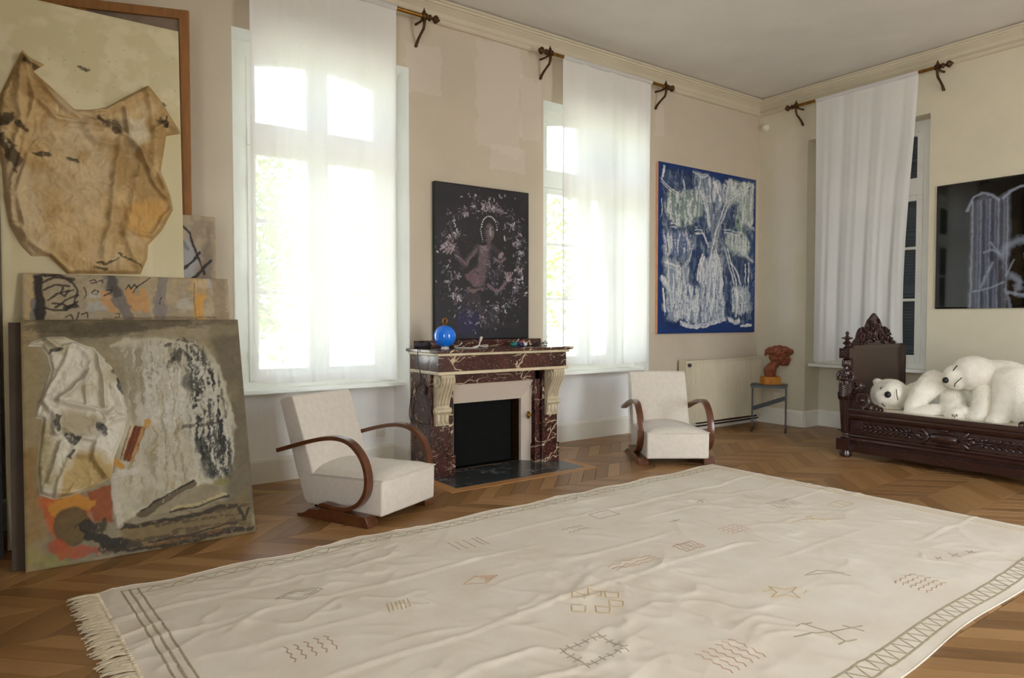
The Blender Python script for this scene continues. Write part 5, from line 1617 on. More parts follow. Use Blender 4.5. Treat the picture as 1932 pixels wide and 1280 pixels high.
bear(BEAR1, 'white plush polar bear asleep on its side, nearest the headboard', NOSE1,
     [[near((EYE1[0][0], EYE1[0][1] - .008, EYE1[0][2] - .018), .0), near(EYE1[0], .006), near((EYE1[0][0], EYE1[0][1] - .004, EYE1[0][2] + .018), 0)],
      [near((EYE1[1][0], EYE1[1][1] + .014, EYE1[1][2] + .014), .0), near(EYE1[1], .006), near((EYE1[1][0], EYE1[1][1] - .016, EYE1[1][2] - .012), 0)]],
     MOUTH1, seed=2, claws=CLAW)
bear(BEAR2, 'white plush polar bear sleeping with its head resting on the first bear', NOSE2, [EYE2], MOUTH2, seed=5, nose_r=0.026)

# ================================================================== PAINTED SURFACES
def vnoise(X, Y, s, seed, octs=4):
    """value noise, 0..1"""
    rs = np.random.RandomState(seed)
    tot = np.zeros_like(X); amp = 1.0; nrm = 0
    for o in range(octs):
        G = rs.rand(64, 64)
        x = X * s; y = Y * s
        xi = np.floor(x).astype(int); yi = np.floor(y).astype(int)
        fx = x - xi; fy = y - yi
        fx = fx * fx * (3 - 2 * fx); fy = fy * fy * (3 - 2 * fy)
        a = G[yi % 64, xi % 64]; b = G[yi % 64, (xi + 1) % 64]; c = G[(yi + 1) % 64, xi % 64]; d = G[(yi + 1) % 64, (xi + 1) % 64]
        tot += amp * ((a * (1 - fx) + b * fx) * (1 - fy) + (c * (1 - fx) + d * fx) * fy)
        nrm += amp; amp *= 0.55; s *= 2.03
    return tot / nrm

def sstep(a, b, x):
    t = np.clip((x - a) / (b - a + 1e-12), 0, 1)
    return t * t * (3 - 2 * t)

def polydist(X, Y, pts, closed=False):
    d = np.full(X.shape, 9.0)
    n = len(pts)
    for i in range(n if closed else n - 1):
        ax, ay = pts[i]; bx, by = pts[(i + 1) % n]
        vx, vy = bx - ax, by - ay
        L = vx * vx + vy * vy + 1e-12
        t = np.clip(((X - ax) * vx + (Y - ay) * vy) / L, 0, 1)
        d = np.minimum(d, np.hypot(X - ax - t * vx, Y - ay - t * vy))
    return d

def inpoly(X, Y, pts):
    r = np.zeros(X.shape, dtype=bool)
    n = len(pts)
    for i in range(n):
        ax, ay = pts[i]; bx, by = pts[(i + 1) % n]
        if ay == by: continue
        c = ((ay > Y) != (by > Y)) & (X < (bx - ax) * (Y - ay) / (by - ay) + ax)
        r ^= c
    return r

class Paint:
    def __init__(self, X, Y, base, seed=1):
        self.X, self.Y = X, Y
        self.C = np.zeros(X.shape + (3,)); self.C[:] = lin([v / 255 for v in base])
        self.Hh = np.zeros(X.shape)
        self.seed = seed
        self.wx = (vnoise(X, Y, 14, seed + 91, 4) - .5); self.wy = (vnoise(X, Y, 14, seed + 92, 4) - .5)
        self.grain = vnoise(X, Y, 60, seed + 93, 3)
        self.var = vnoise(X, Y, 34, seed + 94, 3)
        self.streak = vnoise(X * 3.2, Y * .35, 30, seed + 95, 4)
    def mix(self, m, col, a):
        m = np.clip(m * a, 0, 1)[..., None]
        self.C = self.C * (1 - m) + np.array(lin([v / 255 for v in col])) * m
    def cloud(self, col, s, lo, hi, a, seed, sx=1.0, sy=1.0):
        self.mix(sstep(lo, hi, vnoise(self.X * sx, self.Y * sy, s, self.seed + seed)), col, a)
    def poly(self, pts, col, a=1, soft=0.012, rag=0.04, h=0.0, dry=0.0, gs=(1, 1)):
        X = self.X + self.wx * rag; Y = self.Y + self.wy * rag
        d = polydist(X, Y, pts, True) * np.where(inpoly(X, Y, pts), 1, -1)
        m = sstep(-soft, soft, d)
        if dry > 0:
            g = vnoise(self.X * gs[0], self.Y * gs[1], 22, self.seed + int(abs(pts[0][0]) * 999) % 50, 4)
            m = m * sstep(dry - .1, dry + .1, g)
        self.mix(m, col, a)
        self.Hh += m * h * a
    def drag(self, pts, col, a=1, th=.5, rag=.05, soft=.03, h=.001, horiz=False):
        """paint dragged through a region: streaks broken by the weave"""
        X = self.X + self.wx * rag; Y = self.Y + self.wy * rag
        d = polydist(X, Y, pts, True) * np.where(inpoly(X, Y, pts), 1, -1)
        s = vnoise(self.X * (.35 if horiz else 3.0) + self.wx * .15, self.Y * (3.0 if horiz else .4), 16, self.seed + int(th * 1000) + int(sum(col)), 4) * .72 + self.grain * .28
        m = sstep(-soft, soft, d) * sstep(th - .04, th + .05, s)
        self.mix(m, col, a)
        self.Hh += m * h
    def texture(self, k=.3):
        t = 1 - k * .5 + k * (.5 * self.grain + .5 * self.var) * 1.0
        self.C = np.clip(self.C * t[..., None], 0, 1)
    def stroke(self, pts, w, col, a=1, rag=0.02, dry=0.0, h=0.0015, soft=0.35):
        xs = [p[0] for p in pts]; ys = [p[1] for p in pts]
        pad = w * 2 + rag
        gx = (self.X[0] > min(xs) - pad) & (self.X[0] < max(xs) + pad)
        gy = (self.Y[:, 0] > min(ys) - pad) & (self.Y[:, 0] < max(ys) + pad)
        if not gx.any() or not gy.any(): return
        i0, i1 = np.where(gx)[0][[0, -1]]; j0, j1 = np.where(gy)[0][[0, -1]]
        sl = (slice(j0, j1 + 1), slice(i0, i1 + 1))
        X = self.X[sl] + self.wx[sl] * rag; Y = self.Y[sl] + self.wy[sl] * rag
        d = polydist(X, Y, pts) / np.clip(0.35 + 1.3 * self.var[sl], .3, 1.6)
        m = 1 - sstep(w * (1 - soft), w, d)
        if dry > 0: m = m * sstep(dry - .12, dry + .12, self.grain[sl] * .6 + vnoise(self.X[sl] * 2.2, self.Y[sl] * .5, 30, self.seed + 7, 2) * .4)
        m = np.clip(m * a, 0, 1)
        self.C[sl] = self.C[sl] * (1 - m[..., None]) + np.array(lin([v / 255 for v in col])) * m[..., None]
        self.Hh[sl] += m * h

def frame_axes(p0, ptop, ex=(1, 0, 0)):
    p0 = np.array(p0, float); ex = np.array(ex, float)
    up = np.array(ptop, float) - p0; up -= ex * (up @ ex); up /= np.linalg.norm(up)
    n = np.cross(ex, up)
    return p0, ex, up, n

def stretched(name, label, fr, w, h, t, xs, ys, paintfn, edge_mat, mat, group=None, relief=1.0, cat='painting', flare=None):
    """a stretched canvas: painted face (relief), folded edges and stretcher bars behind"""
    p0, ex, up, n = fr
    r = empty(name, tuple(p0 + ex * w / 2), label, cat, group)
    X, Y = np.meshgrid(xs, ys)
    P = paintfn(X, Y)
    hh = P.Hh * relief
    e = np.minimum(np.minimum(X, w - X), np.minimum(Y, h - Y))
    hh = hh * sstep(0, 0.006, e) - 0.004 * (1 - sstep(0.0, 0.010, e))
    V = p0 + X[..., None] * ex + Y[..., None] * up + hh[..., None] * n
    grid_mesh('painted_face', V, mat, r, P.C)
    # folded canvas sides + back
    mb = MB()
    c = [(0, 0), (w, 0), (w, h), (0, h)]
    def q(x, y, d): return tuple(p0 + ex * x + up * y - n * d)
    mb.hexa([q(0, 0, .0042), q(w, 0, .0042), q(w, 0, t), q(0, 0, t), q(0, h, .0042), q(w, h, .0042), q(w, h, t), q(0, h, t)])
    mb.build('folded_edge', edge_mat, r)
    return r, P

# ---- (1) front canvas with a crumpled cloth glued on
FR = frame_axes((-7.42, -0.93, 0.004), (-7.42, -0.567, 1.274))
FW, FH = 1.118, 1.32
def paint_front(X, Y):
    p = Paint(X, Y, (158, 146, 116), 3)
    p.cloud((134, 120, 92), 5, .45, .7, .7, 1); p.cloud((176, 166, 138), 9, .5, .75, .6, 2)
    p.poly([(-.1, -.1), (.09, -.1), (.06, .5), (.10, 1.4), (-.1, 1.4)], (170, 150, 108), .8, .03)
    p.poly([(.08, 1.20), (.5, 1.22), (.85, 1.29), (.85, 1.34), (.06, 1.34)], (104, 92, 66), .85, .02)
    p.poly(FRONT['toppatch'], (166, 152, 124), .9, .012)
    p.poly([(.93, .1), (1.2, .1), (1.2, 1.25), (.94, 1.2), (1.0, .9), (1.04, .6)], (108, 96, 74), .85, .03)
    p.poly(FRONT['pale'], (206, 198, 174), .92, .01, .05, .002)
    p.cloud((150, 134, 96), 7, .55, .75, .4, 5)
    rs = random.Random(8)
    reg = [(.50, 1.19), (.72, 1.20), (.88, 1.18), (.95, 1.05), (1.0, .72), (.97, .40), (.80, .33), (.58, .40), (.54, .75)]
    p.drag(reg, (160, 148, 118), .8, .50); p.drag(reg, (206, 200, 182), .9, .47, h=.002); p.drag([(.42, 1.15), (.58, 1.18), (.58, .8), (.5, .7)], (150, 138, 112), .7, .46)
    p.drag([(.56, 1.12), (.76, 1.14), (.80, .7), (.70, .55), (.56, .6)], (212, 208, 194), .9, .52, h=.003)
    p.drag([(.52, .70), (.78, .66), (.80, .36), (.52, .24), (.44, .40)], (160, 142, 96), .7, .52); p.drag([(.55, .7), (.9, .7), (.85, .35), (.6, .35)], (196, 188, 164), .8, .5)
    right = [(.79, 1.08), (.90, 1.14), (.99, .95), (1.03, .62), (1.0, .36), (.88, .34), (.80, .62)]
    p.drag(right, (206, 202, 186), .85, .47, h=.002); p.drag(right, (58, 58, 50), .9, .53); p.drag(right, (30, 32, 32), .95, .59)
    p.drag([(.84, .62), (1.02, .60), (1.0, .34), (.86, .36)], (44, 46, 40), .8, .5); p.drag(right, (214, 210, 198), .9, .62, h=.003)
    p.drag([(.70, 1.18), (.86, 1.19), (.84, 1.05), (.72, 1.04)], (56, 52, 44), .85, .57)
    for pts in ([(.70, 1.16), (.80, 1.20), (.88, 1.15)], [(.78, 1.12), (.83, 1.07)], [(.74, 1.08), (.70, 1.03)], [(.84, 1.14), (.87, 1.06)]):
        p.stroke(pts, .014, (52, 50, 44), .8, .03, .45)
    p.stroke([(.74, .66), (.86, .67), (.98, .665)], .012, (70, 66, 54), .7, .03, .4)
    p.stroke([(.42, 1.16), (.50, 1.19), (.68, 1.195), (.80, 1.17)], .010, (206, 196, 168), .8, .02, .4, .003)
    p.poly(FRONT['ochre'], (150, 112, 46), .75, .04, .08)
    p.poly(FRONT['bottom'], (128, 106, 64), .85, .02, .05)
    p.poly(FRONT['orange'], (198, 96, 30), .95, .02, .06)
    p.poly(FRONT['redbrown'], (156, 78, 26), .95, .008, .03)
    p.stroke(FRONT['arc'], .045, (206, 142, 46), .95, .03)
    cx, cy = FRONT['circle'][0]
    rr = np.hypot((X + p.wx * .03 - cx) / .085, (Y + p.wy * .03 - cy) / .105)
    p.mix(1 - sstep(.9, 1.05, rr), (96, 80, 42), .95)
    p.mix((1 - sstep(.7, 1.0, rr)) * vnoise(X, Y, 40, 5), (128, 104, 56), .8)
    p.stroke(FRONT['smudge'][:3], .040, (34, 30, 22), .95, .08, .2)
    p.stroke([FRONT['smudge'][0], FRONT['smudge'][3]], .04, (60, 48, 30), .9, .08, .25)
    p.stroke(FRONT['dark1'], .022, (92, 74, 42), .9, .03, .25); p.stroke([(a, b + .018) for a, b in FRONT['dark1']], .006, (40, 34, 24), .9, .02)
    for nm, w_ in (('dark2', .014), ('dark3', .010)):
        p.stroke(FRONT[nm], w_, (34, 30, 22), .9, .03, .3)
    p.stroke([(.68, .20), (.82, .215), (.96, .245)], .012, (196, 178, 128), .85, .02, .3)
    p.stroke([(.66, .19), (.82, .20), (.98, .235)], .006, (44, 36, 24), .9, .02)
    p.stroke([(.45, .02), (.70, .02), (1.10, .03)], .012, (30, 26, 18), .9, .03, .35); p.stroke([(.75, .05), (.95, .07), (1.06, .075)], .008, (70, 50, 26), .9)
    p.stroke([(.55, .03), (.8, .035), (1.0, .045)], .010, (180, 120, 50), .6, .03, .5)
    p.stroke([(1.03, .16), (1.06, .08), (1.09, .14)], .010, (40, 36, 26), .9, .03, .2); p.stroke([(1.03, .07), (1.08, .07)], .012, (168, 158, 96), .8, .02, .3)
    p.stroke([(.92, .32), (.98, .32)], .024, (138, 128, 60), .8, .05, .35)
    p.stroke(FRONT['whitestripe'], .016, (206, 196, 178), .95, .01, .1, .003)
    p.poly(FRONT['brown'], (140, 72, 20), 1, .006, .015, .006)
    bq = FRONT['brown']
    for k, t in enumerate((.12, .38, .62, .85)):
        a = (bq[0][0] + (bq[1][0] - bq[0][0]) * t, bq[0][1] + (bq[1][1] - bq[0][1]) * t); b = (bq[3][0] + (bq[2][0] - bq[3][0]) * t, bq[3][1] + (bq[2][1] - bq[3][1]) * t)
        p.stroke([a, b], .007, [(216, 196, 160), (96, 46, 14), (108, 52, 16), (190, 150, 96)][k], .9, .012, .35, .002)
    p.stroke([(.585, .715), (.575, .69)], .016, (206, 156, 60), .9, .02); p.stroke([(.415, .50), (.44, .475)], .02, (210, 152, 50), .95, .02, .1)
    p.stroke([(.40, .43), (.46, .44), (.52, .46)], .022, (214, 206, 190), .9, .04, .25, .003)
    p.stroke([(.03, .06), (.10, .03), (.16, .06)], .05, (150, 144, 66), .55, .06, .3); p.stroke([(.12, .10), (.2, .05), (.3, .05)], .03, (186, 66, 26), .7, .06, .3)
    p.stroke([(.33, .05), (.42, .07), (.5, .05)], .02, (48, 38, 24), .8, .06, .3)
    p.drag([(0, 1.2), (.4, 1.2), (1.1, 1.3), (1.1, 1.32), (0, 1.32)], (80, 72, 54), .6, .5, horiz=True); p.drag([(.3, .02), (1.1, .02), (1.1, .2), (.45, .16)], (70, 54, 30), .7, .52, horiz=True)
    p.texture(.5); p.C *= .72  # whole face darkened to carry the dim light of this corner
    return p
fc, Pf = stretched('leaning_canvas', 'front collage canvas with crumpled white cloth, orange patch and brown strip, leaning nearest the viewer', FR, FW, FH, 0.03,
                   np.linspace(0, FW, 300), np.linspace(0, FH, 350), paint_front, M['canvas'], M['paint'], 'canvases leaning on the back wall', 1.0)

def cloth_relief(name, fr, outline, folds, step, parent, colorfn, thick=0.014, fold_h=0.016, fold_w=0.022, seed=5, pts_pins=(), lump=0.012):
    p0, ex, up, n = fr
    ox = np.array(outline)
    x0, y0 = ox.min(0) - 2 * step; x1, y1 = ox.max(0) + 2 * step
    xs = np.arange(x0, x1, step); ys = np.arange(y0, y1, step)
    X, Y = np.meshgrid(xs, ys)
    ins = inpoly(X, Y, outline)
    cellmask = ins[:-1, :-1] | ins[:-1, 1:] | ins[1:, 1:] | ins[1:, :-1]
    cellmask &= inpoly((X[:-1, :-1] + step / 2), (Y[:-1, :-1] + step / 2), outline)
    used = np.zeros(X.shape, bool)
    used[:-1, :-1] |= cellmask; used[:-1, 1:] |= cellmask; used[1:, 1:] |= cellmask; used[1:, :-1] |= cellmask
    d = polydist(X, Y, outline, True) * np.where(ins, 1, -1)
    # rim vertices slide onto the outline
    inner = np.zeros(X.shape, bool)
    full = cellmask
    inner[1:-1, 1:-1] = full[:-1, :-1] & full[:-1, 1:] & full[1:, :-1] & full[1:, 1:]
    rim = used & ~inner
    PX, PY = X.copy(), Y.copy()
    best = np.full(X.shape, 9.0)
    for i in range(len(outline)):
        ax, ay = outline[i]; bx, by = outline[(i + 1) % len(outline)]
        vx, vy = bx - ax, by - ay
        t = np.clip(((X - ax) * vx + (Y - ay) * vy) / (vx * vx + vy * vy + 1e-12), 0, 1)
        qx, qy = ax + t * vx, ay + t * vy
        dd = np.hypot(X - qx, Y - qy)
        b = rim & (dd < best)
        best = np.where(b, dd, best); PX = np.where(b, qx, PX); PY = np.where(b, qy, PY)
    X, Y = PX, PY
    d = np.where(rim, 0, np.maximum(d, 0))
    wx = vnoise(X, Y, 7, seed, 3) - .5; wy = vnoise(X, Y, 7, seed + 1, 3) - .5
    hgt = thick * sstep(0, 0.02, d) + lump * vnoise(X, Y, 6, seed + 2, 2) * sstep(0, .08, d)
    shade = np.zeros(X.shape)
    for k, f in enumerate(folds):
        df = polydist(X + wx * .03, Y + wy * .03, f)
        w_ = fold_w * 1.25 * (0.7 + 0.6 * ((k * 37) % 10) / 10)
        hgt += fold_h * (0.7 + 0.5 * ((k * 53) % 10) / 10) * np.exp(-(df / w_) ** 2) * sstep(0, .015, d)
        # the crease beside each ridge
        hgt -= fold_h * .15 * np.exp(-((df - 2.0 * w_) / (w_ * .8)) ** 2) * sstep(0, .02, d)
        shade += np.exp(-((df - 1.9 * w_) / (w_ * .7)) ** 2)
    rid = 1 - np.abs(2 * vnoise(X + wx * .1, Y + wy * .1, 9, seed + 4, 3) - 1)
    rid3 = 1 - np.abs(2 * vnoise(X * 1.3 + wx * .3, Y + wy * .3, 17, seed + 8, 3) - 1)
    hgt += 0.007 * rid3 ** 3 * sstep(0, .02, d)
    hgt += 0.010 * rid ** 4 * sstep(0, .03, d) + 0.004 * vnoise(X, Y, 40, seed + 5, 2) * sstep(0, .02, d)
    hgt = np.maximum(hgt, 0.002) * np.where(rim, 0, 1) + np.where(rim, 0.001, 0)
    V = p0 + X[..., None] * ex + Y[..., None] * up + hgt[..., None] * n
    C = colorfn(X, Y, d, np.clip(shade, 0, 1.5))
    return grid_mesh(name, V, M['clothpaint'], parent, C.C, mask=cellmask)

def col_front(X, Y, d, sh):
    p = Paint(X, Y, (204, 199, 182), 21)
    p.cloud((170, 160, 128), 6, .45, .7, .7, 1); p.cloud((212, 208, 194), 8, .5, .7, .8, 2)
    p.poly([(.13, .33), (.40, .40), (.42, .48), (.30, .60), (.20, .56)], (170, 140, 66), .8, .03, .08)
    p.poly([(.05, .40), (.14, .40), (.12, .75), (.06, .75)], (150, 132, 66), .6, .03, .06)
    p.poly([(.17, .68), (.30, .66), (.36, .74), (.25, .80), (.16, .78)], (150, 134, 100), .7, .03, .06)
    for pts, w_ in (([(.13, 1.14), (.18, 1.15)], .016), ([(.42, 1.02), (.46, .95)], .03), ([(.15, .77), (.16, .70)], .014), ([(.20, .665), (.23, .65)], .020), ([(.33, .70), (.36, .68)], .022), ([(.22, .60), (.20, .56)], .010), ([(.36, 1.13), (.42, 1.06), (.46, .88)], .010)):
        p.stroke(pts, w_, (44, 46, 46), .85, .06, .3)
    p.mix(np.clip(sh - .55, 0, 1), (146, 134, 104), .10)  # shade beside the folds tinted into the cloth colour
    return p
sh = cloth_relief('glued_cloth', FR, FRONT['shirt'], FRONT_FOLDS, 0.0040, fc, col_front, 0.012, 0.020, 0.011, 31)

# ---- (2) second canvas, only its top third shows
SR = frame_axes((-7.412, -0.77, 0.004), (-7.412, -0.44, 1.534))
SW, SH = 1.082, 1.565
def paint_second(X, Y):
    p = Paint(X, Y, (178, 160, 128), 6)
    p.cloud((160, 148, 126), 6, .45, .65, .7, 1); p.cloud((190, 176, 146), 11, .5, .7, .6, 2)
    p.poly([(.02, 1.0), (.05, 1.0), (.05, 1.6), (.02, 1.6)], (196, 170, 122), .7, .008)
    p.stroke([(.055, 1.40), (.055, 1.2)], .022, (110, 112, 116), .8, .02, .2)
    p.poly(SECOND['blob'], (30, 26, 22), .95, .008, .04)
    p.stroke([(.10, 1.555), (.18, 1.55), (.24, 1.53)], .012, (40, 34, 28), .8, .03, .35)
    for (x, y), c in zip(SECOND['wh'], ((186, 180, 172), (190, 188, 182), (176, 176, 172), (184, 178, 166))):
        p.stroke([(x - .03, y), (x + .04, y + .005)], .03, c, .7, .05, .2)
    for (x, y) in SECOND['or'][:3]: p.stroke([(x, y + .03), (x + .01, y - .05)], .035, (200, 146, 82), .75, .06, .2)
    p.stroke([(.895, 1.55), (.91, 1.46)], .05, (204, 164, 96), .5, .06, .2); p.stroke([(.91, 1.44), (.895, 1.36), (.91, 1.30)], .032, (212, 156, 70), .85, .04, .1)
    p.stroke(SECOND['diag'], .042, (112, 108, 106), .85, .03, .15); p.stroke(SECOND['diag'][:2], .026, (76, 72, 68), .8, .04, .25)
    p.stroke(SECOND['vert'], .036, (126, 120, 122), .75, .03, .2)
    p.stroke([(.88, 1.53), (.875, 1.42), (.88, 1.30)], .003, (120, 100, 70), .8, .01)
    p.stroke([(1.02, 1.56), (1.03, 1.25)], .045, (150, 128, 104), .7, .03, .2)
    for k, s in enumerate(SECOND['scrib']):
        p.stroke(s, .007 if k < 8 else .0042, (44, 36, 30), .85, .02, .12 if k < 8 else 0.0, 0)
    p.stroke([(.2, 1.365), (.25, 1.38)], .014, (34, 28, 24), .9, .03, .2)
    p.stroke([(.39, 1.305), (.7, 1.315), (1.0, 1.31)], .010, (120, 90, 56), .6, .03, .4)
    p.texture(.5); p.C *= .85  # paint dimmed as well, shade of the corner put into the colour
    return p
ys2 = np.concatenate([np.linspace(0, 1.17, 40)[:-1], np.linspace(1.17, SH, 130)])
stretched('leaning_canvas', 'tan canvas with scribbled writing, black smear and grey diagonal, second in the leaning stack', SR, SW, SH, 0.02,
          np.linspace(0, SW, 330), ys2, paint_second, M['canvas'], M['paint'], 'canvases leaning on the back wall')

# a third stretched canvas sandwiched between the two, only its dark edge shows at the left
TR = frame_axes((-7.475, -0.872, 0.004), (-7.475, -0.529, 1.27))
def paint_plain(c, seed):
    def f(X, Y):
        p = Paint(X, Y, c, seed); p.cloud(tuple(v * .8 for v in c), 6, .45, .65, .7, 1); return p
    return f
stretched('leaning_canvas', 'brown backed canvas sandwiched behind the front collage canvas, only its left edge showing', TR, 1.10, 1.30, 0.018,
          np.linspace(0, 1.10, 20), np.linspace(0, 1.30, 20), paint_plain((72, 58, 44), 4), simple('brown_edge', rgb(58, 46, 34), .8, .2, 6), M['paint'], 'canvases leaning on the back wall')
# dark blue-grey panel at the far left of the stack
DR = frame_axes((-8.40, -0.60, 0.004), (-8.40, -0.36, 1.33))
stretched('dark_painted_board', 'dark blue grey board leaning at the far left edge behind the canvases', DR, 0.885, 1.36, 0.03,
          np.linspace(0, 0.885, 20), np.linspace(0, 1.36, 20), paint_plain((52, 54, 62), 5), simple('dark_edge', rgb(44, 44, 50), .8, .2, 6), M['paint'], None)

# ---- (3) tall cream panel with a paint-stiffened jersey
WR = frame_axes((-7.5, -0.48, 0.004), (-7.5, -0.335, 3.084))
WW, WH = 0.918, 3.09
def paint_white(X, Y):
    p = Paint(X, Y, (200, 191, 156), 9)
    p.cloud((200, 190, 150), 3, .4, .7, .6, 1); p.cloud((222, 214, 184), 7, .5, .7, .5, 2)
    rs = random.Random(3)
    for (x, y, r) in ((.40, 2.74, .010), (.42, 2.738, .008), (.385, 2.745, .006), (.80, 2.61, .018), (.82, 2.60, .010), (.63, 2.60, .010), (.62, 2.57, .008), (.50, 2.52, .010), (.52, 2.505, .008)):
        p.stroke([(x - r, y), (x + r, y + .004)], r * .9, (78, 70, 48), .85, .02, .25)
    for k in range(40):
        x, y = rs.uniform(.2, .9), rs.uniform(2.45, 2.95)
        p.stroke([(x, y), (x + .003, y + .002)], rs.uniform(.002, .004), (110, 98, 70), .5)
    return p
wp, _ = stretched('jersey_artwork', 'tall cream painted panel carrying a stiffened tan jersey, behind the scribbled canvas', WR, WW, WH, 0.022,
                  np.linspace(0, WW, 130), np.concatenate([np.linspace(0, 2.3, 12)[:-1], np.linspace(2.3, WH, 130)]), paint_white, simple('cream_edge', rgb(196, 184, 150), .8, .1, 5), M['paint'], None)
def col_jersey(X, Y, d, sh):
    p = Paint(X, Y, (182, 156, 110), 33)
    p.cloud((160, 130, 82), 4, .45, .65, .7, 1); p.cloud((200, 174, 128), 7, .5, .7, .7, 2)
    p.cloud((206, 190, 160), 3, .52, .68, .6, 9, 1.0, .7)
    p.poly([(.62, 2.46), (.72, 2.50), (.73, 2.36), (.64, 2.28)], (206, 196, 170), .8, .02, .06)
    p.poly([(.32, 2.42), (.42, 2.40), (.43, 2.33), (.33, 2.34)], (206, 190, 160), .7, .02, .06)
    p.poly([(.30, 2.10), (.46, 2.14), (.48, 1.85), (.34, 1.80)], (200, 178, 142), .6, .05, .12)
    p.poly([(.60, 1.95), (.80, 2.02), (.83, 1.92), (.70, 1.76), (.62, 1.82)], (206, 158, 84), .6, .03, .06)
    for pts, w_ in (([(.49, 2.455), (.55, 2.43), (.57, 2.40)], .030), ([(.0, 2.36), (.05, 2.37)], .04), ([(.10, 2.36), (.11, 2.33)], .016), ([(.0, 2.26), (.04, 2.20), (.06, 2.14)], .04), ([(.13, 2.72), (.18, 2.68), (.22, 2.67)], .022),
                    ([(.79, 2.50), (.82, 2.47)], .022), ([(.83, 2.52), (.83, 2.46)], .008), ([(.16, 2.21), (.22, 2.20)], .016), ([(.33, 2.20), (.36, 2.19)], .018), ([(.46, 1.595), (.49, 1.60)], .014), ([(.50, 1.61), (.56, 1.63)], .008), ([(.56, 1.66), (.68, 1.58)], .006), ([(.48, 1.57), (.46, 1.56)], .010)):
        p.stroke(pts, w_, (46, 38, 30), .85, .07, .3)
    p.stroke([(.55, 2.43), (.60, 2.42)], .05, (120, 104, 80), .5, .06, .3)
    p.mix(np.clip(sh - .5, 0, 1), (140, 104, 62), .08)  # fold shading painted into the jersey colour
    p.mix(1 - sstep(0, .012, d), (160, 122, 74), .35)  # edge shading painted along the jersey outline
    p.texture(.35)
    return p
cloth_relief('stiffened_jersey', WR, JERSEY, JERSEY_FOLDS, 0.0055, wp, col_jersey, 0.022, 0.026, 0.013, 51, lump=0.02)

# ---- (4) small drawing on canvas between the tall panel and the wall
KR = frame_axes((-6.95, -0.445, 0.004), (-6.95, -0.363, 1.93))
KW, KH = 0.565, 1.935
def paint_small(X, Y):
    p = Paint(X, Y, (166, 150, 126), 12)
    p.cloud((130, 118, 104), 12, .45, .65, .7, 1); p.cloud((180, 168, 148), 6, .5, .7, .5, 2)
    p.poly([(.33, 1.40), (.45, 1.40), (.46, 1.70), (.40, 1.80), (.36, 1.72)], (150, 152, 154), .9, .02, .04)
    p.poly([(.47, 1.40), (.54, 1.40), (.545, 1.75), (.52, 1.85), (.45, 1.62)], (112, 100, 88), .8, .03, .05)
    p.stroke([(.36, 1.86), (.41, 1.82), (.45, 1.68), (.49, 1.56)], .008, (34, 30, 28), .95, .02)
    p.stroke([(.36, 1.58), (.42, 1.64), (.47, 1.70)], .010, (34, 30, 28), .95, .02)
    p.stroke([(.38, 1.50), (.45, 1.55), (.50, 1.62), (.53, 1.65)], .010, (38, 32, 30), .95, .02)
    p.stroke([(.37, 1.76), (.40, 1.72)], .012, (90, 100, 112), .7, .02, .2)
    return p
ysk = np.concatenate([np.linspace(0, 1.4, 12)[:-1], np.linspace(1.4, KH, 110)])
stretched('leaning_canvas', 'narrow grey sketch canvas with black crossing lines, seen beside the cream panel', KR, KW, KH, 0.012,
          np.concatenate([np.linspace(0, .3, 6)[:-1], np.linspace(.3, KW, 60)]), ysk, paint_small, M['canvas'], M['paint'], 'canvases leaning on the back wall')

# ---- (5) orange pine stretcher seen from behind, against the wall
ba = math.atan2(-0.28, 0.79)
ex5 = (math.cos(ba), math.sin(ba), 0)
BR = frame_axes((-7.315, -0.045, 0.004), (-7.315, -0.025, 3.24), ex5)
b0, bx_, bu_, bn_ = BR
BWd, BHt = 0.845, 3.235
ob = empty('picture_stretcher', tuple(b0 + bx_ * BWd / 2), 'tall orange pine stretcher frame with grey canvas back, standing behind the cream panel', 'frame')
def bq(x, y, d): return tuple(b0 + bx_ * x + bu_ * y + bn_ * d)
def bbar(x0, x1, y0, y1, d0, d1, name, mat, ya=None):
    mb = MB(); mb.hexa([bq(x0, y0, d0), bq(x1, y0, d0), bq(x1, y0, d1), bq(x0, y0, d1), bq(x0, y1, d0), bq(x1, y1, d0), bq(x1, y1, d1), bq(x0, y1, d1)])
    return mb.build(name, mat, ob, bevel=0.003, seg=1)
bbar(BWd - .058, BWd, 0, BHt, 0.0, 0.022, 'side_bar', M['orangewood']); bbar(0, .058, 0, BHt, 0.0, 0.022, 'side_bar', M['orangewood'])
bbar(.058, BWd - .058, BHt - .058, BHt, 0.0, 0.022, 'top_bar', M['orangewood']); bbar(.058, BWd - .058, 0, .058, 0.0, 0.022, 'bottom_bar', M['orangewood'])
bbar(.20, .27, .058, BHt - .058, 0.0, 0.020, 'cross_bar', M['orangewood'])
bbar(.004, BWd - .004, .004, BHt - .004, -0.006, 0.0, 'canvas_back', simple('grey_canvas_back', rgb(128, 112, 98), .9, .25, 6, .3, 200))

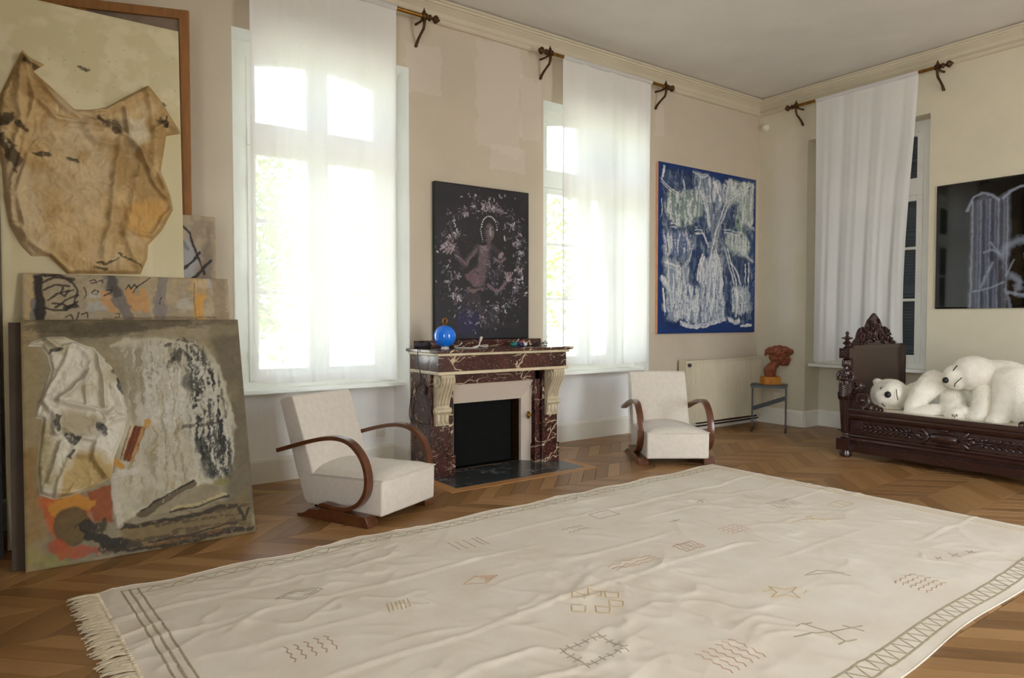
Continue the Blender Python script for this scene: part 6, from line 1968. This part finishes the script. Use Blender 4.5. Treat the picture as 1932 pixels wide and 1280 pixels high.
# ---- (6) blue abstract on the back wall
UR = frame_axes((-1.845, -0.038, 1.112), (-1.845, -0.038, 2.97))
UW, UH = 1.735, 1.858
def paint_blue(X, Y):
    p = Paint(X, Y, (12, 48, 106), 15)
    p.cloud((9, 36, 84), 4, .4, .65, .8, 1)
    rs = random.Random(21)
    inner = [(.07, .16), (.5, .10), (1.1, .14), (1.66, .12), (1.69, 1.0), (1.68, 1.72), (1.1, 1.74), (.6, 1.72), (.08, 1.78)]
    p.poly(inner, (62, 84, 118), .8, .02, .1, 0, .42, (.6, 1.4))
    p.poly(inner, (140, 150, 156), .75, .02, .1, .0, .50, (1.2, .5))
    p.poly(inner, (26, 46, 92), .6, .02, .1, .0, .56, (.9, .9))
    for (x, y, sx, sy, c) in ((.45, 1.35, .22, .2, (122, 146, 128)), (1.45, 1.3, .2, .3, (138, 158, 140)), (1.3, 1.52, .3, .15, (168, 176, 176)), (.35, .95, .25, .15, (96, 108, 138)), (1.35, .92, .22, .16, (160, 176, 168)), (.30, 1.55, .14, .07, (60, 66, 84)), (.65, .78, .12, .14, (40, 56, 96)), (.95, 1.3, .12, .25, (120, 134, 152)), (1.3, .75, .2, .12, (24, 40, 84)), (1.22, 1.25, .10, .2, (22, 38, 76)), (.62, 1.18, .14, .09, (30, 46, 80)), (1.25, .3, .2, .1, (40, 60, 100))):
        m = np.exp(-(((X + p.wx * .2 - x) / sx) ** 2 + ((Y + p.wy * .2 - y) / sy) ** 2) * 1.6)
        p.mix(m * sstep(.35, .6, vnoise(X, Y, 18, 40 + int(x * 30))), c, .9)
    cols = [(206, 208, 212), (190, 196, 204), (176, 184, 190), (220, 220, 220), (150, 166, 178)]
    lite = [(206, 208, 212), (190, 196, 204), (216, 216, 218), (176, 184, 190)]
    for q, c in BLUE_M:
        p.poly(q, c, .75, .02, .10, 0, .38, (2.2, .6)); p.drag(q, c, .8, .48, .10); p.drag(q, (206, 210, 212), .85, .535, .10, h=.002)
    for q in BLUE_D:
        p.poly(q, (20, 42, 84), .85, .02, .08, 0, .30, (1.6, .5)); p.drag(q, (92, 112, 140), .7, .55, .08)
    cols = lite
    for q, w_ in BLUE_B:
        n = max(2, int(w_ / .006))
        for k in range(n):
            ox_ = rs.gauss(0, w_ * .5); e0 = rs.uniform(-.03, .03)
            p.stroke([(x + ox_ + rs.uniform(-.004, .004), y + e0) for x, y in q], rs.uniform(.004, .010) if w_ > .02 else w_ * .8, rs.choice(lite), .9, .03, .34 if w_ > .02 else .26, .002)
    for k in range(60):
        x, y = rs.uniform(.3, 1.6), rs.uniform(.95, 1.7)
        a = rs.uniform(0, 3.14); l = rs.uniform(.04, .16)
        p.stroke([(x, y), (x + l * math.cos(a), y + l * math.sin(a))], rs.uniform(.004, .014), rs.choice(cols + [(30, 44, 80), (110, 138, 120), (40, 58, 104)]), .55, .04, .48, .002)
    for k in range(26):
        x, y = rs.uniform(.1, 1.6), rs.uniform(.2, 1.7)
        p.stroke([(x, y), (x + rs.uniform(-.02, .02), y - rs.uniform(.05, .2))], rs.uniform(.004, .010), (24, 38, 84), .8, .03, .4, 0)
    p.texture(.4)
    e = np.minimum(np.minimum(X, UW - X), np.minimum(Y, UH - Y))
    p.mix((1 - sstep(.025, .06, e + p.wx * .05)), (11, 47, 108), .92)
    for k in range(22):
        x, y = UW - rs.uniform(.01, .06), .3 + k * .04
        if 12 < k: continue
        p.stroke([(x - .03, y - .03), (x + .03, y + .03)], .003, (150, 168, 196), .7, .02)
    return p
stretched('blue_painting', 'large blue and white abstract painting hanging above the radiator', UR, UW, UH, 0.034, np.linspace(0, UW, 270), np.linspace(0, UH, 300), paint_blue, simple('salmon_canvas_edge', rgb(206, 150, 112), .8, .1, 6), M['paint'], None, 1.0)

# ---- (7) dark figure painting over the mantel
DRK = frame_axes((-4.585, -0.052, 1.094), (-4.585, -0.052, 2.43))
DW, DH = 0.985, 1.342
def paint_dark(X, Y):
    p = Paint(X, Y, (22, 19, 25), 18)
    p.cloud((34, 29, 38), 4, .4, .65, .7, 1)
    p.poly([(.20, .06), (.42, .04), (.44, .22), (.32, .28), (.22, .24)], (30, 28, 74), .85, .04, .1)
    p.cloud((66, 42, 34), 9, .6, .75, .25, 4)
    rs = random.Random(30)
    skin = (112, 94, 102); lit = (160, 142, 148)
    # figure: torso, arms, head, legs
    p.poly([(.45, .81), (.58, .835), (.56, .72), (.52, .60), (.49, .46), (.39, .46), (.36, .55), (.42, .66)], (80, 65, 72), .8, .02, .06, 0, .36)
    p.stroke([(.50, .80), (.47, .66), (.44, .50)], .05, (120, 100, 108), .5, .03, .25); p.stroke([(.34, .54), (.40, .50), (.38, .58)], .05, (126, 96, 108), .6, .04, .25)
    p.stroke([(.46, .80), (.52, .82)], .03, lit, .4, .03, .25)
    p.stroke(DARK['larm'], .032, (74, 60, 68), .8, .03, .3); p.stroke([(.41, .79), (.30, .66), (.24, .70)], .014, skin, .7, .02, .2)
    for d_ in ((.06, .80), (.05, .77), (.08, .75), (.11, .74), (.15, .74)):
        p.stroke([(.18, .80), ((.18 + d_[0]) / 2, d_[1] + .035), d_], .010, lit, .85, .01)
    p.stroke(DARK['rarm'], .026, (62, 50, 58), .75, .02, .3); p.stroke([(.60, .72), (.66, .69), (.72, .73)], .014, skin, .8, .02)
    p.stroke([(.665, .75), (.69, .77)], .026, lit, .7, .02, .15)
    p.stroke(DARK['rarm2'], .018, (120, 98, 112), .8, .02, .1)
    for x in (.715, .745, .775, .80):
        p.stroke([(.75, .53), (x, .60)], .009, lit, .85, .006)
    p.stroke([(.74, .535), (.78, .535)], .02, lit, .8, .01)
    cx, cy = .548, .95
    rr = np.hypot((X - cx) / .052, (Y - cy) / .084)
    p.mix(1 - sstep(.85, 1.05, rr), (92, 82, 84), .95)
    p.mix((1 - sstep(.5, 1.0, np.hypot((X - cx - .015) / .04, (Y - cy) / .07))), (134, 122, 122), .6)
    p.stroke([(.515, .975), (.54, .978)], .007, (40, 32, 36), .9, 0); p.stroke([(.565, .978), (.59, .974)], .007, (40, 32, 36), .9, 0)
    p.stroke([(.555, .985), (.557, .935), (.563, .93)], .006, (190, 180, 176), .8, 0); p.stroke([(.54, .905), (.575, .905)], .006, (60, 40, 44), .9, 0); p.stroke([(.50, .99), (.49, .93), (.52, .88)], .012, (56, 46, 52), .7, .01)
    p.stroke([(.54, .87), (.535, .83)], .034, (92, 78, 84), .9, .01)
    p.stroke([(.49, 1.0), (.51, 1.04), (.56, 1.05), (.60, 1.01)], .020, (32, 27, 32), .95, .02)
    for a in range(15):                                  # pearls in the hair
        t = math.pi * (.98 - a / 14.0)
        x, y = .545 + .083 * math.cos(t), .985 + .105 * math.sin(t)
        p.stroke([(x, y), (x + .001, y)], .0075, (214, 208, 208), .95, 0)
    for a in range(7):
        p.stroke([(.452 + .004 * a, .97 - .018 * a), (.453 + .004 * a, .97 - .018 * a)], .006, (196, 188, 188), .9, 0)
    p.stroke(DARK['leg'], .05, (66, 54, 62), .6, .05, .35); p.stroke([(.40, .42), (.33, .36), (.36, .30)], .05, (62, 48, 56), .5, .05, .35); p.stroke(DARK['leg2'], .06, (56, 50, 60), .6, .04, .25)
    p.stroke([(.33, .44), (.40, .43), (.48, .45)], .018, (126, 106, 104), .7, .04, .3); p.stroke([(.53, .60), (.60, .55), (.66, .62)], .05, (60, 50, 62), .6, .05, .3)
    # wreath of flowers and leaves
    for k in range(620):
        a = rs.uniform(0, 6.283)
        r = rs.gauss(1.0, .13)
        x, y = .50 + .40 * r * math.cos(a), .70 + .50 * r * math.sin(a)
        if math.sin(a) > .75 and rs.random() < .45: continue
        c = rs.choice([(176, 168, 176), (206, 200, 204), (124, 112, 128), (98, 90, 104), (150, 126, 142), (84, 100, 96), (70, 62, 76)])
        t = rs.uniform(0, 6.28); l = rs.uniform(.005, .02)
        bend = rs.uniform(-.8, .8)
        p.stroke([(x, y), (x + l * math.cos(t), y + l * math.sin(t)), (x + 1.7 * l * math.cos(t + bend), y + 1.7 * l * math.sin(t + bend))], rs.uniform(.002, .008), c, rs.uniform(.25, .85), .03, .25, .001)
    for (x, y) in ((.14, .87), (.10, .80), (.20, .90), (.22, .55), (.18, .38), (.24, .36), (.86, .88), (.90, .78), (.88, .62), (.84, .46), (.52, 1.18), (.60, 1.16), (.66, 1.15), (.30, 1.09), (.80, 1.02), (.62, .28)):
        for k in range(5):
            t = k * 1.256 + x * 9
            p.stroke([(x, y), (x + .022 * math.cos(t), y + .018 * math.sin(t)), (x + .032 * math.cos(t + .5), y + .028 * math.sin(t + .5))], .007, rs.choice([(150, 140, 150), (190, 182, 190), (116, 102, 118)]), .85, .01, .1, .001)
    p.stroke([(.46, 1.20), (.50, 1.13), (.56, 1.17), (.54, 1.22)], .008, (150, 140, 146), .9, .01); p.stroke([(.50, 1.22), (.55, 1.13), (.60, 1.16)], .007, (110, 100, 108), .9, .01)
    for k in range(70):
        x, y = rs.uniform(.50, .72), rs.uniform(.44, .72)
        p.stroke([(x, y), (x + rs.uniform(-.02, .02), y + rs.uniform(-.02, .02))], rs.uniform(.003, .006), rs.choice([(120, 108, 120), (150, 138, 150), (80, 70, 84)]), .6, .01)
    p.stroke([(.63, 0.02), (.98, .02)], .12, (18, 16, 22), .7, .05)
    p.C *= (.45 + .95 * np.clip(.5 * p.grain + .5 * vnoise(X, Y, 150, 77, 2), 0, 1))[..., None] ** 1.3
    return p
stretched('dark_painting', 'dark painting of a pale figure in a flower wreath above the fireplace', DRK, DW, DH, 0.05, np.linspace(0, DW, 250), np.linspace(0, DH, 320), paint_dark, simple('teal_black_edge', rgb(28, 46, 52), .6, .15, 8), M['darkpaint'], None, .8)

# ---- (8) glossy dark photograph on the right wall
GR = frame_axes((-0.022, -2.032, 1.375), (-0.022, -2.032, 2.59), (0, -1, 0))
GW, GH = 1.60, 1.215
def paint_photo(X, Y):
    p = Paint(X, Y, (5, 5, 7), 40)
    # grey area with vertical streaks, pale curves over it
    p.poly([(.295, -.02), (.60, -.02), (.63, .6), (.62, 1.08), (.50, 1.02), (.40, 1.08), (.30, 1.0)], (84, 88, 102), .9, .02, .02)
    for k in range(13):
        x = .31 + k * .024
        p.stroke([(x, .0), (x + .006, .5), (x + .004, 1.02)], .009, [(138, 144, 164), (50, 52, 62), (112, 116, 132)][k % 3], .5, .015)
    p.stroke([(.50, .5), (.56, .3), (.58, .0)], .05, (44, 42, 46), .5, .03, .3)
    white = (150, 160, 178)
    for pts, w_, a in (([(.27, .94), (.32, 1.06), (.40, 1.09), (.47, 1.06), (.53, 1.01)], .014, .8), ([(.57, 1.02), (.62, 1.07), (.70, 1.11), (.80, 1.10)], .014, .85), ([(.42, .53), (.49, .55), (.55, .50), (.47, .62)], .012, .7), ([(.56, .49), (.62, .58), (.70, .62), (.80, .62)], .040, .55), ([(.40, .2), (.45, .34), (.49, .42)], .014, .7),
                       ([(.33, .16), (.47, .19), (.58, .24)], .012, .7), ([(.60, .30), (.63, .38), (.66, .44)], .010, .6), ([(.64, .30), (.70, .25), (.70, .18)], .035, .6), ([(.63, .14), (.72, .12), (.85, .10)], .02, .7), ([(.60, .18), (.63, .06), (.64, 0)], .014, .5), ([(.74, .50), (.76, .3)], .008, .4), ([(.9, .9), (1.1, .6), (1.2, .2)], .04, .4)):
        p.stroke(pts, w_ * 1.5, white, a * .8, .01, 0, 0, 1.0)
    return p
m, nt, b, out = nmat('glossy_photograph')
a = nt.nodes.new('ShaderNodeAttribute'); a.attribute_name = 'paint'
nt.links.new(a.outputs['Color'], b.inputs['Base Color'])
b.inputs['Roughness'].default_value = 0.04; b.inputs['Specular IOR Level'].default_value = 0.6
M['photo'] = m
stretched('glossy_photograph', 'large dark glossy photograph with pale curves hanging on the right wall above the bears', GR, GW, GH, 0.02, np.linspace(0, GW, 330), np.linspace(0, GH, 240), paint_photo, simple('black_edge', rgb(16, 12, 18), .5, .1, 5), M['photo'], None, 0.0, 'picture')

# ================================================================== RUG
m, nt, b, out = nmat('cream_wool')
n1 = tex_noise(nt, 3.0, 5, 0.6)
c1 = ramp(nt, n1, [(0.3, rgb(216, 204, 184)), (0.7, rgb(230, 222, 206))])
n2 = tex_noise(nt, 90.0, 3, 0.6, stretch=(1, 3, 1))
c1 = mixc(nt, math_n(nt, 'MULTIPLY', n2, 0.22), c1, rgb(196, 180, 154))
nt.links.new(c1, b.inputs['Base Color'])
b.inputs['Roughness'].default_value = 0.95
b.inputs['Sheen Weight'].default_value = 0.1
bump(nt, b, tex_noise(nt, 240.0, 2, 0.5, stretch=(1, 2.5, 1)), 0.3, 0.003)
M['rug'] = m
M['braid'] = simple('olive_wool', rgb(166, 156, 128), 0.95, 0.15, 40)
M['ochrewool'] = simple('ochre_wool', rgb(200, 176, 132), 0.95, 0.12, 40)
M['brownwool'] = simple('brown_wool', rgb(182, 154, 126), 0.95, 0.12, 40)
M['greywool'] = simple('grey_wool', rgb(164, 156, 136), 0.95, 0.12, 40)
M['redwool'] = simple('faded_red_wool', rgb(198, 166, 140), 0.95, 0.12, 40)
M['fringe'] = simple('cream_fringe', rgb(212, 198, 170), 0.95, 0.1, 40)

# corner points of the rug on the floor (far-left, far-right, near-right, near-left)
CFL, CFR, CNR, CNL = (-7.155, -1.445), (-2.545, -1.325), (-2.44, -3.87), (-7.05, -4.02)
SEAMS = [-1.80, -2.085, -2.38, -2.745, -3.03, -3.30, -3.665]
rsr = random.Random(2)
CREASES = []
for k in range(120):
    cx, cy = rsr.uniform(-6.9, -2.9), rsr.uniform(-3.8, -1.6)
    a = rsr.gauss(0.0, .9); l = rsr.uniform(.12, .5)
    CREASES.append((cx, cy, math.cos(a) * l, math.sin(a) * l, rsr.uniform(.002, .0075), rsr.uniform(.014, .035)))
def rug_h(X, Y):
    X = np.asarray(X, float); Y = np.asarray(Y, float)
    wx = (vnoise(X, Y, 2.2, 71, 3) - .5) * .10
    h = 0.004 + 0.004 * vnoise(X, Y, 3.0, 72, 3)
    for i, s in enumerate(SEAMS):
        on = sstep(.42, .62, vnoise(X, np.full_like(Y, s), 1.1, 80 + i, 2))
        d = Y + wx - s - 0.02 * (X + 5) * .3
        h = h + 0.006 * np.exp(-(d / .016) ** 2) * (.2 + .7 * on) - 0.0015 * np.exp(-((d + .035) / .02) ** 2) * on
    rid = 1 - np.abs(2 * vnoise(X + wx * 3, Y * 1.5, 3.2, 75, 3) - 1)
    amp = sstep(.45, .7, vnoise(X, Y, 1.2, 76, 2))
    h = h + 0.012 * rid ** 6 * amp
    rid2 = 1 - np.abs(2 * vnoise(X * 1.6 + Y * .8, Y * 1.2 - X * .5 + wx * 3, 3.6, 77, 2) - 1)
    h = h + 0.009 * rid2 ** 7 * sstep(.4, .65, vnoise(X, Y, 1.4, 78, 2))
    for (cx, cy, vx, vy, a, w_) in CREASES:
        L = vx * vx + vy * vy
        t = np.clip(((X - cx) * vx + (Y - cy) * vy) / L, 0, 1)
        bend = .25 * np.sin(t * 3.1) * math.sqrt(L) * .3
        d = np.hypot(X - cx - t * vx + bend * vy / math.sqrt(L), Y - cy - t * vy - bend * vx / math.sqrt(L))
        h = h + a * np.exp(-(d / w_) ** 2) * np.sin(np.pi * np.clip(t, .04, .96))
    return np.maximum(.004 + (h - .006) * .82, .003)
def quad(U, V):
    """U along the length 0 left .. 1 right, V 0 far .. 1 near"""
    fx = CFL[0] * (1 - U) * (1 - V) + CFR[0] * U * (1 - V) + CNR[0] * U * V + CNL[0] * (1 - U) * V
    fy = CFL[1] * (1 - U) * (1 - V) + CFR[1] * U * (1 - V) + CNR[1] * U * V + CNL[1] * (1 - U) * V
    # slightly scalloped edges and a bowed left end
    fy = fy + 0.016 * np.sin(U * 46 + 2 * np.sin(U * 9)) * ((1 - V) ** 14) + 0.012 * np.sin(U * 23) * V ** 10
    fx = fx + 0.030 * np.sin(V * np.pi * 1.0) * ((1 - U) ** 3)
    return fx, fy
nu, nv = 420, 236
U, V = np.meshgrid(np.linspace(0, 1, nu), np.linspace(0, 1, nv))
RX, RY = quad(U, V)
RH = rug_h(RX, RY)
edge = np.minimum(np.minimum(U * 4.6, (1 - U) * 4.6), np.minimum(V * 2.5, (1 - V) * 2.5))
RH = RH * sstep(-.03, .006, edge) + 0.0010
rug = empty('rug', (-4.8, -2.65, 0), 'huge cream wool rug with faint embroidered motifs and a fringed left end', 'rug')
Pts = np.stack([RX, RY, RH], -1)
top = grid_mesh('pile', Pts[::-1], M['rug'], rug)
# bound edge: a thin roll round the border gives the rug its thickness
mb = MB()
loop = []
for k in range(0, nu, 2): loop.append((RX[0, k], RY[0, k], max(.003, RH[0, k] - .001)))
for k in range(0, nv, 2): loop.append((RX[k, -1], RY[k, -1], .0035))
for k in range(nu - 1, -1, -2): loop.append((RX[-1, k], RY[-1, k], .0035))
mb.tube(loop, 0.0035, 6)
mb.build('bound_edge', M['rug'], rug, smooth=True)

def hz(x, y):
    return float(rug_h(np.array([x]), np.array([y]))[0])
def ribbons(segs, width, mat, name, lift=0.0022):
    """raised embroidery lines on the pile; each segment is a polyline of (x, y)"""
    vs, fs = [], []
    for seg in segs:
        pts = []
        for (a, b_) in zip(seg, seg[1:]):
            L = math.hypot(b_[0] - a[0], b_[1] - a[1]); n = max(1, int(L / 0.02))
            for k in range(n): pts.append((a[0] + (b_[0] - a[0]) * k / n, a[1] + (b_[1] - a[1]) * k / n))
        pts.append(seg[-1])
        A = np.array(pts)
        T = np.gradient(A, axis=0) if len(A) > 2 else np.repeat((A[1:] - A[:1]), 2, 0)
        T /= (np.linalg.norm(T, axis=1, keepdims=True) + 1e-9)
        N = np.stack([-T[:, 1], T[:, 0]], 1) * width / 2
        Lf, Rt = A + N, A - N
        zl = rug_h(Lf[:, 0], Lf[:, 1]); zr = rug_h(Rt[:, 0], Rt[:, 1]); zc = rug_h(A[:, 0], A[:, 1])
        i = len(vs)
        for k in range(len(A)):
            vs.append((Lf[k, 0], Lf[k, 1], zl[k] + .0008)); vs.append((A[k, 0], A[k, 1], zc[k] + lift + .0012)); vs.append((Rt[k, 0], Rt[k, 1], zr[k] + .0008))
        for k in range(len(A) - 1):
            j = i + 3 * k
            fs.append((j, j + 1, j + 4, j + 3)); fs.append((j + 1, j + 2, j + 5, j + 4))
    me = bpy.data.meshes.new(name); me.from_pydata(vs, [], fs)
    return link_mesh(name, me, mat, rug, True)
def line_uv(pts, n=40):
    out_ = []
    for (a, b_) in zip(pts, pts[1:]):
        for k in range(n):
            t = k / n
            x, y = quad(np.array(a[0] + (b_[0] - a[0]) * t), np.array(a[1] + (b_[1] - a[1]) * t)); out_.append((float(x), float(y)))
    x, y = quad(np.array(pts[-1][0]), np.array(pts[-1][1])); out_.append((float(x), float(y)))
    return out_
# three stripes across the left end
for u, w_ in ((.0205, .010), (.0275, .012), (.035, .011)):
    ribbons([line_uv([(u, .02), (u, .985)])], w_, M['braid'], 'woven_stripe')
# far border: two lines with a loose zigzag between
ribbons([line_uv([(.02, .022), (.985, .018)])], .007, M['braid'], 'border_line'); ribbons([line_uv([(.03, .046), (.98, .046)])], .007, M['braid'], 'border_line')
zz = [(.04 + k * .0105, .022 if k % 2 else .045) for k in range(89)]
ribbons([line_uv(zz, 3)], .005, M['braid'], 'border_zigzag')
# near border: two bold lines with a ladder of zigzags
ribbons([line_uv([(.01, .942), (.99, .955)], 80)], .012, M['braid'], 'border_line'); ribbons([line_uv([(.01, .974), (.99, .985)], 80)], .011, M['braid'], 'border_line')
zz = [(.012 + k * .0078, (.944 if k % 2 else .972) + .012 * k / 124) for k in range(124)]
ribbons([line_uv(zz, 3)], .008, M['braid'], 'border_zigzag')
# right end: two pale lines
ribbons([line_uv([(.975, .05), (.975, .95)], 60)], .006, M['ochrewool'], 'border_line'); ribbons([line_uv([(.985, .05), (.985, .95)], 60)], .006, M['ochrewool'], 'border_line')

def motif(c, segs, w_, mat):
    ribbons([[(c[0] + x, c[1] + y) for x, y in s] for s in segs], w_ * .8, mat, 'embroidered_motif')
def lattice(nx, ny, sx, sy):
    g = []
    for i in range(nx + 1):
        x = -sx + 2 * sx * i / nx
        g.append([(x + (.006 if k % 2 else -.006), -sy + 2 * sy * k / (ny * 2)) for k in range(ny * 2 + 1)])
    return g
def rows(n, sx, sy, wob=.006):
    return [[(-sx + 2 * sx * k / 8 + 0, -sy + 2 * sy * i / (n - 1) + (wob if k % 2 else -wob)) for k in range(9)] for i in range(n)]
def diamond(a, b_): return [[(-a, 0), (0, b_), (a, 0), (0, -b_), (-a, 0)]]
motif((-6.393, -2.0), diamond(.11, .06) + diamond(.08, .04), .008, M['greywool'])
motif((-6.09, -2.377), [[(-.05 + .02 * i, -.045), (-.05 + .02 * i + .03, .045)] for i in range(6)], .007, M['ochrewool'])
motif((-5.62, -2.34), diamond(.10, .05) + [[(0, -.04), (.08, 0)], [(0, .04), (.08, 0)], [(.01, -.02), (.06, 0)], [(.01, .02), (.06, 0)], [(.02, 0), (.06, 0)]], .009, M['redwool'])
motif((-5.38, -1.853), [[(-.10 + .05 * i, -.07), (-.10 + .05 * i, .07)] for i in range(3)] + [[(.06, -.07), (.06, .07)], [(.09, -.07), (.09, .07)]], .006, M['brownwool'])
motif((-5.35, -2.84), [[(-.14 + x, -.03 + y), (-.14 + x + .04, .02 + y), (-.10 + x + .04, -.03 + y), (-.14 + x + .04, -.07 + y), (-.14 + x, -.03 + y)] for x, y in ((0, 0), (.08, .09), (.08, -.07), (.17, .08), (.17, -.06), (.22, .02))], .009, M['ochrewool'])
motif((-5.65, -3.185), [[(-.10, -.07), (.10, -.07), (.10, .07), (-.10, .07), (-.10, -.07)]] + [[(-.10 + .04 * k, s * .05), (-.10 + .04 * k, s * .09)] for k in range(6) for s in (1, -1)] + [[(s * .08, -.06 + .04 * k), (s * .12, -.06 + .04 * k)] for k in range(4) for s in (1, -1)], .008, M['greywool'])
motif((-6.524, -2.535), lattice(4, 3, .08, .07), .008, M['brownwool'])
motif((-4.404, -2.607), lattice(5, 2, .075, .055) + [[(-.08, .05), (.08, .05)], [(-.08, -.05), (.08, -.05)]], .008, M['brownwool'])
motif((-4.847, -2.611), rows(3, .16, .03, .006), .006, M['brownwool'])
motif((-4.365, -1.881), [[(-.09, -.05), (.09, -.05), (.09, .05), (-.09, .05), (-.09, -.05)]], .008, M['greywool'])
motif((-4.1, -2.25), [[(-.05, 0), (.05, .01)], [(0, -.02), (.01, .03)]], .007, M['greywool'])
motif((-3.186, -2.418), lattice(6, 3, .11, .07), .006, M['greywool'])
motif((-2.875, -2.64), [[(-.08, -.05), (.08, -.05), (.08, .05), (-.08, .05), (-.08, -.05)]] + [[(0, -.05), (0, .05)]], .008, M['ochrewool'])
motif((-3.933, -2.558), rows(4, .09, .05, .008), .006, M['redwool'])
motif((-3.403, -2.74), [[(-.13, .05), (0, .02), (.12, -.06)], [(.05, .06), (.06, -.07)], [(.02, .05), (.1, .05)]], .009, M['ochrewool'])
motif((-3.359, -3.532), [[(-.14, .03), (-.09, .03)], [(-.115, .01), (-.115, .05)], [(-.03, 0), (.04, 0)], [(0, -.035), (.01, .035)], [(.10, -.03), (.15, -.03)], [(.125, -.055), (.125, -.005)]], .012, M['greywool'])
motif((-3.915, -3.60), rows(5, .10, .07, .007), .007, M['brownwool'])
motif((-4.158, -3.284), [[(-.12, .06), (-.03, .02), (.04, -.02), (.06, -.08)], [(-.12, .06), (-.01, .06), (.07, -.04)]], .008, M['greywool'])
motif((-4.548, -3.286), [[(-.10, 0), (-.03, .02), (0, .08), (.03, .02), (.10, 0), (.03, -.02), (0, -.08), (-.03, -.02), (-.10, 0)], [(-.08, .06), (-.02, .05)], [(.06, -.06), (.1, -.05)]], .009, M['ochrewool'])
motif((-4.762, -3.624), [[(-.16, .06), (0, 0), (.16, -.05)], [(-.03, .10), (0, 0), (-.04, -.09)], [(-.08, .10), (.02, .09)], [(-.08, -.08), (.02, -.10)], [(.10, .0), (.12, -.08)]], .012, M['braid'])
motif((-5.25, -3.513), lattice(5, 4, .10, .085), .009, M['redwool'])
motif((-5.9, -3.45), lattice(3, 2, .05, .04), .007, M['greywool'])
motif((-4.72, -2.0), rows(2, .08, .03, .01), .006, M['greywool'])
motif((-3.6, -2.05), [[(-.06, 0), (.06, .02)], [(-.02, -.03), (.02, .04)]], .006, M['greywool'])

# fringe of knotted tassels along the left end
rt2 = random.Random(11)
meshes = []
for q in range(8):
    mb = MB()
    mb.ell((0.004, 0, .007), (.012, .008, .0065), sub=1)
    for k in range(5):
        a = rt2.uniform(-.35, .35); l = rt2.uniform(.075, .115)
        c = rt2.uniform(-.02, .02)
        mb.tube([(0, 0, .007), (-l * .35, math.sin(a) * l * .3 + c * .3, rt2.uniform(.006, .014)), (-l * .7, math.sin(a) * l * .7 + c, rt2.uniform(.004, .010)), (-l, math.sin(a) * l + c * .4, .0035)], [.0045, .0045, .004, .0025], 5)
    me = bpy.data.meshes.new('tassel')
    bmesh.ops.recalc_face_normals(mb.bm, faces=mb.bm.faces)
    mb.bm.to_mesh(me); mb.bm.free(); me.materials.append(M['fringe'])
    me.polygons.foreach_set('use_smooth', [True] * len(me.polygons))
    meshes.append(me)
nT = 118
for k in range(nT):
    v = (k + .5) / nT
    x, y = quad(np.array(0.0), np.array(v))
    o = bpy.data.objects.new('tassel', meshes[rt2.randrange(8)])
    COL.objects.link(o); o.parent = rug
    o.location = Vector((float(x) - .004, float(y), 0.0)) - ROOTLOC[rug]
    o.rotation_euler.z = rt2.uniform(-.35, .35)
